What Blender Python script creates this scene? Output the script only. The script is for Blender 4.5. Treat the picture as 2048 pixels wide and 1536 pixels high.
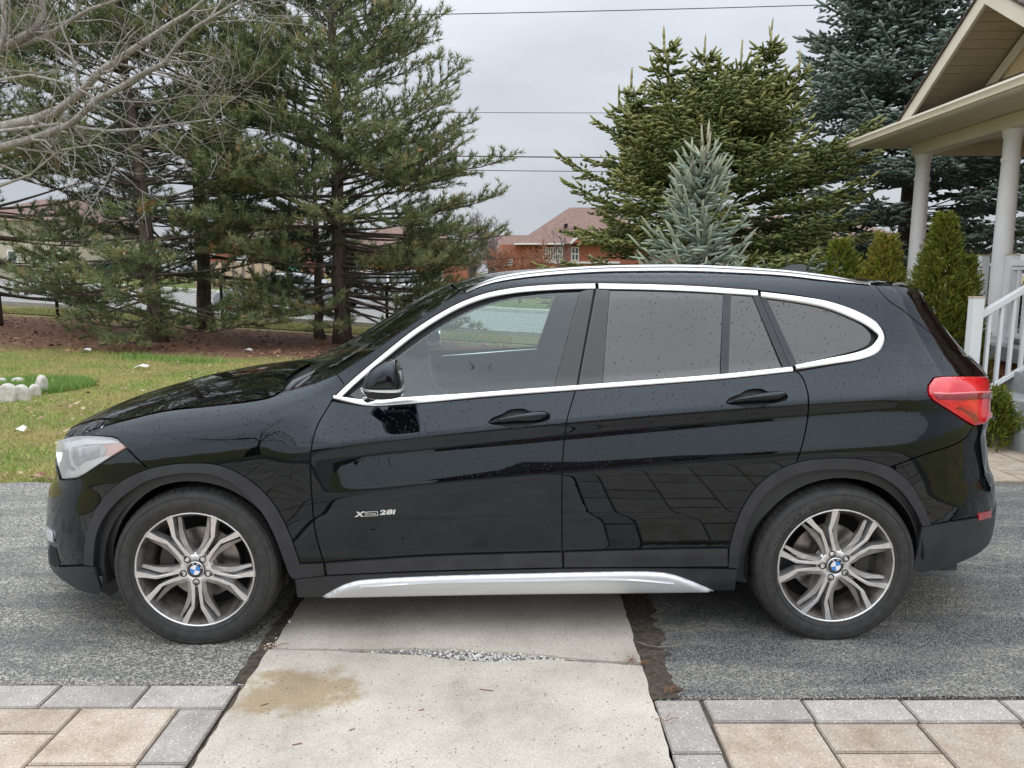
import bpy, bmesh, math, random
import numpy as np
from mathutils import Vector, Matrix
from mathutils.bvhtree import BVHTree
from mathutils.geometry import delaunay_2d_cdt

# ------------------------------------------------------------------ camera, sky, sun, exposure
for o in list(bpy.data.objects):
    bpy.data.objects.remove(o)
SC = bpy.context.scene
COL = SC.collection
FPX = 1538.0; PITCH = math.radians(8.36); CP, SP = math.cos(PITCH), math.sin(PITCH); CAMZ = 1.55
cd = bpy.data.cameras.new('camera'); cam = bpy.data.objects.new('camera', cd); COL.objects.link(cam)
cd.sensor_width = 36.0; cd.lens = FPX * 36.0 / 2048.0; cd.clip_start = 0.05; cd.clip_end = 2000
cam.location = (0, 0, CAMZ); cam.rotation_euler = (math.pi / 2 - PITCH, 0, 0)
SC.camera = cam

SUN_EL, SUN_AZ = math.radians(52), math.radians(192)      # azimuth measured from +Y towards +X
W = bpy.data.worlds.new('World'); SC.world = W; W.use_nodes = True
nt = W.node_tree; nt.nodes.clear()
def wn(t, **k):
    n = nt.nodes.new(t)
    for a, b in k.items(): setattr(n, a, b)
    return n
w_out = wn('ShaderNodeOutputWorld'); w_bg = wn('ShaderNodeBackground')
w_sky = wn('ShaderNodeTexSky'); w_sky.sky_type = 'NISHITA'; w_sky.sun_disc = False
w_sky.sun_elevation = SUN_EL; w_sky.sun_rotation = SUN_AZ
w_tc = wn('ShaderNodeTexCoord'); w_map = wn('ShaderNodeMapping'); w_map.inputs['Scale'].default_value = (1.2, 1.2, 4.0)
w_map.inputs['Location'].default_value = (2.3, 0.6, 0.35)
w_no = wn('ShaderNodeTexNoise'); w_no.inputs['Scale'].default_value = 1.7; w_no.inputs['Detail'].default_value = 6; w_no.inputs['Roughness'].default_value = 0.52
w_ramp = wn('ShaderNodeValToRGB')
w_ramp.color_ramp.elements[0].position = 0.30; w_ramp.color_ramp.elements[0].color = (0.565, 0.605, 0.675, 1)
w_ramp.color_ramp.elements[1].position = 0.68; w_ramp.color_ramp.elements[1].color = (0.805, 0.845, 0.90, 1)
w_sep = wn('ShaderNodeSeparateXYZ')
def wm(op, a, b):
    n = wn('ShaderNodeMath', operation=op)
    for k, v in enumerate((a, b)):
        if isinstance(v, (int, float)): n.inputs[k].default_value = v
        else: nt.links.new(v, n.inputs[k])
    return n.outputs[0]
# overcast sky: brightness rises steadily from the horizon to the zenith
w_s = wm('MAXIMUM', w_sep.outputs['Z'], 0.0)
w_el = wm('ADD', wm('ADD', 0.58, wm('MULTIPLY', w_s, 0.60)), wm('MULTIPLY', wm('MULTIPLY', w_s, w_s), 1.6))
w_mul = wn('ShaderNodeVectorMath', operation='MULTIPLY'); w_sc = wn('ShaderNodeVectorMath', operation='SCALE'); w_sc.inputs['Scale'].default_value = 10.4
w_mix = wn('ShaderNodeMix', data_type='RGBA'); w_mix.inputs['Factor'].default_value = 0.94
L = nt.links.new
L(w_tc.outputs['Generated'], w_map.inputs['Vector']); L(w_map.outputs[0], w_no.inputs['Vector']); L(w_no.outputs['Fac'], w_ramp.inputs[0])
L(w_tc.outputs['Generated'], w_sep.inputs[0]); None
L(w_ramp.outputs[0], w_mul.inputs[0]); L(w_el, w_mul.inputs[1]); L(w_mul.outputs[0], w_sc.inputs[0])
L(w_sky.outputs[0], w_mix.inputs['A']); L(w_sc.outputs[0], w_mix.inputs['B']); L(w_mix.outputs['Result'], w_bg.inputs['Color'])
w_bg.inputs['Strength'].default_value = 0.1
L(w_bg.outputs[0], w_out.inputs[0])

sd = bpy.data.lights.new('sun', 'SUN'); sun = bpy.data.objects.new('sun', sd); COL.objects.link(sun)
sd.energy = 1.2; sd.angle = math.radians(130); sd.color = (1.0, 0.985, 0.965)
sdir = Vector((math.sin(SUN_AZ) * math.cos(SUN_EL), math.cos(SUN_AZ) * math.cos(SUN_EL), math.sin(SUN_EL)))
sun.rotation_euler = sdir.to_track_quat('Z', 'Y').to_euler()
SC.view_settings.view_transform = 'Standard'; SC.view_settings.look = 'None'
SC.view_settings.exposure = 0.30; SC.view_settings.gamma = 1.0
try: SC.view_settings.use_curve_mapping = False
except Exception: pass
SC.cycles.max_bounces = 8; SC.cycles.transparent_max_bounces = 24
SC.cycles.caustics_reflective = False; SC.cycles.caustics_refractive = False

# ------------------------------------------------------------------ helpers
def ray(px, py):
    b = (768 - py) / FPX
    return Vector(((px - 1024) / FPX, CP + b * SP, -SP + b * CP))
def atY(px, py, Y):
    d = ray(px, py); t = Y / d.y
    return Vector((d.x * t, Y, CAMZ + d.z * t))
def gnd(px, py, z=0.0):
    d = ray(px, py); t = (z - CAMZ) / d.z
    return Vector((d.x * t, d.y * t, z))
def sm(a, b, x):
    t = np.clip((x - a) / (b - a), 0, 1); return t * t * (3 - 2 * t)
def terrain(x, y):
    return -0.06 * (np.clip(x, -26, 1.5) + 8) * sm(9, 19, y)

def nodes_of(m):
    m.use_nodes = True
    return m.node_tree, m.node_tree.nodes['Principled BSDF']
def P(name, col, rough=0.6, metal=0.0, **kw):
    m = bpy.data.materials.new(name); t, b = nodes_of(m)
    b.inputs['Base Color'].default_value = (*col, 1); b.inputs['Roughness'].default_value = rough; b.inputs['Metallic'].default_value = metal
    for k, v in kw.items():
        b.inputs[k.replace('_', ' ')].default_value = v
    return m
def tex(t, kind, scale, coord='Object', **kw):
    tc = t.nodes.new('ShaderNodeTexCoord'); n = t.nodes.new(kind)
    if 'Scale' in n.inputs: n.inputs['Scale'].default_value = scale
    for k, v in kw.items():
        if k in n.inputs: n.inputs[k].default_value = v
        else: setattr(n, k, v)
    t.links.new(tc.outputs[coord], n.inputs['Vector'])
    return n
def ramp(t, src, stops):
    r = t.nodes.new('ShaderNodeValToRGB'); e = r.color_ramp.elements
    while len(e) < len(stops): e.new(0.5)
    for el, (p, c) in zip(e, stops):
        el.position = p; el.color = (*c, 1) if len(c) == 3 else c
    t.links.new(src, r.inputs[0]); return r
def mixc(t, fac, a, b, blend='MIX'):
    n = t.nodes.new('ShaderNodeMix'); n.data_type = 'RGBA'; n.blend_type = blend
    for s, v in (('Factor', fac), ('A', a), ('B', b)):
        if isinstance(v, (int, float)): n.inputs[s].default_value = v
        elif isinstance(v, tuple): n.inputs[s].default_value = (*v, 1)
        else: t.links.new(v, n.inputs[s])
    return n.outputs['Result']
def bump(t, b, src, strength, dist=0.01):
    n = t.nodes.new('ShaderNodeBump'); n.inputs['Strength'].default_value = strength; n.inputs['Distance'].default_value = dist
    t.links.new(src, n.inputs['Height'])
    prev = b.inputs['Normal']
    if prev.is_linked: t.links.new(prev.links[0].from_socket, n.inputs['Normal'])
    t.links.new(n.outputs[0], b.inputs['Normal'])
    return n
def NM(name, c0, c1, scale, rough=0.8, bmp=0.0, detail=6, coord='Object', lo=0.35, hi=0.65, dist=0.01, **kw):
    m = bpy.data.materials.new(name); t, b = nodes_of(m)
    n = tex(t, 'ShaderNodeTexNoise', scale, coord, Detail=detail, Roughness=0.62)
    r = ramp(t, n.outputs['Fac'], [(lo, c0), (hi, c1)])
    t.links.new(r.outputs[0], b.inputs['Base Color']); b.inputs['Roughness'].default_value = rough
    for k, v in kw.items(): b.inputs[k.replace('_', ' ')].default_value = v
    if bmp: bump(t, b, n.outputs['Fac'], bmp, dist)
    return m

def tag(o, label=None, cat=None, group=None, kind=None):
    if label: o['label'] = label
    if cat: o['category'] = cat
    if group: o['group'] = group
    if kind: o['kind'] = kind
    return o
def empty(name, loc=(0, 0, 0), rz=0.0):
    o = bpy.data.objects.new(name, None); COL.objects.link(o); o.location = loc; o.rotation_euler = (0, 0, rz); o.empty_display_size = 0.1
    return o
def link(name, me, mat=None, parent=None, loc=None, rot=None):
    o = bpy.data.objects.new(name, me); COL.objects.link(o)
    if mat is not None and len(me.materials) == 0: me.materials.append(mat)
    if parent is not None: o.parent = parent
    if loc is not None: o.location = loc
    if rot is not None: o.rotation_euler = rot
    return o
def smooth(me, on=True):
    me.polygons.foreach_set('use_smooth', np.full(len(me.polygons), on, dtype=bool))
class MB:
    def __init__(s): s.v = []; s.f = []
    def add(s, vs, fs):
        k = len(s.v); s.v += [tuple(v) for v in vs]; s.f += [tuple(i + k for i in f) for f in fs]; return s
    def box(s, x0, x1, y0, y1, z0, z1):
        return s.add([(x0, y0, z0), (x1, y0, z0), (x1, y1, z0), (x0, y1, z0), (x0, y0, z1), (x1, y0, z1), (x1, y1, z1), (x0, y1, z1)],
                     [(0, 3, 2, 1), (4, 5, 6, 7), (0, 1, 5, 4), (1, 2, 6, 5), (2, 3, 7, 6), (3, 0, 4, 7)])
    def tube(s, pts, rad, n=6, cap=True):
        pts = [Vector(p) for p in pts]; m = len(pts)
        if not hasattr(rad, '__len__'): rad = [rad] * m
        vs = []; prev = None
        for i, p in enumerate(pts):
            d = (pts[min(i + 1, m - 1)] - pts[max(i - 1, 0)])
            if d.length < 1e-9: d = Vector((0, 0, 1))
            d.normalize()
            if prev is None:
                a = d.orthogonal().normalized()
            else:
                a = prev - d * prev.dot(d)
                a = a.normalized() if a.length > 1e-6 else d.orthogonal().normalized()
            prev = a; b = d.cross(a)
            for k in range(n):
                t = 2 * math.pi * k / n
                vs.append(p + (a * math.cos(t) + b * math.sin(t)) * rad[i])
        fs = [(i * n + k, i * n + (k + 1) % n, (i + 1) * n + (k + 1) % n, (i + 1) * n + k) for i in range(m - 1) for k in range(n)]
        if cap: fs += [tuple(range(n - 1, -1, -1)), tuple(range((m - 1) * n, m * n))]
        return s.add(vs, fs)
    def lathe(s, prof, n=48, axis='z', closed=False):
        vs = []
        for r, h in prof:
            for k in range(n):
                t = 2 * math.pi * k / n; c, q = r * math.cos(t), r * math.sin(t)
                vs.append((c, q, h) if axis == 'z' else (c, h, q))
        m = len(prof); fs = []
        for i in range(m if closed else m - 1):
            j = (i + 1) % m
            for k in range(n):
                f = (i * n + k, i * n + (k + 1) % n, j * n + (k + 1) % n, j * n + k)
                fs.append(f if axis == 'z' else f[::-1])
        return s.add(vs, fs)
    def prism(s, poly, a0, a1, axis='z'):
        """poly of 2-D points, extruded from a0 to a1 along axis (numbers or lists of numbers per vertex)"""
        n = len(poly)
        g = lambda a, i: a[i] if hasattr(a, '__len__') else a
        def q(p, h):
            return (p[0], p[1], h) if axis == 'z' else ((p[0], h, p[1]) if axis == 'y' else (h, p[0], p[1]))
        vs = [q(poly[i], g(a0, i)) for i in range(n)] + [q(poly[i], g(a1, i)) for i in range(n)]
        fs = [tuple(range(n - 1, -1, -1)), tuple(range(n, 2 * n))] + [(i, (i + 1) % n, n + (i + 1) % n, n + i) for i in range(n)]
        return s.add(vs, fs)
    def mesh(s, name, sm_=False, fix=True):
        me = bpy.data.meshes.new(name); me.from_pydata(s.v, [], s.f)
        if fix:
            bm = bmesh.new(); bm.from_mesh(me); bmesh.ops.recalc_face_normals(bm, faces=bm.faces); bm.to_mesh(me); bm.free()
        if sm_: smooth(me)
        me.update(); return me
    def build(s, name, mat, parent=None, sm_=False, fix=True, bevel=0.0, seg=2, loc=None, rot=None, angle=None):
        me = s.mesh(name, sm_, fix)
        o = link(name, me, mat, parent, loc, rot)
        if bevel:
            md = o.modifiers.new('bevel', 'BEVEL'); md.width = bevel; md.segments = seg; md.limit_method = 'ANGLE'; md.angle_limit = math.radians(40)
            if sm_ is False: pass
        if angle is not None:
            smooth(me); me.set_sharp_from_angle(angle=math.radians(angle))
        return o
def mesh_arrays(name, V, Fc, k=3):
    """V (n,3), Fc (m,k) -> mesh quickly"""
    me = bpy.data.meshes.new(name); V = np.asarray(V, np.float32); Fc = np.asarray(Fc, np.int32)
    me.vertices.add(len(V)); me.vertices.foreach_set('co', V.ravel())
    m = len(Fc); me.loops.add(m * k); me.loops.foreach_set('vertex_index', Fc.ravel())
    me.polygons.add(m); me.polygons.foreach_set('loop_start', np.arange(m, dtype=np.int32) * k)
    me.polygons.foreach_set('loop_total', np.full(m, k, np.int32))
    me.update(calc_edges=True); me.validate(); return me
def set_tint(me, vals):
    a = me.attributes.new('tint', 'FLOAT', 'POINT'); a.data.foreach_set('value', np.asarray(vals, np.float32))
def text_mesh(body, size, extrude=0.0015, shear=0.0, xs=1.0, name='letters', spacing=1.0, align='LEFT', bold=0.0):
    cu = bpy.data.curves.new('t', 'FONT'); cu.body = body; cu.size = size; cu.extrude = extrude; cu.shear = shear; cu.resolution_u = 3; cu.offset = bold
    cu.space_character = spacing; cu.align_x = align
    ob = bpy.data.objects.new('t', cu); COL.objects.link(ob)
    dg = bpy.context.evaluated_depsgraph_get(); dg.update()
    me = bpy.data.meshes.new_from_object(ob.evaluated_get(dg)); me.name = name
    bpy.data.objects.remove(ob); bpy.data.curves.remove(cu)
    n = len(me.vertices); co = np.empty(n * 3, np.float32); me.vertices.foreach_get('co', co); co = co.reshape(-1, 3)
    co[:, 0] *= xs; me.vertices.foreach_set('co', co.ravel())
    return me
def me_map(me, fn):
    n = len(me.vertices); co = np.empty(n * 3, np.float32); me.vertices.foreach_get('co', co)
    co = np.asarray(fn(co.reshape(-1, 3).astype(float)), np.float32); me.vertices.foreach_set('co', co.ravel()); me.update()
# ------------------------------------------------------------------ the car: materials
def droplets(t, b, strength, scale=70, thr=0.5, sock=('Normal',)):
    v = tex(t, 'ShaderNodeTexVoronoi', scale, 'Object', feature='F1')
    sepc = t.nodes.new('ShaderNodeSeparateColor'); t.links.new(v.outputs['Color'], sepc.inputs[0])
    r = t.nodes.new('ShaderNodeMapRange'); r.inputs['From Min'].default_value = thr; r.inputs['From Max'].default_value = 1.0
    r.inputs['To Min'].default_value = 0.0; r.inputs['To Max'].default_value = 0.34; t.links.new(sepc.outputs[0], r.inputs['Value'])
    sub = t.nodes.new('ShaderNodeMath'); sub.operation = 'SUBTRACT'; t.links.new(r.outputs[0], sub.inputs[0]); t.links.new(v.outputs['Distance'], sub.inputs[1])
    h = t.nodes.new('ShaderNodeMapRange'); h.interpolation_type = 'SMOOTHSTEP'; h.inputs['From Min'].default_value = 0.0; h.inputs['From Max'].default_value = 0.12
    t.links.new(sub.outputs[0], h.inputs['Value'])
    g = t.nodes.new('ShaderNodeNewGeometry'); sz = t.nodes.new('ShaderNodeSeparateXYZ'); t.links.new(g.outputs['True Normal'], sz.inputs[0])
    ab = t.nodes.new('ShaderNodeMath'); ab.operation = 'ABSOLUTE'; t.links.new(sz.outputs['Z'], ab.inputs[0])
    up = t.nodes.new('ShaderNodeMapRange'); up.inputs['From Min'].default_value = 0.12; up.inputs['From Max'].default_value = 0.3; t.links.new(sz.outputs['Z'], up.inputs['Value'])
    mu = t.nodes.new('ShaderNodeMath'); mu.operation = 'MULTIPLY'; t.links.new(h.outputs[0], mu.inputs[0]); t.links.new(up.outputs[0], mu.inputs[1])
    bn = t.nodes.new('ShaderNodeBump'); bn.inputs['Strength'].default_value = strength; bn.inputs['Distance'].default_value = 0.004
    t.links.new(mu.outputs[0], bn.inputs['Height'])
    for s in sock: t.links.new(bn.outputs[0], b.inputs[s])
    return mu.outputs[0]
def make_paint(name, col):
    m = bpy.data.materials.new(name); t, b = nodes_of(m)
    n = tex(t, 'ShaderNodeTexNoise', 3.0, 'Object', Detail=5)
    r = ramp(t, n.outputs['Fac'], [(0.3, col), (0.75, tuple(c * 1.5 + 0.0004 for c in col))])
    t.links.new(r.outputs[0], b.inputs['Base Color'])
    b.inputs['Metallic'].default_value = 0.0; b.inputs['Roughness'].default_value = 0.014
    b.inputs['IOR'].default_value = 1.56; b.inputs['Specular Tint'].default_value = (0.80, 0.91, 1.0, 1)
    dm = droplets(t, b, 0.35, 88, 0.15)
    cwt = t.nodes.new('ShaderNodeMapRange'); cwt.inputs['To Min'].default_value = 0.5; cwt.inputs['To Max'].default_value = 0.16; t.links.new(dm, cwt.inputs['Value']); t.links.new(cwt.outputs[0], b.inputs['Specular IOR Level'])
    return m
M_PAINT = make_paint('black_metallic_paint', (0.0007, 0.0011, 0.0019))
M_GLOSS = P('gloss_black_trim', (0.008, 0.008, 0.009), 0.12, Coat_Weight=0.6)
M_PLAST = NM('dark_plastic_cladding', (0.018, 0.0195, 0.024), (0.030, 0.032, 0.038), 9, 0.46, 0.05)
M_BLACK = P('matte_black', (0.004, 0.004, 0.004), 0.9)
M_RUBSEAL = P('rubber_seal', (0.009, 0.009, 0.009), 0.6)
M_ALU = P('satin_aluminium_trim', (0.78, 0.79, 0.80), 0.28, 0.8)
M_SILVER = P('silver_sill_paint', (0.68, 0.70, 0.72), 0.34, 0.45, Coat_Weight=0.4)
M_CHROME = P('bright_chrome', (0.82, 0.83, 0.85), 0.10, 1.0)
M_MACH = NM('machined_wheel_face', (0.66, 0.66, 0.665), (0.80, 0.80, 0.805), 30, 0.32, 0.0, Metallic=0.8)
M_WGREY = NM('grey_wheel_paint', (0.27, 0.26, 0.245), (0.42, 0.405, 0.385), 14, 0.40, 0.0, Metallic=0.7)
M_BARREL = NM('brake_dusted_barrel', (0.06, 0.055, 0.05), (0.24, 0.225, 0.20), 16, 0.55, 0.0, Metallic=0.5)
M_DISC = NM('brake_disc_steel', (0.22, 0.21, 0.20), (0.40, 0.38, 0.36), 40, 0.32, 0.0, Metallic=0.9)
M_RUBBER = NM('tyre_rubber', (0.020, 0.020, 0.020), (0.038, 0.037, 0.036), 26, 0.72, 0.08)
M_LETTER = P('raised_tyre_letters', (0.07, 0.07, 0.07), 0.6)
M_LEATHER = P('grey_seat_fabric', (0.05, 0.055, 0.058), 0.75)
M_DASH = P('dark_cabin_plastic', (0.022, 0.024, 0.026), 0.6)
M_BLUE = P('emblem_blue', (0.03, 0.22, 0.62), 0.25, Coat_Weight=1.0)
M_WHITE = P('emblem_white', (0.8, 0.8, 0.8), 0.25, Coat_Weight=1.0)
M_AMBER = P('amber_reflector', (0.62, 0.16, 0.09), 0.3, Coat_Weight=1.0)
M_REDREF = P('red_reflector', (0.36, 0.01, 0.02), 0.2, Coat_Weight=1.0)
def make_glass(name, tint, gloss_ior, drops, gcol=(1, 1, 1)):
    m = bpy.data.materials.new(name); m.use_nodes = True; t = m.node_tree; t.nodes.clear()
    out = t.nodes.new('ShaderNodeOutputMaterial'); tr = t.nodes.new('ShaderNodeBsdfTransparent'); gl = t.nodes.new('ShaderNodeBsdfGlossy')
    fr = t.nodes.new('ShaderNodeFresnel'); mx = t.nodes.new('ShaderNodeMixShader')
    tr.inputs['Color'].default_value = (*tint, 1); gl.inputs['Roughness'].default_value = 0.008; gl.inputs['Color'].default_value = (*gcol, 1)
    fr.inputs['IOR'].default_value = gloss_ior
    t.links.new(fr.outputs[0], mx.inputs[0]); t.links.new(tr.outputs[0], mx.inputs[1]); t.links.new(gl.outputs[0], mx.inputs[2]); t.links.new(mx.outputs[0], out.inputs[0])
    if drops:
        dm = droplets(t, gl, 0.4, 88, drops); k = t.nodes.new('ShaderNodeMapRange'); k.inputs['To Min'].default_value = 1.0; k.inputs['To Max'].default_value = 0.35; t.links.new(dm, k.inputs['Value'])
        mu = t.nodes.new('ShaderNodeMath'); mu.operation = 'MULTIPLY'; t.links.new(fr.outputs[0], mu.inputs[0]); t.links.new(k.outputs[0], mu.inputs[1]); t.links.new(mu.outputs[0], mx.inputs[0])
    return m
M_GLASS = make_glass('tinted_clear_glass', (0.78, 0.90, 0.87), 1.78, None, (0.92, 1, 1))
M_WSCREEN = make_glass('windscreen_glass', (0.55, 0.66, 0.62), 1.5, None)
M_PRIV = make_glass('privacy_glass', (0.012, 0.013, 0.014), 1.92, 0.40)
M_LENS = make_glass('clear_lamp_lens', (0.97, 0.98, 0.98), 1.45, None)
def haze_lens(m):
    t = m.node_tree; out = [n for n in t.nodes if n.type == 'OUTPUT_MATERIAL'][0]; src = out.inputs[0].links[0].from_socket
    d = t.nodes.new('ShaderNodeBsdfDiffuse'); d.inputs['Color'].default_value = (.92, .94, .95, 1); k = t.nodes.new('ShaderNodeMixShader'); k.inputs[0].default_value = .26
    t.links.new(src, k.inputs[1]); t.links.new(d.outputs[0], k.inputs[2]); t.links.new(k.outputs[0], out.inputs[0])
haze_lens(M_LENS)
def make_redlens():
    m = bpy.data.materials.new('red_lamp_lens'); t, b = nodes_of(m)
    b.inputs['Base Color'].default_value = (0.62, 0.006, 0.016, 1); b.inputs['Roughness'].default_value = 0.12
    b.inputs['Coat Weight'].default_value = 1.0; b.inputs['Coat Roughness'].default_value = 0.01
    n = tex(t, 'ShaderNodeTexNoise', 5, 'Object', Detail=2); r = ramp(t, n.outputs['Fac'], [(0.4, (0.48, 0.003, 0.012)), (0.62, (0.78, 0.02, 0.03))])
    t.links.new(r.outputs[0], b.inputs['Base Color'])
    return m
M_RED = make_redlens()
M_REDD = P('dark_red_lens', (0.22, 0.002, 0.006), 0.12, Coat_Weight=1.0)

# ------------------------------------------------------------------ the car: base surface S(u, z) of the body side
CAR_YAW = math.radians(0.92)
CAR = empty('parked_suv', (0.009, 3.94, 0.0), CAR_YAW)
tag(CAR, 'glossy black SUV with silver roof rails parked across the concrete path', 'car')
MC = Matrix.Translation((0.009, 3.94, 0)) @ Matrix.Rotation(CAR_YAW, 4, 'Z'); MCI = MC.inverted()
CAM_L = MCI @ Vector((0, 0, CAMZ))
def lray(px, py): return (MCI.to_3x3() @ ray(px, py))
def proj(Pl):
    """local points (n,3) -> pixels"""
    R = np.array(MC.to_3x3()); T = np.array(MC.translation)
    w = Pl @ R.T + T; d = w - np.array([0, 0, CAMZ])
    f = d[..., 1] * CP - d[..., 2] * SP; u_ = d[..., 1] * SP + d[..., 2] * CP
    return 1024 + FPX * d[..., 0] / f, 768 - FPX * u_ / f
def I(xs, ys): return lambda x: np.interp(x, xs, ys)
def smoothI(xs, ys):
    xs = np.array(xs, float); ys = np.array(ys, float); g = np.linspace(xs[0] - .3, xs[-1] + .3, 600); v = np.interp(g, xs, ys)
    dx = g[1] - g[0]; k = np.exp(-0.5 * (np.arange(-60, 61) * dx / 0.12) ** 2); k /= k.sum()
    v = np.convolve(np.pad(v, 60, mode='edge'), k, 'valid')
    return lambda x: np.interp(x, g, v)
zc = smoothI([-2.2, -1.0, -0.8, 0.0, 0.55, 1.1, 1.75, 2.3], [.74, .825, .845, .925, .972, 1.015, 1.055, 1.065])
zb = smoothI([-2.2, -0.85, -0.4, 0.2, 1.2, 1.6, 2.2], [1.03, 1.035, 1.04, 1.078, 1.16, 1.215, 1.235])
zt = smoothI([-2.3, -2.0, -1.7, -1.45, -1.05, -0.7, 0], [.80, .895, .965, 1.005, 1.045, 1.12, 1.2])
XA, XB = -1.45, 1.52; NF, MF = 2.5, 2.0; NR, MR = 2.6, 2.0; LF, LR = 1.35, 1.35
def pl(z, zk, vk):
    out = np.broadcast_to(vk[0], z.shape).copy()
    for i in range(len(zk) - 1):
        a, b = zk[i], zk[i + 1]
        t = np.clip((z - a) / np.maximum(b - a, 1e-5), 0, 1)
        out = out + t * (vk[i + 1] - vk[i])
    return out
def inset_raw(x, z):
    c, b = zc(x), zb(x)
    fade = sm(-1.0, -0.55, x)                         # the concave band starts behind the front wheel
    cb = .029 * fade
    ib = .026 + .60 * (b - c)
    zk = [0 * x + .05, 0 * x + .18, 0 * x + .24, 0 * x + .31, 0 * x + .385, 0 * x + .40, 0 * x + .55, c - .20, c - .05, c - .0, b, b + .02, 0 * x + 1.455, 0 * x + 1.50, 0 * x + 1.535, 0 * x + 1.60]
    g = 0.43
    i1 = ib + .012 + g * (1.455 - b - .02)
    vk = [.12 + 0 * x, .085 + 0 * x, .052 + 0 * x, .040 + 0 * x, .028 + 0 * x, .030 + 0 * x, .010 + 0 * x, .004 + 0 * x, .004 + cb, (.012 + .012 * fade) + 0 * x, ib, ib + .012, i1, i1 + .035, i1 + .085, i1 + .30]
    door = pl(z, zk, vk)
    t = zt(x); z0 = t - .24; a = np.interp(x, [-2, -1.0, -0.7], [.20, .17, .12])
    zf = [0 * x + .05, 0 * x + .18, 0 * x + .30, 0 * x + .45, 0 * x + .70, z0]
    vf = [.12 + 0 * x, .085 + 0 * x, .030 + 0 * x, .008 + 0 * x, .0 + 0 * x, .003 + 0 * x]
    for q in (.2, .4, .55, .68, .78, .86, .93, .98, 1.0):
        zf.append(z0 + q * (t - z0)); vf.append(.003 + a * (1 - math.sqrt(1 - q * q)))
    zf.append(t + .05); vf.append(.003 + a + .30)
    fen = pl(z, zf, vf)
    k = sm(-1.05, -0.72, x)
    return fen * (1 - k) + door * k
TAPS = np.linspace(-2.2, 2.2, 9); TW = np.exp(-.5 * TAPS ** 2); TW /= TW.sum()
def inset(x, z):
    s = .013 + .027 * sm(1.45, 1.75, x)
    out = 0
    for a, w in zip(TAPS, TW): out = out + w * inset_raw(x, z + a * s)
    return out
def wplan(x, z):
    gh = sm(1.02, 1.15, z)
    bow = .004 * ((x - .1) / 1.3) ** 2
    return .908 - bow - gh * (.012 * ((x - .35) / 1.1) ** 2)
ZG = np.linspace(.12, 1.58, 74)
XFt = np.full_like(ZG, -2.2); XRt = np.full_like(ZG, 2.2)
def Sx(u, z, XF=None, XR=None):
    u = np.asarray(u, float); z = np.asarray(z, float); u, z = np.broadcast_arrays(u, z)
    xf = np.interp(z, ZG, XFt) if XF is None else XF; xr = np.interp(z, ZG, XRt) if XR is None else XR
    sf = np.clip((XA - u) / LF, 0, 1); sr = np.clip((u - XB) / LR, 0, 1)
    x = np.where(u < XA, XA - (XA - xf) * np.sin(sf * np.pi / 2), np.where(u > XB, XB + (xr - XB) * np.sin(sr * np.pi / 2), u))
    tf = np.clip((XA - x) / (XA - xf), 0, 1); tr = np.clip((x - XB) / (xr - XB), 0, 1)
    w = (wplan(x, z) - inset(x, z))
    w = np.maximum(w, .05) * np.clip(1 - tf ** NF, 0, 1) ** (1 / MF) * np.clip(1 - tr ** NR, 0, 1) ** (1 / MR)
    return np.stack([x, -w, z], -1)
fs_y = [780, 820, 850, 872, 882, 924, 948, 966, 987, 1044, 1060, 1083, 1122, 1132, 1145, 1169, 1186, 1200]
fs_x = [225, 165, 130, 112, 110, 110, 113, 105, 95, 92, 90, 96, 97, 101, 113, 132, 155, 170]
rs_y = [540, 575, 590, 615, 693, 714, 734, 755, 844, 859, 906, 943, 958, 1021, 1063, 1091, 1109, 1133, 1146, 1200]
rs_x = [1800, 1838, 1848, 1860, 1921, 1942, 1963, 1978, 1979, 1970, 1975, 1979, 1990, 1991, 1986, 1973, 1952, 1905, 1850, 1820]
ss = np.linspace(0, 1, 60)
for i, z in enumerate(ZG):
    lo, hi = -2.45, -1.62
    if z < 1.06:
        for _ in range(16):
            m = (lo + hi) / 2; p = Sx(XA - ss * LF, np.full(60, z), XF=m); px, py = proj(p); k = px.argmin()
            if px[k] < np.interp(py[k], fs_y, fs_x): lo = m
            else: hi = m
        XFt[i] = (lo + hi) / 2
    else: XFt[i] = XFt[i - 1]
    lo, hi = 1.62, 2.45
    for _ in range(16):
        m = (lo + hi) / 2; p = Sx(XB + ss * LR, np.full(60, z), XR=m); px, py = proj(p); k = px.argmax()
        if px[k] > np.interp(py[k], rs_y, rs_x): hi = m
        else: lo = m
    XRt[i] = (lo + hi) / 2
def gs(v, n):
    k = np.exp(-.5 * (np.arange(-3 * n, 3 * n + 1) / n) ** 2); k /= k.sum()
    return np.convolve(np.pad(v, 3 * n, mode='edge'), k, 'valid')
XFt = gs(XFt, 1); XRt = gs(XRt, 1)
UG = np.linspace(XA - LF, XB + LR, 420); ZZ = np.linspace(.14, 1.58, 190)
SG = Sx(UG[:, None], ZZ[None, :])
_nu, _nz = len(UG), len(ZZ)
_idx = np.arange(_nu * _nz).reshape(_nu, _nz)
_q = np.stack([_idx[:-1, :-1], _idx[1:, :-1], _idx[1:, 1:], _idx[:-1, 1:]], -1).reshape(-1, 4)
BVH = BVHTree.FromPolygons([tuple(v) for v in SG.reshape(-1, 3).tolist()], [tuple(q) for q in _q.tolist()])
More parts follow.
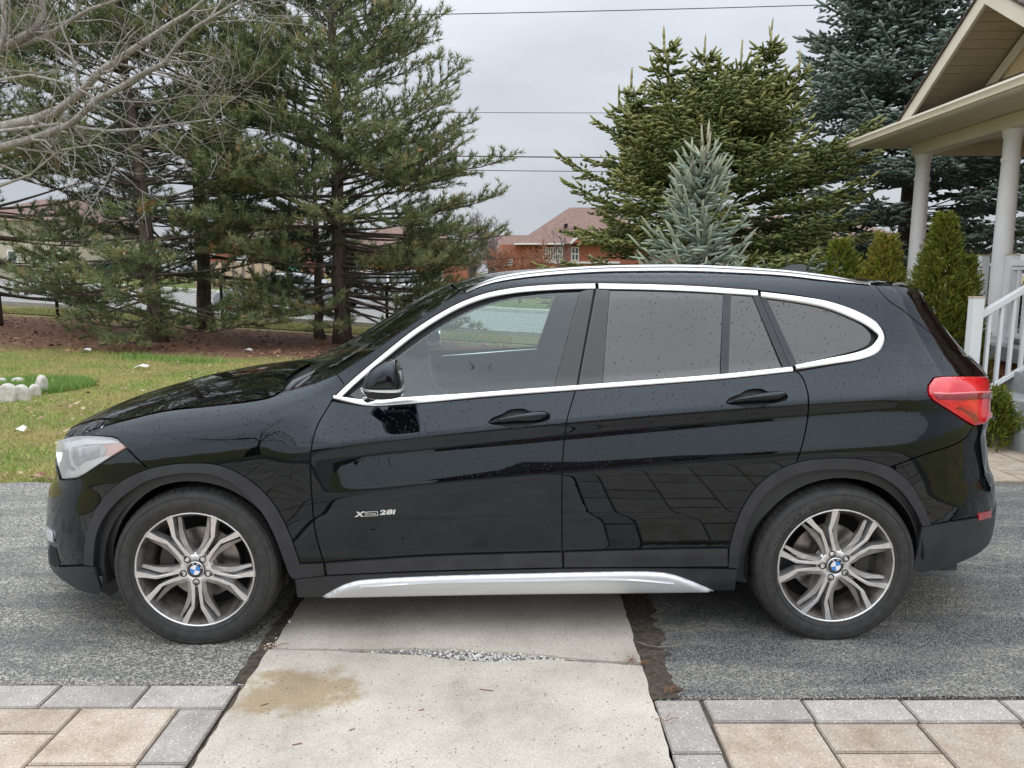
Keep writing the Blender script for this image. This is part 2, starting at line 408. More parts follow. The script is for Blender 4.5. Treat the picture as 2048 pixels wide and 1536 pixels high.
def uv_of(px, py):
    for step in range(60):
        q = px + (1024 - px) / abs(1024 - px + 1e-6) * step * 1.0
        d = lray(q, py).normalized()
        loc, nor, idx, dist = BVH.ray_cast(CAM_L, d)
        if loc is not None: break
    else:
        loc, nor, idx, dist = BVH.find_nearest(CAM_L + lray(px, py) * 3.3)
    a = _q[idx]; p = np.array(loc); p0 = SG.reshape(-1, 3)[a[0]]; e1 = SG.reshape(-1, 3)[a[1]] - p0; e2 = SG.reshape(-1, 3)[a[3]] - p0
    A = np.array([[e1 @ e1, e1 @ e2], [e1 @ e2, e2 @ e2]]); s, t = np.linalg.solve(A + np.eye(2) * 1e-12, [(p - p0) @ e1, (p - p0) @ e2])
    iu, iz = divmod(a[0], _nz)
    return (UG[iu] + s * (UG[1] - UG[0]), ZZ[iz] + t * (ZZ[1] - ZZ[0]))
def Snorm(u, z):
    e = 1e-3; a = Sx(u + e, z) - Sx(u - e, z); b = Sx(u, z + e) - Sx(u, z - e)
    n = np.cross(a, b); return n / np.maximum(np.linalg.norm(n, axis=-1, keepdims=True), 1e-9)
def Soff(u, z, h):
    u = np.asarray(u, float); z = np.asarray(z, float)
    return Sx(u, z) + Snorm(u, z) * np.asarray(h)[..., None]

# curves in picture coordinates, splined
def spl(pts, step=7.0):
    pts = [np.array(p, float) for p in pts]
    if len(pts) < 3:
        n = max(2, int(np.linalg.norm(pts[-1] - pts[0]) / step) + 1)
        return [tuple(pts[0] + (pts[-1] - pts[0]) * t) for t in np.linspace(0, 1, n)]
    e = [2 * pts[0] - pts[1]] + pts + [2 * pts[-1] - pts[-2]]; out = []
    for i in range(1, len(e) - 2):
        p0, p1, p2, p3 = e[i - 1:i + 3]; n = max(1, int(np.linalg.norm(p2 - p1) / step))
        for k in range(n):
            t = k / n
            out.append(tuple(.5 * ((2 * p1) + (p2 - p0) * t + (2 * p0 - 5 * p1 + 4 * p2 - p3) * t * t + (3 * p1 - p0 - 3 * p2 + p3) * t ** 3)))
    out.append(tuple(pts[-1])); return out
_uvc = {}
def UV(pts):
    out = []
    for p in pts:
        if len(p) == 3: out.append((p[0], p[1])); continue
        k = (round(p[0], 2), round(p[1], 2))
        if k not in _uvc: _uvc[k] = uv_of(*k)
        out.append(_uvc[k])
    return out
def area(p):
    a = np.array(p); b = np.roll(a, -1, 0); return .5 * np.sum(a[:, 0] * b[:, 1] - b[:, 0] * a[:, 1])
def clean(p, eps=1.2e-3):
    out = [p[0]]
    for q in p[1:]:
        if math.hypot(q[0] - out[-1][0], q[1] - out[-1][1]) > eps: out.append(q)
    while len(out) > 3 and math.hypot(out[0][0] - out[-1][0], out[0][1] - out[-1][1]) < eps: out.pop()
    return out
def shrink(poly, d):
    """move a closed polygon inwards by d (negative: outwards)"""
    p = np.array(poly if area(poly) > 0 else poly[::-1]); a = np.roll(p, 1, 0); b = np.roll(p, -1, 0)
    t1 = p - a; t1 /= np.linalg.norm(t1, axis=1, keepdims=True) + 1e-12; t2 = b - p; t2 /= np.linalg.norm(t2, axis=1, keepdims=True) + 1e-12
    n1 = np.stack([-t1[:, 1], t1[:, 0]], 1); n2 = np.stack([-t2[:, 1], t2[:, 0]], 1)
    n = n1 + n2; l = np.maximum((n * n).sum(1, keepdims=True), .5)
    return [tuple(q) for q in (p + n * (2 * d / l) * 1.0)]
def inside(pts, poly):
    x, y = pts[:, 0], pts[:, 1]; p = np.array(poly); q = np.roll(p, -1, 0); r = np.zeros(len(pts), bool)
    for (x1, y1), (x2, y2) in zip(p, q):
        c = (y1 > y) != (y2 > y)
        r ^= c & (x < (x2 - x1) * (y - y1) / (y2 - y1 + 1e-15) + x1)
    return r
def dist_poly(pts, poly):
    p = np.array(poly); q = np.roll(p, -1, 0); d = np.full(len(pts), 9.0)
    for a, b in zip(p, q):
        ab = b - a; t = np.clip(((pts - a) @ ab) / (ab @ ab + 1e-15), 0, 1)
        d = np.minimum(d, np.linalg.norm(pts - (a + t[:, None] * ab), axis=1))
    return d
def panel_mesh(name, poly, holes=(), h=0.0, thick=.012, du=.03, dz=.008, dome=None, rim=None):
    """cut a panel with outline poly (u,z) and holes out of the body surface, lifted h outwards, with a return edge of depth thick"""
    poly = clean(poly)
    if area(poly) < 0: poly = poly[::-1]
    holes = [clean(q) for q in holes]
    loops = [poly] + holes; V = []; Ed = []
    for lp in loops:
        k = len(V); n = len(lp); V += lp; Ed += [(k + i, k + (i + 1) % n) for i in range(n)]
    nb = len(V)
    a = np.array(poly); u0, z0 = a.min(0); u1, z1 = a.max(0)
    rows_ = lambda q: zc(q) - zc(np.array(.5 * (u0 + u1)))            # rows of points run parallel to the crease line
    gu, gz = np.meshgrid(np.arange(u0 + du * .5, u1, du), np.arange(z0 - .4, z1 + .4, dz), indexing='ij')
    gu = gu + (np.arange(gz.shape[1]) % 2)[None, :] * du * .5
    gz = gz + rows_(gu)
    g = np.stack([gu.ravel(), gz.ravel()], 1)
    ok = inside(g, poly)
    for q in holes: ok &= ~inside(g, q)
    g = g[ok]
    if len(g):
        dd = np.full(len(g), 9.0)
        for lp in loops: dd = np.minimum(dd, dist_poly(g, lp))
        g = g[dd > min(dz, du) * .45]
    r = delaunay_2d_cdt([Vector(v) for v in V] + [Vector(v) for v in g.tolist()], Ed, [], 0, 1e-6)
    ov = np.array([tuple(v) for v in r[0]]); tri = np.array([f for f in r[2] if len(f) == 3], int)
    cen = ov[tri].mean(1); ok = inside(cen, poly)
    for q in holes: ok &= ~inside(cen, q)
    tri = tri[ok]
    hh = np.full(len(ov), float(h))
    if dome is not None:
        db = dist_poly(ov, poly); hh += dome[0] * np.sqrt(np.clip(1 - (1 - np.clip(db / dome[1], 0, 1)) ** 2, 0, 1))
    N = Snorm(ov[:, 0], ov[:, 1]); Pt = Sx(ov[:, 0], ov[:, 1]) + N * hh[:, None]
    cr = np.cross(Pt[tri[:, 1]] - Pt[tri[:, 0]], Pt[tri[:, 2]] - Pt[tri[:, 0]]); fl = (cr * N[tri[:, 0]]).sum(1) < 0
    tri[fl] = tri[fl][:, ::-1]
    faces = [tuple(t) for t in tri.tolist()]
    # return edge
    cnt = {}
    for t in faces:
        for i in range(3):
            e = (t[i], t[(i + 1) % 3]); cnt[e] = 1
    bd = [e for e in cnt if (e[1], e[0]) not in cnt]
    bv = sorted({i for e in bd for i in e}); mp = {v: len(ov) + k for k, v in enumerate(bv)}; mp2 = {v: len(ov) + len(bv) + k for k, v in enumerate(bv)}
    Pt2 = np.concatenate([Pt, Pt[bv], Pt[bv] - N[bv] * thick]); NN = np.concatenate([N, N[bv], N[bv]])
    wall = [(mp[b], mp[a], mp2[a], mp2[b]) for a, b in bd]
    me = bpy.data.meshes.new(name); me.from_pydata(Pt2.tolist(), [], faces + wall); smooth(me)
    if dome is None:
        sn = np.zeros((len(Pt2), 3)); sn[:len(ov)] = N
        # normals of the return edge: leave zero to keep the automatic ones
        me.normals_split_custom_set_from_vertices(sn.tolist())
    me.update(); return me
def mirror_mesh(me, name):
    n = len(me.vertices); co = np.empty(n * 3, np.float32); me.vertices.foreach_get('co', co); co = co.reshape(-1, 3).copy(); co[:, 1] *= -1
    fs = [tuple(p.vertices)[::-1] for p in me.polygons]
    m2 = bpy.data.meshes.new(name); m2.from_pydata(co.tolist(), [], fs); smooth(m2)
    for m in me.materials: m2.materials.append(m)
    m2.update(); return m2
def both(name, me, mat, parent=None, mirror=True, bevel=0.0):
    o = link(name, me, mat, CAR if parent is None else parent[0]); r = None
    if mirror: r = link(name, mirror_mesh(me, name), mat, CAR if parent is None else parent[1])
    return (o, r)
def panel(name, px, mat, gap=.0028, holes=(), parent=None, mirror=True, **k):
    poly = UV(px); poly = clean(poly)
    if gap: poly = shrink(poly, gap)
    return both(name, panel_mesh(name, poly, holes, **k), mat, parent, mirror)
def ribbon_mesh(name, px, width, h, n_=4, taper=True, up=None):
    """raised strip following a picture curve on the body surface, width in metres, crowned by h"""
    uv = clean(UV(px), 1e-4); p = np.array(uv); t = np.gradient(p, axis=0); t /= np.linalg.norm(t, axis=1, keepdims=True) + 1e-12
    nn = np.stack([-t[:, 1], t[:, 0]], 1); m = len(p); V = []; F = []
    prof = [(-.5, -.004), (-.5, h * .55), (-.3, h * .95), (0, h), (.3, h * .95), (.5, h * .55), (.5, -.004)]
    wd = np.full(m, width) if not hasattr(width, '__len__') else np.interp(np.linspace(0, 1, m), np.linspace(0, 1, len(width)), width)
    for a, hh in prof:
        q = p + nn * (a * wd)[:, None]; V.append(Soff(q[:, 0], q[:, 1], np.full(m, hh)))
    V = np.stack(V, 1).reshape(-1, 3); k = len(prof)
    F = [(i * k + j, i * k + j + 1, (i + 1) * k + j + 1, (i + 1) * k + j) for i in range(m - 1) for j in range(k - 1)]
    F += [tuple(range(k)), tuple(range((m - 1) * k, m * k))[::-1]]
    mb = MB(); mb.v = [tuple(v) for v in V.tolist()]; mb.f = F
    me = mb.mesh(name, False); smooth(me); me.set_sharp_from_angle(angle=math.radians(50)); return me

# picture curves (2048 x 1536 photograph)
c_hood = spl([(163, 868), (200, 855), (250, 841), (330, 822), (420, 812), (490, 804), (540, 795), (568, 781)])
c_cowl = spl([(568, 781), (601, 775), (630, 766), (660, 754), (674, 748)])
c_pillar = spl([(674, 748), (746, 702), (821, 650), (880, 612), (929, 585)])
c_gutter = spl([(929, 585), (965, 569), (1010, 557), (1080, 549), (1200, 542), (1350, 540), (1450, 543), (1560, 549), (1650, 557), (1700, 562), (1750, 570)])
c_gap_a = spl([(674, 748), (688, 769)])
c_chr_top = spl([(666, 797), (700, 764), (760, 713), (830, 658), (900, 615), (960, 590), (1020, 577), (1080, 571), (1140, 568), (1190, 567)])
c_chr_top2 = spl([(1190, 567), (1300, 569), (1400, 573), (1515, 581)])
c_chr_rear = spl([(1515, 581), (1600, 592), (1660, 604), (1720, 627), (1757, 650), (1770, 671), (1765, 692), (1748, 709), (1715, 721), (1660, 731), (1592, 743)])
c_belt_r = spl([(1592, 743), (1450, 758), (1300, 770), (1151, 781)])
c_belt_f = spl([(1151, 781), (1000, 792), (850, 804), (780, 809), (735, 811), (700, 806), (666, 799)])
c_door_f = spl([(664, 802), (650, 824), (634, 853), (624, 889), (621, 930), (623, 980), (629, 1053), (640, 1100), (648, 1124)])
c_door_b = spl([(1151, 781), (1143, 808), (1134, 840), (1127, 895), (1124, 969), (1124, 1102)])
c_door_r = spl([(1592, 740), (1606, 757), (1614, 780), (1617, 800), (1615, 837), (1605, 888), (1592, 926)])
c_archF = spl([(170, 1128), (172, 1090), (180, 1050), (199, 1013), (222, 982), (255, 956), (301, 937), (354, 928), (407, 927), (447, 933), (487, 952), (527, 983), (558, 1023), (580, 1069), (600, 1125)])
c_archFi = spl([(189, 1131), (194, 1074), (212, 1032), (245, 994), (292, 963), (336, 950), (381, 945), (420, 948), (460, 963), (496, 991), (527, 1027), (549, 1068), (566, 1112), (580, 1149), (589, 1157)])
c_archR = spl([(1456, 1133), (1460, 1088), (1478, 1030), (1509, 978), (1551, 943), (1598, 924), (1650, 917), (1707, 917), (1754, 925), (1791, 941), (1820, 969), (1843, 1008), (1860, 1048)])
c_archRi = spl([(1475, 1135), (1483, 1082), (1504, 1025), (1535, 983), (1577, 955), (1629, 940), (1686, 938), (1733, 943), (1772, 959), (1803, 984), (1828, 1020), (1843, 1052)])
def sub(c, a, b):
    """piece of a spline between the samples nearest to a and to b"""
    q = np.array(c); i = np.argmin(((q - np.array(a)) ** 2).sum(1)); j = np.argmin(((q - np.array(b)) ** 2).sum(1))
    return [tuple(p) for p in (q[i:j + 1] if i <= j else q[j:i + 1][::-1])]
def ell(cx, cy, a, b, rot=0, n=28, pw=2.0):
    o = []
    for k in range(n):
        t = 2 * math.pi * k / n; c, s = math.cos(t), math.sin(t)
        x = a * math.copysign(abs(c) ** (2 / pw), c); y = b * math.copysign(abs(s) ** (2 / pw), s)
        o.append((cx + x * math.cos(rot) - y * math.sin(rot), cy + x * math.sin(rot) + y * math.cos(rot)))
    return o
RC = XB + LR - .01; FC = XA - LF + .01        # rear and front centreline in u

# painted panels
fender = c_hood + c_cowl[1:] + c_gap_a[1:] + spl([(688, 769), (664, 800)])[1:] + c_door_f[1:] + spl([(648, 1124), (600, 1126)])[1:] + sub(c_archF, (600, 1125), (296, 938))[1:] + spl([(296, 938), (253, 895)])[1:] + spl([(253, 895), (240, 882), (226, 874), (163, 870)])[1:]
panel('front_fender', fender, M_PAINT, du=.018, dz=.0055)
cupF = spl([(975, 846), (984, 836), (1004, 828), (1018, 820), (1036, 817), (1050, 818), (1061, 823), (1085, 822), (1097, 826), (1101, 834), (1094, 842), (1063, 849), (1050, 855), (1032, 858), (1014, 855), (1005, 852), (984, 849), (975, 846)], 4)[:-1]
def shift(c, dx, dy, s=1.0, o=(0, 0)): return [((p[0] - o[0]) * s + o[0] + dx, (p[1] - o[1]) * s + o[1] + dy) for p in c]
cupR = shift(cupF, 475, -40)
hole_f, hole_r = clean(UV(cupF)), clean(UV(cupR))
door_f = spl([(664, 802), (700, 808), (735, 812), (780, 811), (850, 806), (1000, 793), (1151, 781)]) + c_door_b[1:] + spl([(1124, 1102), (868, 1109), (648, 1124)])[1:] + c_door_f[::-1][1:-1]
FD = panel('front_door', door_f, M_PAINT, holes=[hole_f], du=.018, dz=.0055)
door_r = spl([(1151, 781), (1300, 770), (1450, 758), (1592, 743)]) + c_door_r[1:] + sub(c_archR, (1592, 926), (1459, 1094))[1:] + spl([(1457, 1094), (1300, 1097), (1124, 1102)])[1:] + c_door_b[::-1][1:-1]
RD = panel('rear_door', door_r, M_PAINT, holes=[hole_r], du=.018, dz=.0055)
tl_in = spl([(1973, 753), (1879, 754), (1864, 760), (1856, 771), (1855, 783), (1863, 799), (1900, 823), (1930, 843), (1946, 852)])
c_hatch = spl([(1750, 570), (1775, 599), (1806, 621), (1837, 646), (1900, 697), (1935, 715), (1958, 733), (1973, 753)])
c_bump = spl([(1946, 852), (1938, 868), (1922, 882), (1896, 894), (1843, 911), (1790, 931)])
side = c_gap_a[::-1] + c_pillar[1:] + c_gutter[1:] + c_hatch[1:] + tl_in[1:] + c_bump[1:] + sub(c_archR, (1786, 938), (1592, 926))[1:] + c_door_r[::-1][1:] + c_chr_rear[::-1][1:] + c_chr_top2[::-1][1:] + c_chr_top[::-1][1:]
panel('side_frame', side, M_PAINT, du=.018, dz=.006)
rb_up = c_bump[::-1] + [(XB + .62, UV([(1946, 852)])[0][1], 0), (RC, .86, 0), (RC, .60, 0)] + [(1985, 1027), (1950, 1034), (1900, 1042), (1861, 1049)] + sub(c_archR, (1858, 1043), (1790, 940))[1:]
panel('rear_bumper', rb_up, M_PAINT, du=.02)
rb_lo = [(1862, 1050), (1900, 1043), (1950, 1035), (1985, 1028), (RC, .58, 0), (RC, .33, 0)] + [(1975, 1090), (1953, 1109), (1900, 1133), (1842, 1146), (1822, 1140), (1834, 1100), (1843, 1053)]
panel('lower_rear_bumper', rb_lo, M_PLAST, h=.003, du=.02)
hatch = c_hatch + [(XB + .58, 1.02, 0), (RC, 1.02, 0), (RC, 1.53, 0), (XB + .5, 1.53, 0)]
hl = spl([(119, 880), (163, 871), (226, 874), (240, 882), (253, 895)]) + spl([(253, 895), (205, 925), (166, 951), (150, 957), (127, 958)])[1:] + spl([(127, 958), (118, 930), (113, 898), (119, 880)])[1:-1]
fb_up = [(119, 959), (127, 960), (150, 959), (166, 953), (205, 927), (253, 897), (296, 938)] + sub(c_archF, (296, 938), (170, 1128))[1:] + [(150, 1130), (120, 1131), (FC, .36, 0), (FC, .74, 0), (XA - LF * .62, .715, 0)]
panel('front_bumper', fb_up, M_PAINT, du=.02)
fb_lo = [(190, 1132), (150, 1132), (120, 1133), (FC, .345, 0), (FC, .22, 0)] + [(125, 1160), (160, 1182), (197, 1191), (204, 1180)]
panel('front_lip', fb_lo, M_PLAST, h=.002, du=.02)
# tailgate wraps across the rear; rear window above
tz = lambda px, py: UV([(px, py)])[0]
c_spo = spl([(1751, 570), (1796, 572), (1832, 580), (1850, 592)])
spz = UV([(1850, 592)])[0]
panel('tailgate', c_hatch[::-1] + c_spo[1:] + [(spz[0] + .12, spz[1] + .01, 0), (RC, spz[1] + .035, 0), (RC, .90, 0), (XB + .66, .90, 0)] + [(1978, 800), (1976, 760)], M_PAINT, du=.025, holes=[[(XB + .64, 1.17), (XB + .62, 1.46), (RC - .02, 1.46), (RC - .02, 1.17)]])
both('rear_window', panel_mesh('rear_window', [(XB + .645, 1.175), (XB + .625, 1.455), (RC, 1.455), (RC, 1.175)], h=-.004, thick=.003), M_PRIV)
# cladding
def clad(name, outer, inner, **k):
    return panel(name, outer + inner[::-1], M_PLAST, h=.008, gap=.0005, thick=.03, du=.02, **k)
clad('wheel_arch_trim', c_archF, c_archFi)
clad('wheel_arch_trim', c_archR, c_archRi)
panel('fender_cladding', [(600, 1127), (647, 1125), (651, 1150), (589, 1157), (581, 1149), (590, 1130)], M_PLAST, h=.006, thick=.02)
panel('door_cladding', spl([(650, 1125), (868, 1111), (1124, 1103)]) + [(1125, 1134)] + spl([(1124, 1134), (868, 1140), (654, 1149)]), M_PLAST, h=.007, thick=.02, parent=FD)
panel('door_cladding', spl([(1127, 1103), (1300, 1098), (1456, 1095)]) + [(1455, 1132)] + spl([(1454, 1132), (1300, 1133), (1127, 1134)]), M_PLAST, h=.007, thick=.02, parent=RD)
panel('sill_panel', spl([(589, 1158), (652, 1151), (868, 1142), (1126, 1136), (1300, 1135), (1475, 1137)]) + spl([(1475, 1137), (1470, 1180)])[1:] + spl([(1470, 1180), (1250, 1183), (868, 1188), (594, 1195)])[1:], M_PLAST, h=.003, thick=.02)
# silver sill trim
st_top = [(645, 1191), (672, 1176), (695, 1166), (735, 1158), (868, 1151), (1050, 1146), (1240, 1142), (1310, 1143), (1345, 1148), (1380, 1160), (1428, 1180)]
st_bot = [(1428, 1180), (1250, 1182), (1050, 1184), (868, 1187), (645, 1192)]
panel('sill_trim', spl(st_top) + spl(st_bot)[1:-1], M_SILVER, gap=0, h=.006, thick=.03, dome=(.016, .016), du=.02, dz=.004)
both('sill_trim_ridge', ribbon_mesh('sill_trim_ridge', spl([(722, 1166), (868, 1159), (1050, 1156), (1240, 1153), (1345, 1160)]), [.002, .012, .012, .012, .002], .031), M_SILVER)
# window surround trims
def offs(c, d):
    p = np.array(c); t = np.gradient(p, axis=0); t /= np.linalg.norm(t, axis=1, keepdims=True) + 1e-9
    return [tuple(q) for q in p + np.stack([-t[:, 1], t[:, 0]], 1) * d]
both('window_trim', ribbon_mesh('window_trim', offs(c_chr_top, 6)[1:], .020, .007), M_ALU)
both('window_trim', ribbon_mesh('window_trim', offs(c_chr_top2, 6)[1:], .021, .007), M_ALU)
both('window_trim', ribbon_mesh('window_trim', offs(c_chr_rear, 8)[1:], [.021, .026, .036, .036, .026, .018], .009), M_ALU)
both('window_trim', ribbon_mesh('window_trim', offs(c_belt_r, 5)[1:], .018, .007), M_ALU)
both('window_trim', ribbon_mesh('window_trim', offs(c_belt_f, 5), [.018, .018, .018, .024, .026, .012], .007), M_ALU)
# glass and pillars
g_front = spl([(786, 719), (868, 660), (938, 621), (1009, 598), (1088, 587), (1160, 583)]) + spl([(1160, 583), (1108, 773)])[1:] + spl([(1108, 773), (960, 783), (790, 796)])[1:] + [(786, 750)]
panel('front_side_window', g_front, M_GLASS, gap=0, h=-.005, thick=.002, parent=FD)
g_r1 = spl([(1220, 580), (1330, 582), (1447, 587)]) + spl([(1447, 587), (1441, 748)])[1:] + spl([(1441, 748), (1320, 757), (1206, 766)])[1:]
panel('rear_side_window', g_r1, M_PRIV, gap=0, h=-.005, thick=.002, parent=RD)
g_r2 = [(1463, 588), (1504, 591)] + spl([(1504, 591), (1540, 672), (1568, 735)])[1:] + spl([(1568, 735), (1457, 746)])[1:]
panel('rear_vent_window', g_r2, M_PRIV, gap=0, h=-.005, thick=.002, parent=RD)
g_q = spl([(1532, 595), (1600, 605), (1660, 619), (1710, 641), (1736, 660), (1743, 674), (1737, 688), (1718, 698), (1690, 706), (1640, 718), (1593, 728)]) + spl([(1593, 728), (1560, 655), (1532, 595)])[1:-1]
panel('quarter_window', g_q, M_PRIV, gap=0, h=-.005, thick=.002)
panel('door_pillar', [(1161, 583), (1188, 576)] + spl([(1188, 576), (1152, 774)])[1:] + [(1109, 773)], M_GLOSS, gap=0, h=-.001, parent=FD)
panel('door_pillar', [(1193, 577), (1219, 580)] + spl([(1219, 580), (1205, 766)])[1:] + [(1157, 770)], M_GLOSS, gap=0, h=-.001, parent=RD)
panel('window_divider', [(1447, 585), (1463, 587), (1457, 747), (1441, 749)], M_PLAST, gap=0, h=.001, parent=RD)
panel('window_divider', [(1504, 589), (1519, 592), (1580, 735), (1567, 737)], M_PLAST, gap=0, h=.001, parent=RD)
panel('pillar_trim', [(1520, 592), (1532, 594), (1594, 729), (1581, 735)], M_PLAST, gap=0, h=.001)
panel('mirror_sail', [(700, 790), (787, 722), (787, 796), (740, 801), (715, 799)], M_GLOSS, gap=0, h=-.002, parent=FD)
both('window_seal', ribbon_mesh('window_seal', offs(c_chr_top, -2), .012, .003), M_RUBSEAL)
both('window_seal', ribbon_mesh('window_seal', offs(c_chr_top2, -2), .012, .003), M_RUBSEAL)
# inner shell: seen through the panel gaps and as the inner doors
win_hole = [clean(UV(g_front)), clean(UV(g_r1)), clean(UV(g_r2)), clean(UV(g_q))]
def circ(cx, cz, r, n=40): return [(cx + r * math.cos(2 * math.pi * k / n), cz + r * math.sin(2 * math.pi * k / n)) for k in range(n)]
sh_poly = [(FC, .24), (XA - .2, .24)] + [(-1.335 + .37 * math.cos(a), .335 + .37 * math.sin(a)) for a in np.linspace(math.pi * 1.02, -.1, 26)] + [(-.9, .24), (.9, .24)] + [(1.335 + .37 * math.cos(a), .335 + .37 * math.sin(a)) for a in np.linspace(math.pi * 1.1, -.02, 26)] + [(XB + .3, .27), (RC, .30), (RC, 1.50)] + [(XB + .15, 1.50)] + [(1.2, 1.51), (.0, 1.51), (-.25, 1.455), (-.55, 1.27), (-.78, 1.08)] + [(-1.05, .99), (-1.45, .93), (-1.8, .86), (XA - .55, .80), (FC, .78)]
both('body_shell', panel_mesh('body_shell', sh_poly, win_hole, h=-.022, thick=.004, du=.03, dz=.02), M_DASH)

# lights
def lamp_part(name, px, mat, h, dome=None, parent=None, gap=0.0, thick=.006, **k): return panel(name, px, mat, h=h, dome=dome, parent=parent, gap=gap, thick=thick, **k)
HLB = lamp_part('headlight', hl, P('headlight_housing', (0.86, 0.87, 0.88), 0.3, 0.0), -.03, gap=.002, du=.015)
lamp_part('headlight_lens', hl, M_LENS, .004, parent=HLB, gap=.003, thick=.03, du=.015)
lamp_part('indicator_reflector', [(195, 889), (236, 883), (249, 893), (222, 910), (200, 914), (209, 898)], M_AMBER, -.018, parent=HLB)
lamp_part('lamp_bezel', [(122, 884), (165, 876), (222, 879), (236, 884), (194, 887), (166, 888), (128, 896)], M_WHITE, -.010, parent=HLB)
lamp_part('lamp_bezel', [(127, 955), (150, 953), (166, 947), (205, 922), (222, 911), (200, 914), (163, 926), (142, 944), (130, 936)], M_WHITE, -.008, parent=HLB)
lamp_part('headlight_reflector', [(142, 890), (166, 888), (190, 888), (190, 908), (168, 914), (150, 912)], M_CHROME, -.02, parent=HLB)
lamp_part('headlight_projector', ell(150, 924, 9, 11, 0, 18), P('projector_glass', (0.10, 0.11, 0.12), 0.08, 0.4), -.02, parent=HLB, dome=(.01, .02))
lamp_part('headlight_ring', [(136, 889), (140, 889), (139, 912), (144, 928), (156, 938), (154, 941), (140, 932), (135, 914)], M_WHITE, -.006, parent=HLB)
lamp_part('lamp_bezel', [(194, 889), (198, 889), (206, 898), (199, 912), (194, 914)], P('lamp_grey', (0.35, 0.37, 0.39), 0.3), -.016, parent=HLB)
tl = spl([(1974, 753), (1879, 754), (1864, 760), (1856, 771), (1855, 783), (1863, 799), (1900, 823), (1930, 843), (1946, 852)]) + [(XB + .60, .90, 0), (XB + .70, .91, 0), (XB + .70, 1.08, 0)]
TLB = lamp_part('taillight', tl, M_RED, .006, gap=.003, thick=.03, du=.015, dz=.006, dome=(.006, .02))
lamp_part('taillight_strip', spl([(1863, 786), (1900, 786), (1979, 782)]) + spl([(1979, 784.5), (1900, 789), (1864, 788)]), P('pink_light_strip', (0.78, 0.25, 0.27), 0.2), .0135, parent=TLB)
lamp_part('taillight_band', spl([(1862, 789), (1900, 790), (1979, 786)]) + spl([(1979, 797), (1920, 800), (1872, 799)]), M_REDD, .013, parent=TLB)
lamp_part('taillight_band', [(1912, 806), (1936, 800), (1979, 826), (1979, 836), (1958, 834), (1948, 822)], P('bright_red_lens', (0.80, 0.015, 0.02), 0.12, Coat_Weight=1.0), .013, parent=TLB)
lamp_part('taillight_band', [(1905, 816), (1915, 812), (1946, 828), (1952, 840), (1946, 846)], M_REDD, .013, parent=TLB)
lamp_part('bumper_reflector', [(1955, 1027), (1980, 1020), (1980, 1034), (1955, 1041)], M_REDREF, .006)
lamp_part('bumper_reflector', [(97, 1053), (106, 1064), (110, 1084), (101, 1080), (96, 1070)], M_SILVER, .008)
panel('air_intake', [(100, 1090), (112, 1096), (122, 1128), (112, 1134), (101, 1126)], M_BLACK, gap=0, h=.003)

# surfaces that span the car: bonnet, windscreen, roof
def loft(name, left, cz, cx, mat, nt_=24, pw=2.2, thick=None):
    """left: (n,3) edge curve on the near side; cz / cx: height and x at the centreline for each sample"""
    Lf = np.array(left); n = len(Lf); V = []
    t = np.linspace(-1, 1, nt_)
    k = 1 - np.abs(t) ** pw
    for i in range(n):
        x = Lf[i, 0] + (cx[i] - Lf[i, 0]) * k; y = -Lf[i, 1] * t * 1.0; z = Lf[i, 2] + (cz[i] - Lf[i, 2]) * k
        V.append(np.stack([x, y, z], -1))
    V = np.stack(V); F = []
    idx = np.arange(n * nt_).reshape(n, nt_)
    F = np.stack([idx[:-1, :-1], idx[1:, :-1], idx[1:, 1:], idx[:-1, 1:]], -1).reshape(-1, 4)
    mb = MB(); mb.v = [tuple(v) for v in V.reshape(-1, 3).tolist()]; mb.f = [tuple(f) for f in F.tolist()]
    me = mb.mesh(name, True); bm = bmesh.new(); bm.from_mesh(me)
    up = sum(f.normal.z for f in bm.faces)
    if up < 0: bmesh.ops.reverse_faces(bm, faces=bm.faces)
    bm.to_mesh(me); bm.free()
    return link(name, me, mat, CAR)
def S_of(px): 
    p = np.array(UV(px)); return Soff(p[:, 0], p[:, 1], np.zeros(len(p)))
hood_e = S_of(spl([(130, 877), (163, 866), (200, 853), (250, 839), (330, 820), (420, 810), (490, 802), (540, 793), (566, 780), (600, 772), (640, 760)], 10))
hood_e[:, 1] += .003
hx = hood_e[:, 0]; hood_e_end = S_of([(567, 780)])[0, 0]
hood_c = np.interp(hx, [-2.15, -2.07, -1.97, -1.88, -1.69, -1.47, -1.24, -0.98, -0.7], [.80, .86, .90, .935, .985, 1.028, 1.06, 1.085, 1.10])
hood_cx = hx - np.interp(hx, [-2.1, -1.8, -1.2, -.8], [.17, .10, .05, .10])
hood_cz = np.maximum(np.interp(hood_cx, [-2.3, -2.15, -2.07, -1.97, -1.88, -1.69, -1.47, -1.24, -0.98, -0.7], [.70, .80, .855, .90, .935, .985, 1.028, 1.06, 1.085, 1.10]), hood_e[:, 2] - .02)
kh = int(np.argmin(np.abs(hood_e[:, 0] - hood_e_end)))
hood = loft('bonnet', hood_e[:kh + 1], hood_cz[:kh + 1], hood_cx[:kh + 1], M_PAINT, 30, 2.6)
ws_e = S_of(spl([(632, 766), (655, 756), (674, 748), (746, 702), (821, 650), (880, 612), (926, 586)], 10)); ws_e[:, 1] += .004
m_ = len(ws_e); tt = np.linspace(0, 1, m_)
ws = loft('windscreen', ws_e, ws_e[:, 2] + .045 - .01 * tt, ws_e[:, 0] - .15 + .05 * tt, M_WSCREEN, 24, 2.0)
rf_e = S_of(c_gutter); rf_e[:, 1] += .003
rf_b = np.interp(rf_e[:, 0], [-.35, -.15, .2, .8, 1.4, 1.8], [.034, .026, .022, .022, .022, .02])
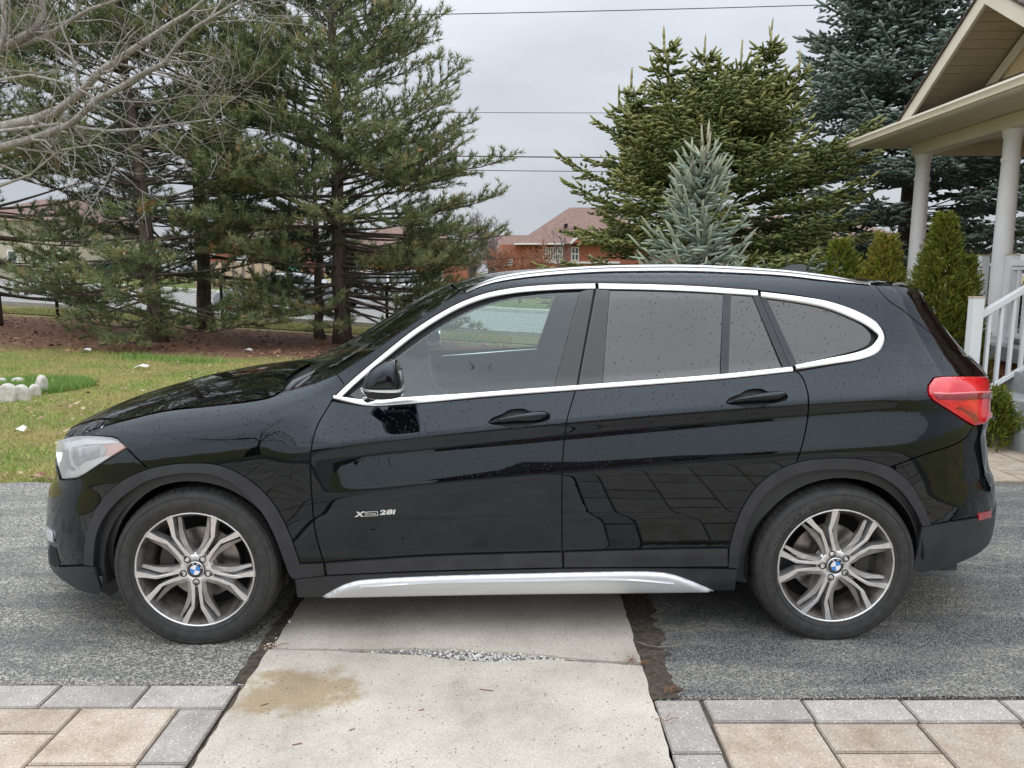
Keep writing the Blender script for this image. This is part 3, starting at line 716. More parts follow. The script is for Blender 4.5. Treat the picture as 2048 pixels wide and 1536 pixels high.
roof = loft('roof', rf_e, rf_e[:, 2] + rf_b, rf_e[:, 0] - np.interp(rf_e[:, 0], [-.35, .0, 1.4, 1.8], [.10, .05, -.03, -.08]), M_PAINT, 24, 2.2)
# dark band behind the bonnet, wipers
cw_e = S_of(spl([(562, 784), (600, 776), (640, 763), (668, 751)], 8)) + np.array([0, .006, -.035])
loft('cowl_panel', cw_e, cw_e[:, 2] + .03, cw_e[:, 0] - .13, M_BLACK, 20)
M_WIPER = P('wiper_grey', (.07, .072, .075), .35)
wpz = lambda x: float(np.interp(x, [-1.1, -.95, -.85, -.7], [1.03, 1.065, 1.09, 1.15]))
for (dx, dy) in ((0, 0), (.0, .42)):
    w_ = MB(); w_.tube([(-.985 + dx, -.70 + dy, 1.03), (-.955 + dx, -.66 + dy, 1.072), (-.90 + dx, -.56 + dy, 1.100), (-.87 + dx, -.38 + dy, 1.128)], [.018, .016, .011, .007], 6)
    w_.tube([(-.93 + dx, -.72 + dy, 1.062), (-.885 + dx, -.50 + dy, 1.105), (-.865 + dx, -.30 + dy, 1.128), (-.86 + dx, -.10 + dy, 1.135)], .009, 5)
    w_.build('wiper', M_WIPER, CAR, True)
# spoiler over the rear window
def L2(px, py, y):   # local point on the plane y = const
    d = lray(px, py); t = (y - CAM_L.y) / d.y; q = CAM_L + d * t; return (q.x, q.y, q.z)
sp_e = S_of(c_spo); sp_e[:, 1] += .003
kk = np.linspace(0, 1, len(sp_e))
loft('roof_spoiler', sp_e, sp_e[:, 2] + .025 + .01 * kk, sp_e[:, 0] + .08 + .05 * kk, M_PAINT, 24, 2.2)
sf = MB(); fx, fy, fz = L2(1580, 535, 0.0)
sf.prism([(fx - .10, fz - .05), (fx - .06, fz - .012), (fx - .01, fz + .012), (fx + .05, fz + .018), (fx + .075, fz + .014), (fx + .085, fz - .05)], [-.028, -.018, -.008, -.006, -.006, -.028], [.028, .018, .008, .006, .006, .028], 'y')
sf.build('roof_aerial', M_GLOSS, CAR, angle=50)
# roof rails: raised bar with a foot line
def rail():
    base = S_of(spl([(933, 583), (962, 570), (1005, 559), (1080, 549), (1200, 541), (1350, 539), (1450, 542), (1560, 548), (1640, 557), (1690, 562), (1738, 567)], 9))
    topc = spl([(931, 583), (955, 565), (995, 551), (1080, 539), (1200, 531), (1350, 529), (1450, 532), (1560, 539), (1640, 548), (1690, 556), (1741, 568)], 9)
    V = []; n = len(base); tb = np.array([topc[min(int(round(i * (len(topc) - 1) / (n - 1))), len(topc) - 1)] for i in range(n)])
    for i in range(n):
        y = base[i, 1] + .012; q = L2(tb[i, 0], tb[i, 1], y)
        hgt = max(q[2] - base[i, 2], .006); x = base[i, 0]; z0 = base[i, 2]; y0 = base[i, 1]
        V.append([(x, y0 - .010, z0 - .004), (x, y0 - .005, z0 + hgt * .45), (x, y0 + .002, z0 + hgt * .5), (x, y0 + .002, z0 + hgt * .58), (x, y0 - .012, z0 + hgt * .62), (x, y0 - .003, z0 + hgt * .92), (x, y0 + .012, z0 + hgt), (x, y0 + .035, z0 + hgt * .9), (x, y0 + .04, z0 - .004)])
    k = 9; mb = MB(); mb.add([v for r in V for v in r], [(i * k + j, i * k + (j + 1) % k, (i + 1) * k + (j + 1) % k, (i + 1) * k + j) for i in range(n - 1) for j in range(k)] + [tuple(range(k)), tuple(range((n - 1) * k, n * k))])
    me = mb.mesh('roof_rail'); smooth(me); me.set_sharp_from_angle(angle=math.radians(38)); return me
both('roof_rail', rail(), M_ALU)

# door handles: cup, grip
def handle(cup, PD, dx, dy):
    c = UV(cup); both('handle_cup', panel_mesh('handle_cup', shrink(clean(c), -.006), h=-.016, thick=.002, dz=.006, du=.012, dome=(-.012, .03)), M_PAINT, PD)
    top = shift(spl([(979, 845), (1000, 838), (1040, 829), (1075, 824), (1094, 826), (1098, 832)], 5), dx, dy)
    bot = shift(spl([(1098, 833), (1085, 840), (1060, 843), (1020, 845), (979, 846)], 5), dx, dy)
    return both('door_handle', panel_mesh('door_handle', clean(UV(top + bot[:-1])), h=.002, thick=.02, dz=.004, du=.01, dome=(.026, .016)), M_PAINT, PD)
hf = handle(cupF, FD, 0, 0); hr = handle(cupR, RD, 475, -40)

# mirrors
def blob(outline, Y, layers, name, mat, parent):
    pts = [L2(px, py, Y) for px, py in outline]; c = np.mean(np.array(pts), 0); V = []; n = len(pts)
    for dy, s, dz, dx in layers:
        for p in pts: V.append((c[0] + (p[0] - c[0]) * s + dx, Y + dy, c[2] + (p[2] - c[2]) * s + dz))
    m = len(layers)
    F = [(i * n + k, i * n + (k + 1) % n, (i + 1) * n + (k + 1) % n, (i + 1) * n + k) for i in range(m - 1) for k in range(n)] + [tuple(range(n)), tuple(range((m - 1) * n, m * n))]
    mb = MB(); mb.add(V, F); me = mb.mesh(name, False); smooth(me); me.set_sharp_from_angle(angle=math.radians(60))
    return both(name, me, mat, parent)
mir_cap = spl([(725, 771), (730, 757), (742, 739), (760, 726), (779, 720), (792, 725), (800, 742), (805, 765), (805, 772), (765, 772), (725, 771)], 5)[:-1]
MIR = blob(mir_cap, -.99, [(.085, .78, .004, .012), (.05, .95, 0, .004), (.0, 1.0, 0, 0), (-.04, .97, -.002, .002), (-.065, .86, -.006, .006), (-.078, .66, -.01, .01), (-.082, .4, -.012, .012)], 'wing_mirror', M_PAINT, FD)
blob(spl([(727, 773), (765, 774), (806, 774), (806, 780), (765, 780), (732, 777)], 5), -.99, [(.06, .95, 0, 0), (0, 1.0, 0, 0), (-.05, .97, .001, 0), (-.074, .86, .001, .004), (-.086, .7, .001, .006)], 'mirror_indicator', M_LENS if False else P('clear_indicator', (0.62, 0.63, 0.62), 0.15, Coat_Weight=1.0), MIR)
blob(spl([(722, 776), (735, 780), (765, 781), (806, 781), (804, 791), (790, 796), (760, 798), (738, 794), (722, 776)], 5)[:-1], -.985, [(.09, .7, .004, 0), (.05, .97, 0, 0), (0, 1.0, 0, 0), (-.04, .96, .002, 0), (-.07, .8, .005, .004)], 'mirror_base', M_GLOSS, MIR)
mbm = MB(); mbm.tube([L2(735, 795, -.86), L2(748, 792, -.93), L2(760, 788, -.96)], [.022, .02, .016], 8)
both('mirror_arm', mbm.mesh('mirror_arm', True), M_GLOSS, MIR)
mg = MB(); mgp = [L2(px, py, -.99) for px, py in ((804, 735), (806, 765), (805, 785), (800, 790))]
mg.box(mgp[0][0] - .020, mgp[0][0] - .001, -1.02, -.93, mgp[2][2] + .025, mgp[0][2] - .008)
both('mirror_glass', mg.mesh('mirror_glass'), M_CHROME, MIR)

# badge on the front door
def on_door(me, px, py, w, rot):
    u, z = uv_of(px, py); n = Snorm(np.array(u), np.array(z)); p = Soff(np.array(u), np.array(z), np.array(.004))
    ex = Sx(u + .01, z) - Sx(u - .01, z); ex /= np.linalg.norm(ex); ez = np.cross(n, ex) * -1; ez = np.cross(ex, n) * -1
    ez = np.cross(n, ex); ez *= np.sign(ez[2])
    c, s = math.cos(rot), math.sin(rot)
    me_map(me, lambda v: p + np.outer(v[:, 0] * c - v[:, 1] * s, ex) + np.outer(v[:, 0] * s + v[:, 1] * c, ez) + np.outer(v[:, 2], n))
    return me
BR = math.radians(3.2)
link('badge_letters', on_door(text_mesh('X', .029, .002, .25, 1.45, bold=.0012), 711.5, 1032.5, 0, BR), M_ALU, FD[0])
link('badge_letters', on_door(text_mesh('Drive', .0165, .002, .15, 1.22), 729.5, 1029.8, 0, BR), M_ALU, FD[0])
link('badge_letters', on_door(text_mesh('28i', .0275, .002, .18, 1.85, spacing=1.02, bold=.0010), 759.5, 1028.6, 0, BR), M_ALU, FD[0])
fr = MB(); fr.box(0, .056, 0, .0016, -.002, .002); fr.box(0.003, .059, .0175, .0195, -.002, .002); fr.box(.056, .0585, 0, .0195, -.002, .002)
link('badge_frame', on_door(fr.mesh('badge_frame'), 728.0, 1032.0, 0, BR), M_ALU, FD[0])

# front face: kidney grilles, plate zone (seen only from the side)
xfz = lambda z: float(np.interp(z, ZG, XFt))
for s in (-1, 1):
    g = MB(); fr2 = MB(); pts = []
    for k in range(20):
        t = 2 * math.pi * k / 20; c, q = math.cos(t), math.sin(t)
        pts.append((s * .16 + .13 * math.copysign(abs(c) ** .6, c), .66 + .085 * math.copysign(abs(q) ** .6, q)))
    x0 = xfz(.66) + .03
    g.prism(pts, [x0 + .10 * abs(p[0]) ** 1.5 for p in pts], [x0 + .06] * 20, 'x'); g.build('grille', M_BLACK, CAR)
    fr2.tube([(x0 + .10 * abs(p[0]) ** 1.5 - .006, p[0], p[1]) for p in pts] + [(x0 + .10 * abs(pts[0][0]) ** 1.5 - .006, pts[0][0], pts[0][1])], .010, 6); fr2.build('grille_surround', M_CHROME, CAR, True)

# underside, wheel wells, cabin
ub = MB(); ub.box(-1.95, 1.70, -.62, .62, .22, .27); ub.box(-.95, .95, -.80, .80, .19, .25); ub.build('underbody', M_BLACK, CAR, bevel=.03)
for wx in (-1.335, 1.335):
    for s in (-1, 1):
        wl = MB(); n = 25; R0 = .375; V = []
        for k in range(n):
            a = math.radians((-14 if wx < 0 else 2) + (205 if wx < 0 else 190) * k / (n - 1)); q = (wx + R0 * math.cos(a), .335 + R0 * math.sin(a))
            V += [(q[0], s * .875, q[1]), (q[0], s * .55, q[1])]
        wl.add(V, [(2 * k, 2 * k + 2, 2 * k + 3, 2 * k + 1) for k in range(n - 1)] + [tuple(2 * k + 1 for k in range(n))])
        wl.build('wheel_well', M_BLACK, CAR, True, fix=False)
    if wx < 0:
        for s in (-1, 1):
            fl = MB(); fl.prism([(-1.77, .20), (-1.735, .175), (-1.69, .215), (-1.70, .33), (-1.75, .36)], s * .58, s * .80, 'y'); fl.build('mud_flap', M_BLACK, CAR)
def rbox(mb, x0, x1, y0, y1, z0, z1): return mb.box(x0, x1, y0, y1, z0, z1)
dash = MB(); dash.prism([(-.95, .60), (-.95, 1.06), (-.72, 1.075), (-.50, 1.02), (-.42, .93), (-.48, .60)], -.74, .74, 'y'); dash.build('dashboard', M_DASH, CAR, bevel=.02)
fl = MB(); fl.box(-.95, 1.9, -.80, .80, .27, .34); fl.build('cabin_floor', M_DASH, CAR)
for s in (-1, 1):
    st = MB(); st.prism([(.02, .42), (.05, .60), (.46, .56), (.50, .42)], s * .37 - .25, s * .37 + .25, 'y'); st.build('seat_cushion', M_LEATHER, CAR, bevel=.05, seg=3)
    sb = MB(); sb.prism([(.38, .52), (.50, .50), (.72, 1.10), (.70, 1.18), (.62, 1.18), (.56, 1.08)], s * .37 - .24, s * .37 + .24, 'y'); so = sb.build('seat_back', M_LEATHER, CAR, bevel=.05, seg=3)
    hd = MB(); hd.prism([(.62, 1.20), (.72, 1.20), (.76, 1.36), (.70, 1.39), (.64, 1.36)], s * .37 - .13, s * .37 + .13, 'y'); hd.build('headrest', M_LEATHER, so, bevel=.03, seg=3)
rs = MB(); rs.prism([(.95, .45), (.98, .62), (1.35, .60), (1.38, .45)], -.66, .66, 'y'); rs.build('rear_seat', M_LEATHER, CAR, bevel=.05)
rb = MB(); rb.prism([(1.32, .55), (1.44, .55), (1.62, 1.14), (1.52, 1.16)], -.64, .64, 'y'); rb.build('rear_seat_back', M_LEATHER, CAR, bevel=.05)
sw = MB(); ctr = Vector((-.33, -.37, .97)); ax = Vector((.92, 0, .38)).normalized(); e1 = Vector((0, 1, 0)); e2 = ax.cross(e1)
ring = [ctr + (e1 * math.cos(2 * math.pi * k / 24) + e2 * math.sin(2 * math.pi * k / 24)) * .185 for k in range(25)]
sw.tube(ring, .015, 6); sw.tube([ctr - ax * .18, ctr], [.03, .05], 8); sw.tube([ctr - e1 * .18, ctr + e1 * .18], .014, 5); sw.build('steering_wheel', M_DASH, CAR, True)

# ------------------------------------------------------------------ wheels
def rot2(p, a): c, s = math.cos(a), math.sin(a); return (p[0] * c - p[1] * s, p[0] * s + p[1] * c)
def make_wheel(rot, side, name='wheel'):
    """axis along y, outer side towards -y; returns dict of meshes"""
    parts = []
    RT, RI = .342, .2455
    # tyre: profile (radius, y) from inner bead round the tread to the outer bead
    prof = [(RI - .012, .205), (RI + .01, .212), (.285, .222), (.318, .218), (.333, .205), (.339, .18), (RT, .14), (RT, .08), (.3395, .045), (.333, .018), (.322, .004), (.316, .002), (.300, -.004), (.285, -.006), (.268, -.002), (RI + .008, .004), (RI - .006, .012)]
    n = 96; mb = MB(); mb.lathe(prof, n, 'y')
    def squash(me):
        def f(v):
            v = v.copy(); low = np.clip((-.24 - v[:, 2]) / .1, 0, 1); out = v[:, 1] < .1
            v[:, 1] += np.where(out, -1, 1) * .006 * low; v[:, 2] = np.maximum(v[:, 2], -.3245); return v
        me_map(me, f); return me
    parts.append(('tyre', squash(mb.mesh('tyre', True)), M_RUBBER, None))
    # tread blocks on the outer shoulder and rib
    tb = MB(); nb = 64
    for k in range(nb):
        a0 = 2 * math.pi * (k + .10) / nb; a1 = 2 * math.pi * (k + .88) / nb; sk = .03
        for (y0, y1, r0, r1) in ((.016, .050, .3345, .3435), (.058, .095, .3425, .3455), (.103, .140, .3435, .3455)):
            V = []
            for (a, y, r) in ((a0, y0, r0), (a1, y0, r0), (a1 + sk, y1, r1), (a0 + sk, y1, r1)):
                for rr in (r - .008, r): V.append((rr * math.cos(a), y, rr * math.sin(a)))
            tb.add(V, [(1, 3, 5, 7), (0, 1, 3, 2), (2, 3, 5, 4), (4, 5, 7, 6), (6, 7, 1, 0)])
    parts.append(('tread_blocks', squash(tb.mesh('tread_blocks', False)), M_RUBBER, 'tyre'))
    # thin raised rings on the sidewall
    rg = MB(); rg.lathe([(.3105, .0005), (.3115, -.0028), (.3125, .0015)], 96, 'y'); rg.lathe([(.262, -.001), (.2635, -.0035), (.265, -.001)], 96, 'y')
    parts.append(('sidewall_ring', squash(rg.mesh('sidewall_ring', True)), M_RUBBER, 'tyre'))
    tm = text_mesh('MOVE Gen 2 AS', .026, .0012, 0, 1.25, spacing=1.15)
    def bend(v, a_start=math.radians(158) if rot == 0 else math.radians(168)):
        a = a_start - v[:, 0] / .287; r = .276 + v[:, 1]
        return np.stack([r * np.cos(a), -.0058 - np.clip(v[:, 2], 0, 1) * 1.2 + .0012 + .0 * r, r * np.sin(a)], -1)
    me_map(tm, bend); parts.append(('sidewall_letters', tm, M_RUBBER if rot == 0 else M_LETTER, 'tyre'))
    # rim
    rim = MB(); rim.lathe([(.2375, .020), (.2405, .006), (.2445, .0035), (.2475, .006), (.248, .016), (.244, .02)], 80, 'y')
    parts.append(('rim_lip', rim.mesh('rim_lip', True), M_MACH, None))
    br = MB(); br.lathe([(.240, .008), (.231, .022), (.226, .040), (.221, .070), (.210, .085), (.208, .17), (.216, .20), (.24, .205)], 64, 'y')
    parts.append(('rim_barrel', br.mesh('rim_barrel', True), M_BARREL, None))
    bk = MB(); bk.lathe([(.001, .150), (.215, .150)], 32, 'y'); parts.append(('dust_shield', bk.mesh('dust_shield'), M_BLACK, None))
    dc = MB(); dc.lathe([(.078, .100), (.155, .100), (.157, .104), (.157, .118), (.078, .12)], 56, 'y'); dc.lathe([(.0, .082), (.070, .082), (.078, .10)], 32, 'y')
    parts.append(('brake_disc', dc.mesh('brake_disc', False), M_DISC, None))
    ca = MB(); cr = []
    for k in range(9):
        a = math.radians((170 if side == 'f' else -8) + 56 * (k / 8 - .5)); cr.append((.172 * math.cos(a), .172 * math.sin(a)))
    for k in range(8, -1, -1):
        a = math.radians((170 if side == 'f' else -8) + 56 * (k / 8 - .5)); cr.append((.112 * math.cos(a), .112 * math.sin(a)))
    ca.prism(cr, .075, .14, 'y'); parts.append(('brake_caliper', ca.mesh('brake_caliper'), P('caliper_grey', (.06, .055, .05), .6, .3), None))
    # hub
    hb = MB(); prof_h = [(.0, .020), (.0345, .020), (.036, .013), (.062, .016), (.074, .028), (.076, .06)]
    hb.lathe(prof_h, 40, 'y'); parts.append(('hub', hb.mesh('hub', True), M_MACH, None))
    lug = MB(); 
    for k in range(5):
        a = rot - math.pi / 2 + 2 * math.pi * k / 5; cx, cz = .0535 * math.cos(a), .0535 * math.sin(a)
        lg = MB(); lg.lathe([(.0, .0185), (.0092, .0185), (.0098, .0140), (.0145, .0120), (.0155, .0150)], 16, 'y'); me = lg.mesh('wheel_bolt', True)
        me_map(me, lambda v: v + np.array([cx, -.001, cz])); parts.append(('wheel_bolt', me, P('bolt_dark', (.018, .017, .016), .7, 0) if k == 0 and rot == 0 else bpy.data.materials['bolt_dark'], None))
    A = [(.040, .0235), (.100, .0215), (.155, .0245), (.190, .046), (.241, .0775)]
    B = [(.2455, .0490), (.205, .0330), (.168, .0135), (.120, .0085), (.072, .0065), (.046, .0085)]
    yA = [.0125, .0125, .011, .0085, .0065]; yB = [.0065, .0085, .0105, .012, .0125, .013]
    bl = [(.046, .0200), (.100, .0235), (.140, .0290), (.165, .0415), (.200, .0655), (.2240, .0815), (.2290, .0870), (.2230, .0900), (.200, .0805), (.165, .0615), (.130, .0475), (.100, .0400), (.074, .0385), (.052, .036)]
    yb = [.017, .018, .021, .025, .028, .030, .032, .034, .034, .031, .027, .023, .020, .018]
    for k in range(5):
        a = rot - math.pi / 2 + 2 * math.pi * k / 5
        for s in (1, -1):
            poly = [(p[0], s * p[1]) for p in A + B]; q = [rot2(p, a) for p in poly]
            sp = MB(); sp.prism(q, yA + yB, [.055] * len(q), 'y'); parts.append(('spoke', sp.mesh('spoke'), M_MACH, None))
            poly = [(p[0], s * p[1]) for p in bl]; q = [rot2(p, a) for p in poly]
            sp = MB(); sp.prism(q, yb, [.050] * len(q), 'y'); parts.append(('inner_spoke', sp.mesh('inner_spoke'), M_WGREY, None))
        wb = MB(); q = [rot2(p, a) for p in ((.040, -.012), (.078, -.010), (.078, .010), (.040, .012))]; wb.prism(q, .020, .05, 'y'); parts.append(('spoke_web', wb.mesh('spoke_web'), M_WGREY, None))
    # emblem: dark ring, blue and white quarters, letters
    er = MB(); er.lathe([(.0, .0105), (.021, .0105), (.0225, .009), (.0325, .009), (.034, .012), (.034, .02)], 40, 'y'); parts.append(('emblem', er.mesh('emblem', True), P('emblem_black', (.01, .01, .012), .2, Coat_Weight=1.0), None))
    ering = MB(); ering.lathe([(.0330, .0085), (.0345, .0078), (.0360, .0105)], 40, 'y'); parts.append(('emblem_ring', ering.mesh('emblem_ring', True), M_CHROME, 'emblem'))
    for k in range(4):
        qd = MB(); a0 = math.pi / 2 * k + (rot * 0 - .35 if rot == 0 else .15); pts = [(0, 0)] + [(.0208 * math.cos(a0 + math.pi / 2 * j / 8), .0208 * math.sin(a0 + math.pi / 2 * j / 8)) for j in range(9)]
        qd.prism(pts, .0085, .0105, 'y'); parts.append(('emblem_quarter', qd.mesh('emblem_quarter'), M_BLUE if k % 2 == 0 else M_WHITE, 'emblem'))
    for ch, da in (('B', 42), ('M', 0), ('W', -42)):
        t = text_mesh(ch, .0105, .0006, 0, 1.0, align='CENTER'); a = math.radians(90 + da - 6 + (0 if rot == 0 else 10) - 20)
        def place(v, a=a):
            lx, ly = v[:, 0], v[:, 1] + .0235; ca_, sa_ = math.cos(a - math.pi / 2), math.sin(a - math.pi / 2)
            return np.stack([lx * ca_ - ly * sa_, .0082 - v[:, 2], lx * sa_ + ly * ca_], -1)
        me_map(t, place); parts.append(('emblem_letter', t, M_WHITE, 'emblem'))
    return parts
def put_wheel(parts, x, s, parent=CAR):
    w = empty('wheel', (x, s * .8905, .3255)); w.parent = parent
    if s > 0: w.rotation_euler = (0, 0, math.pi)
    d = {}
    for nm, me, mat, par in parts:
        o = link(nm, me, mat, d.get(par, w)); d.setdefault(nm, o)
    return w
wf = make_wheel(0.0, 'f'); wr = make_wheel(math.radians(-18), 'r')
put_wheel(wf, -1.335, -1); put_wheel(wr, 1.335, -1); put_wheel(wf, -1.335, 1); put_wheel(wr, 1.335, 1)
# ------------------------------------------------------------------ ground, driveway, path, pavers
def make_ground_mat():
    m = bpy.data.materials.new('lawn_and_needle_litter'); t, b = nodes_of(m)
    n1 = tex(t, 'ShaderNodeTexNoise', 1.3, 'Object', Detail=7, Roughness=.65); n2 = tex(t, 'ShaderNodeTexNoise', 34, 'Object', Detail=4)
    g = ramp(t, n1.outputs['Fac'], [(.32, (.12, .17, .03)), (.50, (.22, .24, .06)), (.68, (.36, .29, .11))])
    br = ramp(t, n2.outputs['Fac'], [(.3, (.10, .048, .030)), (.55, (.22, .11, .065)), (.75, (.34, .20, .12))])
    tc = t.nodes.new('ShaderNodeTexCoord'); sx = t.nodes.new('ShaderNodeSeparateXYZ'); t.links.new(tc.outputs['Object'], sx.inputs[0])
    def mr(src, a, b_, c=0, d=1):
        r = t.nodes.new('ShaderNodeMapRange'); r.inputs['From Min'].default_value = a; r.inputs['From Max'].default_value = b_; r.inputs['To Min'].default_value = c; r.inputs['To Max'].default_value = d
        t.links.new(src, r.inputs['Value']); return r.outputs[0]
    def ma(op, a, b_):
        n = t.nodes.new('ShaderNodeMath'); n.operation = op
        for i, v in enumerate((a, b_)):
            if isinstance(v, (int, float)): n.inputs[i].default_value = v
            else: t.links.new(v, n.inputs[i])
        return n.outputs[0]
    n3 = tex(t, 'ShaderNodeTexNoise', .8, 'Object', Detail=8, Roughness=.7)
    yy = ma('ADD', sx.outputs['Y'], ma('MULTIPLY', ma('SUBTRACT', n3.outputs['Fac'], .5), 7.0))
    m1 = mr(yy, 14.2, 15.6); m2 = mr(yy, 21.8, 21.0)
    msk = ma('MULTIPLY', m1, m2)
    soil = mixc(t, .45, g.outputs[0], mixc(t, .5, br.outputs[0], (.16, .13, .05)))
    c = mixc(t, msk, soil, br.outputs[0])
    t.links.new(c, b.inputs['Base Color']); b.inputs['Roughness'].default_value = .95
    bump(t, b, n2.outputs['Fac'], .6, .03)
    return m
M_GROUND = make_ground_mat()
nx, ny = 130, 150
gx = np.concatenate([np.linspace(-220, -30, 20), np.linspace(-29, 14, 90), np.linspace(16, 220, 20)]); gy = np.concatenate([np.linspace(-80, 4, 16), np.linspace(4.6, 30, 110), np.linspace(33, 420, 24)])
GX, GY = np.meshgrid(gx, gy, indexing='ij'); GZ = terrain(GX, GY) - .02
rg = np.random.default_rng(5)
GZ = GZ + np.where((GY > 6.2) & (GY < 21) & (np.abs(GX) < 25), rg.uniform(-.012, .012, GX.shape), 0) - .05 * (GY < 5.0)
idx = np.arange(GX.size).reshape(GX.shape)
me = mesh_arrays('ground', np.stack([GX, GY, GZ], -1).reshape(-1, 3), np.stack([idx[:-1, :-1], idx[1:, :-1], idx[1:, 1:], idx[:-1, 1:]], -1).reshape(-1, 4), 4); smooth(me)
tag(link('ground', me, M_GROUND), kind='structure')

def make_asphalt():
    m = bpy.data.materials.new('worn_asphalt'); t, b = nodes_of(m)
    v = tex(t, 'ShaderNodeTexVoronoi', 150, 'Object', feature='F1'); sc_ = t.nodes.new('ShaderNodeSeparateColor'); t.links.new(v.outputs['Color'], sc_.inputs[0])
    v2 = tex(t, 'ShaderNodeTexVoronoi', 300, 'Object', feature='F1'); s2 = t.nodes.new('ShaderNodeSeparateColor'); t.links.new(v2.outputs['Color'], s2.inputs[0])
    st = ramp(t, sc_.outputs[0], [(.0, (.024, .025, .028)), (.34, (.085, .083, .080)), (.58, (.235, .228, .205)), (.84, (.70, .67, .58))])
    s3 = ramp(t, s2.outputs[1], [(.0, (.02, .021, .024)), (.40, (.11, .108, .102)), (.80, (.42, .405, .36))])
    mx = mixc(t, .45, st.outputs[0], s3.outputs[0])
    n = tex(t, 'ShaderNodeTexNoise', 1.6, 'Object', Detail=6, Roughness=.62)
    mp = t.nodes.new('ShaderNodeMapping'); tc = t.nodes.new('ShaderNodeTexCoord'); mp.inputs['Scale'].default_value = (.8, 2.6, 1); t.links.new(tc.outputs['Object'], mp.inputs[0]); t.links.new(mp.outputs[0], n.inputs['Vector'])
    k = ramp(t, n.outputs['Fac'], [(.38, (0, 0, 0)), (.58, (1, 1, 1))])
    tar = ramp(t, s2.outputs[0], [(.0, (.018, .019, .022)), (.55, (.055, .056, .060)), (.88, (.32, .315, .29))])
    # the sealed darker half lies to the right of the path
    sx = t.nodes.new('ShaderNodeSeparateXYZ'); t.links.new(tc.outputs['Object'], sx.inputs[0])
    r = t.nodes.new('ShaderNodeMapRange'); r.inputs['From Min'].default_value = -.9; r.inputs['From Max'].default_value = .6; r.inputs['To Min'].default_value = .22; r.inputs['To Max'].default_value = -.38; t.links.new(sx.outputs['X'], r.inputs['Value'])
    ad = t.nodes.new('ShaderNodeMath'); ad.operation = 'ADD'; ad.use_clamp = True; t.links.new(k.outputs[0], ad.inputs[0]); t.links.new(r.outputs[0], ad.inputs[1])
    c = mixc(t, ad.outputs[0], tar.outputs[0], mx)
    t.links.new(c, b.inputs['Base Color']); b.inputs['Roughness'].default_value = .72
    bump(t, b, v.outputs['Distance'], .7, .006); bump(t, b, v2.outputs['Distance'], .4, .004)
    return m
M_ASPH = make_asphalt()
def sheet(name, poly, z, mat, kind='structure', thick=0.0):
    mb = MB()
    if thick: mb.prism(poly, z - thick, z, 'z')
    else: mb.add([(x, y, z) for x, y in poly], [tuple(range(len(poly)))])
    o = mb.build(name, mat)
    if kind: tag(o, kind=kind)
    return o
rr = random.Random(3)
far = [(x, 5.52 + rr.uniform(-.035, .035) + .04 * math.sin(x * 1.7)) for x in np.linspace(9, -14, 110)]
near_l = [(-14, 2.722)] + [(x, 2.716 + rr.uniform(-.006, .006)) for x in np.linspace(-6, -1.03, 60)]
near_r = [(x, 2.612 + .018 * (x - .5) / .9 + rr.uniform(-.006, .006)) for x in np.linspace(.5, 6, 60)] + [(9, 2.76)]
sheet('driveway', near_l + near_r + far, 0.0, M_ASPH, 'structure', .06)

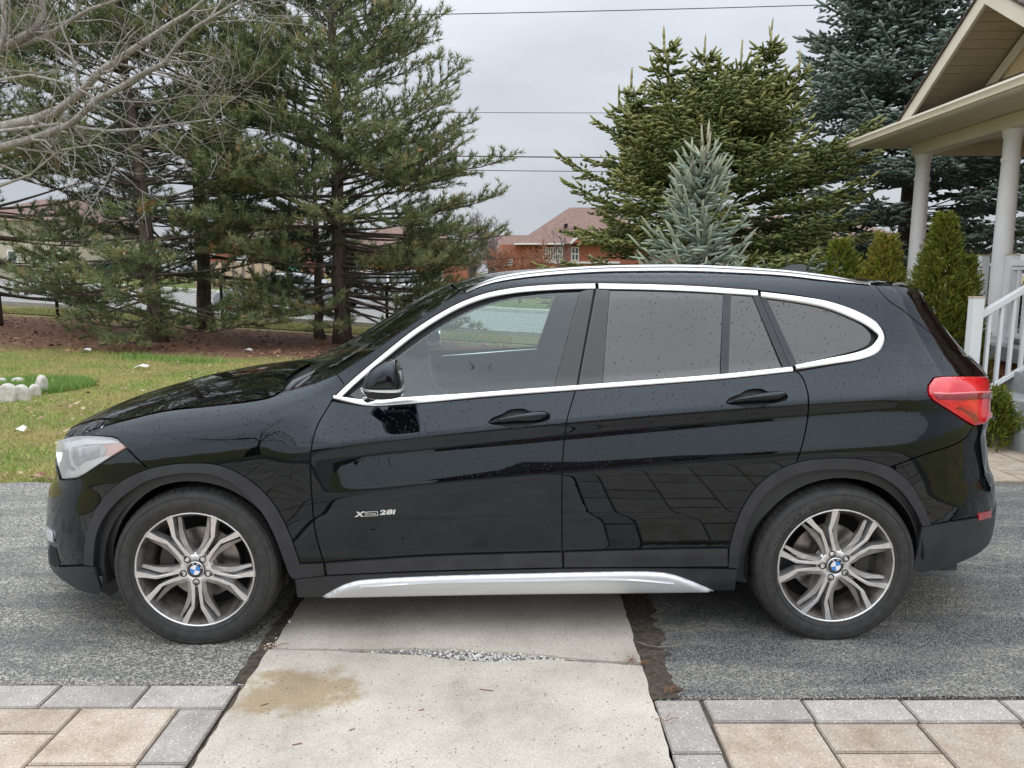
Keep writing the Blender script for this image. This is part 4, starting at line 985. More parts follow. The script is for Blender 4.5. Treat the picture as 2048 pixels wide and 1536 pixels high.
# concrete path in slabs; joints are gaps
def make_concrete():
    m = bpy.data.materials.new('broomed_concrete'); t, b = nodes_of(m)
    n = tex(t, 'ShaderNodeTexNoise', 2.2, 'Object', Detail=8, Roughness=.65); f = tex(t, 'ShaderNodeTexNoise', 190, 'Object', Detail=3, Roughness=.7)
    c = ramp(t, n.outputs['Fac'], [(.32, (.35, .315, .26)), (.5, (.485, .44, .375)), (.68, (.58, .53, .455))])
    g = ramp(t, f.outputs['Fac'], [(.30, (.40, .39, .37)), (.48, (1, 1, 1)), (.75, (1.2, 1.2, 1.18))])
    cc = mixc(t, .8, c.outputs[0], mixc(t, 1.0, c.outputs[0], g.outputs[0], 'MULTIPLY'))
    # pits
    v = tex(t, 'ShaderNodeTexVoronoi', 55, 'Object', feature='F1'); sc_ = t.nodes.new('ShaderNodeSeparateColor'); t.links.new(v.outputs['Color'], sc_.inputs[0])
    lt = t.nodes.new('ShaderNodeMath'); lt.operation = 'MULTIPLY'; g1 = t.nodes.new('ShaderNodeMath'); g1.operation = 'GREATER_THAN'; g1.inputs[1].default_value = .84; t.links.new(sc_.outputs[0], g1.inputs[0])
    g2 = t.nodes.new('ShaderNodeMath'); g2.operation = 'LESS_THAN'; g2.inputs[1].default_value = .20; t.links.new(v.outputs['Distance'], g2.inputs[0]); t.links.new(g1.outputs[0], lt.inputs[0]); t.links.new(g2.outputs[0], lt.inputs[1])
    cc = mixc(t, lt.outputs[0], cc, (.16, .145, .12))
    # brown damp stain with a shape of its own
    tc = t.nodes.new('ShaderNodeTexCoord'); mp = t.nodes.new('ShaderNodeMapping'); t.links.new(tc.outputs['Object'], mp.inputs[0])
    mp.inputs['Location'].default_value = (.80 / .235, -2.66 / .150, 0); mp.inputs['Scale'].default_value = (1 / .235, 1 / .150, 0)
    ln = t.nodes.new('ShaderNodeVectorMath'); ln.operation = 'LENGTH'
    nn = tex(t, 'ShaderNodeTexNoise', 7, 'Object', Detail=5, Roughness=.6); sb = t.nodes.new('ShaderNodeVectorMath'); sb.operation = 'SUBTRACT'; sb.inputs[1].default_value = (.5, .5, .5)
    s3 = t.nodes.new('ShaderNodeVectorMath'); s3.operation = 'SCALE'; s3.inputs['Scale'].default_value = 2.2; ad = t.nodes.new('ShaderNodeVectorMath'); ad.operation = 'ADD'
    t.links.new(nn.outputs['Color'], sb.inputs[0]); t.links.new(sb.outputs[0], s3.inputs[0]); t.links.new(mp.outputs[0], ad.inputs[0]); t.links.new(s3.outputs[0], ad.inputs[1]); t.links.new(ad.outputs[0], ln.inputs[0])
    r = t.nodes.new('ShaderNodeMapRange'); r.inputs['From Min'].default_value = 1.18; r.inputs['From Max'].default_value = .72; r.inputs['To Max'].default_value = .80; t.links.new(ln.outputs['Value'], r.inputs['Value'])
    cc = mixc(t, r.outputs[0], cc, mixc(t, 1.0, cc, (.62, .50, .32), 'MULTIPLY'))
    t.links.new(cc, b.inputs['Base Color']); b.inputs['Roughness'].default_value = .9
    bump(t, b, f.outputs['Fac'], .35, .004)
    return m
M_CONC = make_concrete()
PATH = empty('concrete_path'); tag(PATH, kind='structure')
def jag(a, b, n, amp, seed):
    r = random.Random(seed); a = Vector(a); b = Vector(b); d = (b - a); nrm = Vector((-d.y, d.x)).normalized()
    return [tuple(a + d * (i / n) + nrm * (r.uniform(-amp, amp) if 0 < i < n else 0)) for i in range(n + 1)]
cr_lo = [(-1.0, 2.965), (-.75, 2.955), (-.5, 2.93), (-.36, 2.915), (-.25, 2.885), (-.12, 2.868), (.02, 2.872), (.12, 2.885), (.25, 2.868), (.40, 2.852), (.512, 2.835)]
cr_hi = [(-.99, 2.978), (-.75, 2.972), (-.55, 2.972), (-.4, 2.985), (-.25, 2.975), (-.12, 2.958), (.02, 2.942), (.14, 2.922), (.25, 2.893), (.40, 2.872), (.512, 2.862)]
def dens(c, n, amp, seed):
    r = random.Random(seed); o = []
    for (a, b) in zip(c[:-1], c[1:]):
        for k in range(n): o.append((a[0] + (b[0] - a[0]) * k / n, a[1] + (b[1] - a[1]) * k / n + r.uniform(-amp, amp)))
    o.append(c[-1]); return o
lo_e = dens(cr_lo, 6, .0035, 1); hi_e = dens(cr_hi, 6, .0035, 2)
slabs = [jag((-1.02, .2), (-1.0, 2.965), 60, .005, 11)[::1] + lo_e[1:-1] + jag((.512, 2.835), (.49, .2), 60, .006, 12),
         hi_e + jag((.512, 2.862), (.54, 5.6), 60, .006, 13)[1:] + jag((-.985, 5.6), (-.99, 2.978), 60, .006, 14)[:-1],
         [(-1.03, -2.6), (-1.02, .185), (.49, .185), (.49, -2.6)]]
for s in slabs:
    mb = MB(); mb.prism(s, -.06, .012, 'z'); mb.build('slab', M_CONC, PATH)
mb = MB(); mb.box(-1.06, .60, -2.6, 5.7, -.09, -.012); mb.build('path_bed', NM('damp_soil', (.045, .035, .025), (.12, .095, .07), 30, .95, .5), PATH)
# crumbled concrete lying in the joint, and grit along the edges
def stones(name, spots, mat, label, cat='rubble'):
    r = np.random.default_rng(8); V = []; F = []; k = 0
    base = np.array([(1, 0, 0), (-1, 0, 0), (0, 1, 0), (0, -1, 0), (0, 0, 1), (0, 0, -1)], float); tri = np.array([(0, 2, 4), (2, 1, 4), (1, 3, 4), (3, 0, 4), (2, 0, 5), (1, 2, 5), (3, 1, 5), (0, 3, 5)])
    for x, y, z, s in spots:
        v = base * (s * r.uniform(.5, 1.1, (6, 1))) * np.array([1, 1, .7]); a = r.uniform(0, 6.28); c, q = math.cos(a), math.sin(a)
        v = v @ np.array([[c, -q, 0], [q, c, 0], [0, 0, 1]]) + r.uniform(-.2, .2, (6, 3)) * s
        V.append(v + np.array([x, y, z + s * .3])); F.append(tri + k); k += 6
    o = link(name, mesh_arrays(name, np.concatenate(V), np.concatenate(F)), mat); tag(o, label, cat, kind='stuff'); return o
r = np.random.default_rng(4); sp_ = []
for i in range(520):
    x = float(np.clip(r.normal(-.12, .17), -.6, .5)); a = np.interp(x, [p[0] for p in cr_lo], [p[1] for p in cr_lo]); b_ = np.interp(x, [p[0] for p in cr_hi], [p[1] for p in cr_hi])
    sp_.append((x, r.uniform(a - .004, b_ + .004), -.004 + .008 * r.random(), r.uniform(.003, .012)))
for i in range(170):
    x = r.uniform(.05, .51); a = np.interp(x, [p[0] for p in cr_lo], [p[1] for p in cr_lo]); sp_.append((x, a + r.uniform(-.004, .02), -.004, r.uniform(.0015, .006)))
for i in range(26): sp_.append((r.normal(-1.0, .018), r.normal(3.02, .03), .004, r.uniform(.004, .010)))
for i in range(24): sp_.append((r.uniform(-.9, .45), r.uniform(2.2, 3.4), .013, r.uniform(.0015, .0045)))
sp_ += [(-.985, 3.22, .01, .016), (-1.10, 2.66, .012, .009)]
stones('concrete_rubble', sp_, NM('broken_concrete', (.42, .40, .36), (.75, .73, .69), 40, .9), 'crumbled grey concrete bits lying in the cracked path joint')
sp_ = [(x, 2.722 + r.normal(0, .010), .001, r.uniform(.0015, .0045)) for x in r.uniform(-3.0, -1.03, 500)] + [(x, 2.614 + .02 * (x - .5) + r.normal(0, .010), .001, r.uniform(.0015, .0048)) for x in r.uniform(.52, 2.6, 620)]
stones('loose_grit', sp_, NM('pale_grit', (.34, .31, .26), (.62, .58, .50), 60, .9), 'pale loose grit along the edge of the asphalt', 'grit')
# bare soil strip between the path and the right half of the driveway
dirt = jag((.505, 2.60), (.53, 3.6), 30, .004, 31) + jag((.66, 3.7), (.62, 2.62), 36, .022, 32)
o = sheet('dirt_strip', dirt, .005, NM('damp_soil_strip', (.030, .024, .018), (.10, .078, .055), 40, .95, .6), None); tag(o, kind='structure')
dl = jag((-1.06, 2.72), (-1.035, 3.7), 30, .012, 33) + jag((-.985, 3.7), (-1.01, 2.72), 36, .004, 34)
o = sheet('dirt_strip', dl, .005, bpy.data.materials['damp_soil_strip'], None); tag(o, kind='structure')
# twig and needles
mb = MB(); mb.tube([(.52, 3.02, .02), (.56, 2.985, .02), (.60, 2.975, .018), (.66, 2.985, .016), (.70, 2.99, .012)], [.004, .004, .0035, .003, .002], 5); tag(mb.build('twig', NM('dry_twig', (.12, .09, .07), (.22, .18, .14), 30, .9), None, True), 'short grey dry twig lying on soil beside the path', 'twig')
mb = MB(); rj = random.Random(8)
for (x, y) in [(.45, 2.85), (.48, 2.87), (.50, 2.84), (.56, 2.63), (.585, 2.64), (-1.0, 2.97), (-.98, 2.98), (.53, 2.45)]:
    for k in range(3):
        a = rj.uniform(0, 3.1); l = rj.uniform(.03, .06); mb.tube([(x, y, .016), (x + l * math.cos(a) * .5, y + l * math.sin(a) * .5, .022), (x + l * math.cos(a), y + l * math.sin(a), .015)], .0011, 4)
for (x, y, a, l) in [(-.12, 2.66, -.25, .05), (-.33, 2.52, .4, .02), (-.9, 2.55, .5, .03), (-.55, 2.4, .6, .02), (.12, 2.62, 1.2, .01), (-.72, 2.32, .3, .03)]:
    mb.tube([(x, y, .014), (x + l * math.cos(a), y + l * math.sin(a), .015)], .0016, 4)
tag(mb.build('fallen_needles', P('rusty_needles', (.22, .09, .04), .8)), 'rusty brown pine needles scattered on the concrete path', 'needles', kind='stuff')

# pavers: one object per stone, sharing mesh data
def make_paver(name, c0, c1, c2, speck):
    m = bpy.data.materials.new(name); t, b = nodes_of(m)
    n = tex(t, 'ShaderNodeTexNoise', 7, 'Object', Detail=6, Roughness=.65); oi = t.nodes.new('ShaderNodeObjectInfo')
    ad = t.nodes.new('ShaderNodeVectorMath'); ad.operation = 'ADD'; tc = t.nodes.new('ShaderNodeTexCoord'); t.links.new(tc.outputs['Object'], ad.inputs[0]); t.links.new(oi.outputs['Location'], ad.inputs[1]); t.links.new(ad.outputs[0], n.inputs['Vector'])
    c = ramp(t, n.outputs['Fac'], [(.3, c0), (.5, c1), (.72, c2)])
    f = tex(t, 'ShaderNodeTexVoronoi', 210, 'Object', feature='F1'); sc_ = t.nodes.new('ShaderNodeSeparateColor'); t.links.new(f.outputs['Color'], sc_.inputs[0])
    g = ramp(t, sc_.outputs[0], [(.0, (.72, .72, .72)), (.5, (1, 1, 1)), (.955, (1.0, 1.0, 1.0)), (.985, speck)])
    cc = mixc(t, 1.0, c.outputs[0], g.outputs[0], 'MULTIPLY')
    rnd = ramp(t, oi.outputs['Random'], [(0, (.86, .86, .86)), (1, (1.1, 1.1, 1.1))]); cc = mixc(t, 1.0, cc, rnd.outputs[0], 'MULTIPLY')
    t.links.new(cc, b.inputs['Base Color']); b.inputs['Roughness'].default_value = .85; bump(t, b, f.outputs['Distance'], .3, .003)
    return m
M_PG = make_paver('grey_paver', (.325, .295, .265), (.405, .37, .335), (.47, .435, .395), (1.7, 1.7, 1.65))
M_PT = make_paver('tan_paver', (.33, .255, .19), (.44, .365, .29), (.50, .43, .36), (1.45, 1.4, 1.35))
def paver_mesh(w, d, h=.05):
    bm = bmesh.new(); bmesh.ops.create_cube(bm, size=1); 
    for v in bm.verts: v.co = Vector((v.co.x * (w - .0095), v.co.y * (d - .0095), v.co.z * h - h / 2))
    bmesh.ops.bevel(bm, geom=[e for e in bm.edges if all(v.co.z > -.001 for v in e.verts)], offset=.004, segments=2, affect='EDGES')
    me = bpy.data.meshes.new('paver'); bm.to_mesh(me); bm.free(); return me
_pm = {}
PAVE = {}
for nm in ('paved_walk',):
    PAVE[0] = empty(nm); tag(PAVE[0], kind='structure'); PAVE[1] = empty(nm); tag(PAVE[1], kind='structure'); PAVE[2] = empty(nm); tag(PAVE[2], kind='structure')
rp = random.Random(21)
def paver(x0, x1, y0, y1, grey, par, rot=0.0):
    w, d = x1 - x0, y1 - y0; k = (round(w, 3), round(d, 3), grey)
    if k not in _pm: _pm[k] = paver_mesh(w, d); _pm[k].materials.append(M_PG if grey else M_PT)
    o = link('paver', _pm[k], None, par, ((x0 + x1) / 2, (y0 + y1) / 2, .004 + rp.uniform(-.0015, .0015)), (rp.uniform(-.003, .003), rp.uniform(-.003, .003), rot + rp.uniform(-.004, .004)))
    return o
# left bed
for k in range(9): paver(-1.03 - .335 * (k + 1), -1.03 - .335 * k, 2.553, 2.712, True, PAVE[0])
for k in range(14): paver(-1.19, -1.03, 2.553 - .315 * (k + 1), 2.553 - .315 * k, True, PAVE[0])
def tan_bed(xs, ytop, ybot, par, seed, w=.345):
    r = random.Random(seed); 
    for i, (x0, x1) in enumerate(xs):
        y = ytop; first = seed_first.get((par, i))
        while y > ybot:
            h = first if first else r.choice([.32, .16, .32]); first = None
            paver(x0, x1, y - h, y, False, par); y -= h
seed_first = {(PAVE[0], 0): .32, (PAVE[0], 1): .15, (PAVE[1], 0): .31, (PAVE[1], 1): .165, (PAVE[1], 2): .32}
tan_bed([(-1.19 - .35 * (k + 1), -1.19 - .35 * k) for k in range(8)], 2.553, -1.5, PAVE[0], 2)
# right bed
for k in range(8): paver(.695 + .36 * k, .695 + .36 * (k + 1), 2.468, 2.612, True, PAVE[1], .018)
for k in range(14): paver(.515, .685, 2.606 - .315 * (k + 1), 2.606 - .315 * k, True, PAVE[1], .01)
tan_bed([(.69 + .355 * k, .69 + .355 * (k + 1)) for k in range(8)], 2.462, -1.5, PAVE[1], 5)
for sx0, sx1 in ((-4.2, -1.03), (.51, 3.8)):
    o = sheet('sand_bed', [(sx0, -2.6), (sx1, -2.6), (sx1, 2.72 if sx0 < 0 else 2.61), (sx0, 2.72 if sx0 < 0 else 2.65)], -.012, NM('jointing_sand', (.06, .05, .04), (.13, .11, .09), 60, .95), 'structure')
# paving in front of the porch steps
for i in range(14):
    y = 5.56; j = 0
    while y < 10.5:
        h = rp.choice([.30, .30, .45]); x0 = 3.1 + .36 * i
        if x0 < 4.4 or y < 5.9: paver(x0, x0 + .36, y, y + h, False, PAVE[2])
        y += h
o = sheet('sand_bed', [(3.05, 5.5), (8.2, 5.5), (8.2, 10.6), (3.05, 10.6)], -.012, bpy.data.materials['jointing_sand'], 'structure')
# ground on the photographer's side: lawn already there; street far left is beyond the hedge

# ------------------------------------------------------------------ grass blades, leaves
def grass(name, X, Y, seed, h0, h1, w, mat, label):
    r = np.random.default_rng(seed); n = len(X); Z = terrain(X, Y) - .02
    a = r.uniform(0, 6.28, n); h = r.uniform(h0, h1, n); ln = r.normal(0, .5, (n, 2)) * h[:, None]
    dx = np.cos(a) * w; dy = np.sin(a) * w
    V = np.empty((n, 3, 3)); V[:, 0] = np.stack([X - dx, Y - dy, Z], -1); V[:, 1] = np.stack([X + dx, Y + dy, Z], -1); V[:, 2] = np.stack([X + ln[:, 0], Y + ln[:, 1], Z + h], -1)
    me = mesh_arrays(name, V.reshape(-1, 3), np.arange(3 * n).reshape(-1, 3)); set_tint(me, np.repeat(r.random(n), 3))
    o = link(name, me, mat); tag(o, label, 'grass', kind='stuff'); return o
def make_grass_mat(name, stops, patch):
    m = bpy.data.materials.new(name); t, b = nodes_of(m); at = t.nodes.new('ShaderNodeAttribute'); at.attribute_name = 'tint'
    a = ramp(t, at.outputs['Fac'], stops); n = tex(t, 'ShaderNodeTexNoise', .9, 'Object', Detail=6, Roughness=.65); k = ramp(t, n.outputs['Fac'], [(.42, (0, 0, 0)), (.56, (1, 1, 1))])
    t.links.new(mixc(t, mixc(t, .72, (0, 0, 0), k.outputs[0]), a.outputs[0], patch), b.inputs['Base Color']); b.inputs['Roughness'].default_value = .8
    return m
M_GRASS = make_grass_mat('spring_grass', [(0, (.11, .24, .025)), (.5, (.21, .37, .045)), (.85, (.38, .44, .11)), (1, (.55, .50, .20))], (.47, .37, .15))
rgg = np.random.default_rng(12)
X = rgg.uniform(-11, 1.5, 230000); Y = 5.55 + (rgg.random(230000) ** 1.25) * 10.2
keep = (X > -Y * .72 - .3) & (X < -.2 - .05 * Y + 1.5) & (rgg.random(len(X)) < np.clip((15.6 + np.sin(X * 1.3) * .8 - Y) / 2.2, .03, 1))
grass('lawn_grass', X[keep], Y[keep], 3, .016, .045, .0035, M_GRASS, 'short patchy green and straw coloured lawn beyond the car')
n_ = 26000; ang = rgg.uniform(0, 6.28, n_); rad_ = np.sqrt(rgg.random(n_)) * 1.0
X = -6.75 + rad_ * np.cos(ang); Y = 10.3 + rad_ * np.sin(ang) * .9
grass('bed_grass', X, Y, 4, .04, .11, .0035, make_grass_mat('lush_grass', [(0, (.09, .20, .03)), (1, (.24, .36, .08))], (.20, .32, .07)), 'taller lush green grass inside the pale edging stones')
X = rgg.uniform(-15, 0, 9000); Y = rgg.uniform(21.6, 24.2, 9000); grass('verge_grass', X, Y, 5, .04, .10, .008, M_GRASS, 'green grass verge between the fence and the road')
X = np.concatenate([rgg.normal(c, .25, 500) for c in (-6.2, -6.9, -5.6)]); Y = np.concatenate([rgg.normal(c, .2, 500) for c in (14.0, 14.2, 13.8)])
grass('grass_tuft', X, Y, 6, .05, .13, .005, bpy.data.materials['lush_grass'], 'bright green grass tufts at the foot of the pine')
# dry leaves: little bent quads
def leaves(name, spots, seed, mat, label, size=(.03, .06)):
    r = np.random.default_rng(seed); V = []; F = []; k = 0
    for x, y in spots:
        s = r.uniform(*size); a = r.uniform(0, 6.28); z = terrain(np.array(x), np.array(y)) + .02
        q = np.array([(-1, -.5, 0), (0, -.62, .3), (1, -.2, .5), (.9, .4, .2), (0, .6, .5), (-.9, .4, .1)]) * s + r.uniform(-.25, .25, (6, 3)) * s
        c, d = math.cos(a), math.sin(a); q = q @ np.array([[c, -d, 0], [d, c, 0], [0, 0, 1]]); V.append(q + np.array([x, y, float(z)])); F += [(k, k + 1, k + 5), (k + 1, k + 4, k + 5), (k + 1, k + 2, k + 4), (k + 2, k + 3, k + 4)]; k += 6
    me = mesh_arrays(name, np.concatenate(V), np.array(F)); set_tint(me, np.repeat(r.random(len(spots)), 6)); o = link(name, me, mat); tag(o, label, 'leaves', kind='stuff')
def tint_mat(name, stops, rough=.8):
    m = bpy.data.materials.new(name); t, b = nodes_of(m); at = t.nodes.new('ShaderNodeAttribute'); at.attribute_name = 'tint'; a = ramp(t, at.outputs['Fac'], stops); t.links.new(a.outputs[0], b.inputs['Base Color']); b.inputs['Roughness'].default_value = rough; return m
M_LEAF = tint_mat('dry_leaves', [(0, (.10, .045, .025)), (.5, (.25, .13, .07)), (1, (.46, .36, .24))])
rl = np.random.default_rng(77)
sp_ = [(rl.uniform(-7, -1.2), rl.uniform(5.7, 13.5)) for _ in range(330)] + [(rl.normal(-4.6, .7), rl.normal(8.6, .5)) for _ in range(40)] + [(rl.uniform(-4.5, -2.2), rl.normal(5.60, .04)) for _ in range(60)]
leaves('fallen_leaves', sp_, 1, M_LEAF, 'dry brown leaves scattered on the lawn', (.014, .042))
sp_ = [(rl.uniform(-14, 0), rl.uniform(14.6, 21.0)) for _ in range(1700)]
leaves('needle_litter', sp_, 2, tint_mat('needle_litter', [(0, (.07, .03, .02)), (.6, (.20, .09, .05)), (1, (.34, .20, .12))]), 'rust brown litter of needles and leaves under the pines', (.03, .07))
# pale scraps on the lawn
for (px, py, s, lb) in ((283, 733, .13, 'white paper scrap on the lawn beside the bonnet'), (172, 704, .10, 'white scrap at the edge of the needle litter'), (40, 866, .05, 'tiny white scrap near the asphalt edge'), (495, 692, .10, 'white scrap lying on brown litter right of the left pine')):
    p = gnd(px, py); mb = MB(); rj = random.Random(px); mb.add([(-s, -.03, .0), (-.2 * s, -.05, .05), (s, -.02, .02), (.8 * s, .05, .05), (0, .06, .07), (-.9 * s, .05, .03)], [(0, 1, 5), (1, 4, 5), (1, 2, 4), (2, 3, 4)])
    tag(mb.build('paper_scrap', P('scrap_white', (.7, .7, .68), .7), None, loc=(p.x, p.y, float(terrain(p.x, p.y)))), lb, 'litter', 'white scraps on the lawn')
# scalloped edging stones round the grass bed
M_STONE = NM('pale_edging_stone', (.46, .43, .38), (.66, .63, .57), 18, .9, .3)
ring_a = [(-2.05, 'pale rounded edging stone of the grass bed'), (-1.78, 'pale rounded edging stone of the grass bed'), (-1.5, 'pale rounded edging stone of the grass bed'), (-1.2, 'pale rounded edging stone of the grass bed'), (.35, 'pale rounded edging stone of the grass bed'), (1.3, 'pale rounded edging stone of the grass bed')]
for k, (px, py, w, h, rz) in enumerate([(-16, 797, 32, 26, .1), (16, 800, 36, 34, 0), (44, 798, 30, 30, .1), (70, 789, 22, 22, .6), (83, 783, 20, 34, 1.1), (36, 765, 24, 12, 0), (2, 766, 20, 12, 0)]):
    p = gnd(px, py); d = p.y; s = d / FPX; mb = MB(); W_, H_ = w * s * 1.02, h * s * 1.05; pts = [(-W_ * .46, -.05), (-W_ * .5, H_ * .30)] + [(-W_ / 2 * math.cos(a), H_ * (.30 + .70 * math.sin(a))) for a in np.linspace(.15, math.pi - .15, 11)] + [(W_ * .5, H_ * .30), (W_ * .46, -.05)]
    mb.prism(pts, -.06, .06, 'y'); tag(mb.build('edging_stone', M_STONE, None, bevel=.035, seg=3, loc=(p.x, p.y, float(terrain(p.x, p.y)) - .01), rot=(rp.uniform(-.08, .08), rp.uniform(-.06, .06), rz)), ['pale rounded edging stone in the front row of the grass bed', 'pale rounded edging stone in the front row of the grass bed', 'pale rounded edging stone in the front row of the grass bed', 'pale edging stone turned sideways at the corner of the grass bed', 'tallest pale edging stone, tilted at the corner of the grass bed', 'low pale edging stone half hidden behind the lush grass', 'low pale edging stone half hidden behind the lush grass'][k], 'edging stone', 'edging stones round the grass bed')
# ------------------------------------------------------------------ street beyond the fence
M_ROAD = NM('pale_road', (.30, .29, .28), (.40, .39, .37), 3, .9)
def strip(name, y0, y1, mat, dz, kind='structure', x0=-70, x1=60):
    xs = np.linspace(x0, x1, 66); V = []; F = []
    for i, x in enumerate(xs):
        for y in (y0, y1): V.append((x, y, float(terrain(x, 30.)) - .02 + dz))
    F = [(2 * i, 2 * i + 2, 2 * i + 3, 2 * i + 1) for i in range(len(xs) - 1)]
    mb = MB(); mb.add(V, F); o = mb.build(name, mat, fix=False); tag(o, kind=kind); return o
strip('road', 25.0, 38.0, M_ROAD, .03)
M_CURB = NM('pale_kerb', (.44, .43, .41), (.54, .53, .50), 5, .9)
for y in (24.7, 38.0):
    xs = np.linspace(-70, 60, 66); mb = MB(); V = []
    for x in xs:
        z = float(terrain(x, 30.)) - .02; V += [(x, y, z - .05), (x, y, z + .13), (x, y + .3, z + .13), (x, y + .3, z - .05)]
    mb.add(V, [(4 * i + k, 4 * i + 4 + k, 4 * i + 4 + (k + 1) % 4, 4 * i + (k + 1) % 4) for i in range(len(xs) - 1) for k in range(4)]); tag(mb.build('kerb', M_CURB), kind='structure')
strip('pavement', 41.0, 42.8, M_CURB, .035)
strip('grass_verge', 38.3, 41.0, NM('far_grass', (.10, .16, .03), (.20, .23, .06), 1.2, .95), .03)
strip('grass_verge', 42.8, 52.0, bpy.data.materials['far_grass'], .03)

# ------------------------------------------------------------------ chain link fence
FY = 21.3
M_FENCE = P('black_fence_steel', (.012, .012, .013), .5, .2)
M_LINK = P('dark_fence_wire', (.015, .015, .015), .5, .5)
FENCE = empty('chain_link_fence', (-8, FY, 0)); tag(FENCE, 'black chain link fence with a top rail behind the pines', 'fence')
fz = lambda x: float(-0.06 * (min(max(x, -26), 1.5) + 8)) - .02
FX = [-17.1, -12.55, -8.0, -3.45, 1.1, 5.65, 10.2]; FH = 1.38
for x in FX:
    mb = MB(); mb.tube([(x + 8, 0, fz(x) - .1), (x + 8, 0, fz(x) + FH + .03)], .045, 8); mb.build('fence_post', M_FENCE, FENCE, True)
    mb = MB(); mb.lathe([(0.0, .05), (.03, .04), (.052, .0), (.052, -.04)], 10); mb.build('post_cap', M_FENCE, FENCE, True, loc=(x + 8, 0, fz(x) + FH + .02))
for a, b in zip(FX[:-1], FX[1:]):
    mb = MB(); mb.tube([(a + 8, 0, fz(a) + FH), (b + 8, 0, fz(b) + FH)], .036, 6); mb.build('top_rail', M_FENCE, FENCE, True)
    mb = MB(); mb.tube([(a + 8, 0, fz(a) + .06), (b + 8, 0, fz(b) + .06)], .012, 5); mb.build('bottom_wire', M_FENCE, FENCE, True)
    V = []; F = []; k = 0; p = .075; n = int((b - a + FH) / p)
    for i in range(-int(FH / p), int((b - a) / p) + 1):
        for s in (1, -1):
            x0 = a + i * p; pts = []
            t0, t1 = (0.0, FH)
            xa, xb = (x0, x0 + FH) if s > 0 else (x0 + FH, x0)
            za, zb_ = 0.0, FH
            if xa == xb: continue
            # clip to the bay
            f0, f1 = 0.0, 1.0
            for lim, sg in ((a, 1), (b, -1)):
                da, db = (xa - lim) * sg, (xb - lim) * sg
                if da < 0 and db < 0: f0 = 2; break
                if da < 0: f0 = max(f0, da / (da - db))
                elif db < 0: f1 = min(f1, da / (da - db))
            if f0 >= f1: continue
            A = (xa + (xb - xa) * f0, FH * f0); B = (xa + (xb - xa) * f1, FH * f1); w = .006
            for (x, z) in (A, B): V += [(x + 8 - w, .001 * s, fz(x) + .05 + z * .96), (x + 8 + w, .001 * s, fz(x) + .05 + z * .96)]
            F.append((k, k + 1, k + 3, k + 2)); k += 4
    o = link('wire_mesh', mesh_arrays('wire_mesh', V, F, 4), M_LINK, FENCE); o['kind'] = 'stuff'

# ------------------------------------------------------------------ trees
def bark(name, c0, c1, scale=9):
    m = bpy.data.materials.new(name); t, b = nodes_of(m); n = tex(t, 'ShaderNodeTexNoise', scale, 'Object', Detail=7, Roughness=.7); mp = t.nodes.new('ShaderNodeMapping'); tc = t.nodes.new('ShaderNodeTexCoord'); mp.inputs['Scale'].default_value = (1, 1, .35)
    t.links.new(tc.outputs['Object'], mp.inputs[0]); t.links.new(mp.outputs[0], n.inputs['Vector']); r = ramp(t, n.outputs['Fac'], [(.32, c0), (.66, c1)]); t.links.new(r.outputs[0], b.inputs['Base Color']); b.inputs['Roughness'].default_value = .92; bump(t, b, n.outputs['Fac'], .8, .04); return m
M_BARK = bark('pine_bark', (.035, .026, .020), (.16, .125, .10)); M_BARKD = bark('spruce_bark', (.03, .022, .018), (.11, .085, .07)); M_BARKL = bark('pale_bark', (.24, .215, .19), (.52, .48, .44), 22)
def foliage_mat(name, stops, transl=.25):
    m = bpy.data.materials.new(name); t, b = nodes_of(m); at = t.nodes.new('ShaderNodeAttribute'); at.attribute_name = 'tint'; r = ramp(t, at.outputs['Fac'], stops); t.links.new(r.outputs[0], b.inputs['Base Color']); b.inputs['Roughness'].default_value = .55; b.inputs['Specular IOR Level'].default_value = .35
    tr = t.nodes.new('ShaderNodeBsdfTranslucent'); t.links.new(r.outputs[0], tr.inputs['Color']); mx = t.nodes.new('ShaderNodeMixShader'); mx.inputs[0].default_value = transl
    out = [n for n in t.nodes if n.type == 'OUTPUT_MATERIAL'][0]; t.links.new(b.outputs[0], mx.inputs[1]); t.links.new(tr.outputs[0], mx.inputs[2]); t.links.new(mx.outputs[0], out.inputs[0]); return m
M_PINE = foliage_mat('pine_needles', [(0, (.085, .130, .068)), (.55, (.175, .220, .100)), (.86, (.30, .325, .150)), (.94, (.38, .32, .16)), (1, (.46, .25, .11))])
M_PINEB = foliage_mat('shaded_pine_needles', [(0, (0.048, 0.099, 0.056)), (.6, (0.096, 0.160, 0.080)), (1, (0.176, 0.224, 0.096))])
M_SPRY = foliage_mat('golden_spruce_needles', [(0, (.080, .110, .034)), (.5, (.18, .205, .066)), (.85, (.34, .34, .12)), (1, (.50, .41, .25))], .15)
M_SPRB = foliage_mat('blue_spruce_needles', [(0, (.13, .185, .155)), (.5, (.23, .30, .25)), (.9, (.35, .41, .335)), (1, (.45, .44, .31))])
M_SPRS = foliage_mat('small_blue_spruce_needles', [(0, (.30, .37, .30)), (.5, (.43, .51, .41)), (.85, (.54, .58, .45)), (1, (.66, .56, .38))], .35)
M_CEDAR = foliage_mat('cedar_foliage', [(0, (0.080, 0.119, 0.017)), (.5, (0.187, 0.221, 0.031)), (.9, (0.357, 0.323, 0.060)), (1, (0.600, 0.374, 0.085))])
def norm(v): return v / np.maximum(np.linalg.norm(v, axis=-1, keepdims=True), 1e-9)
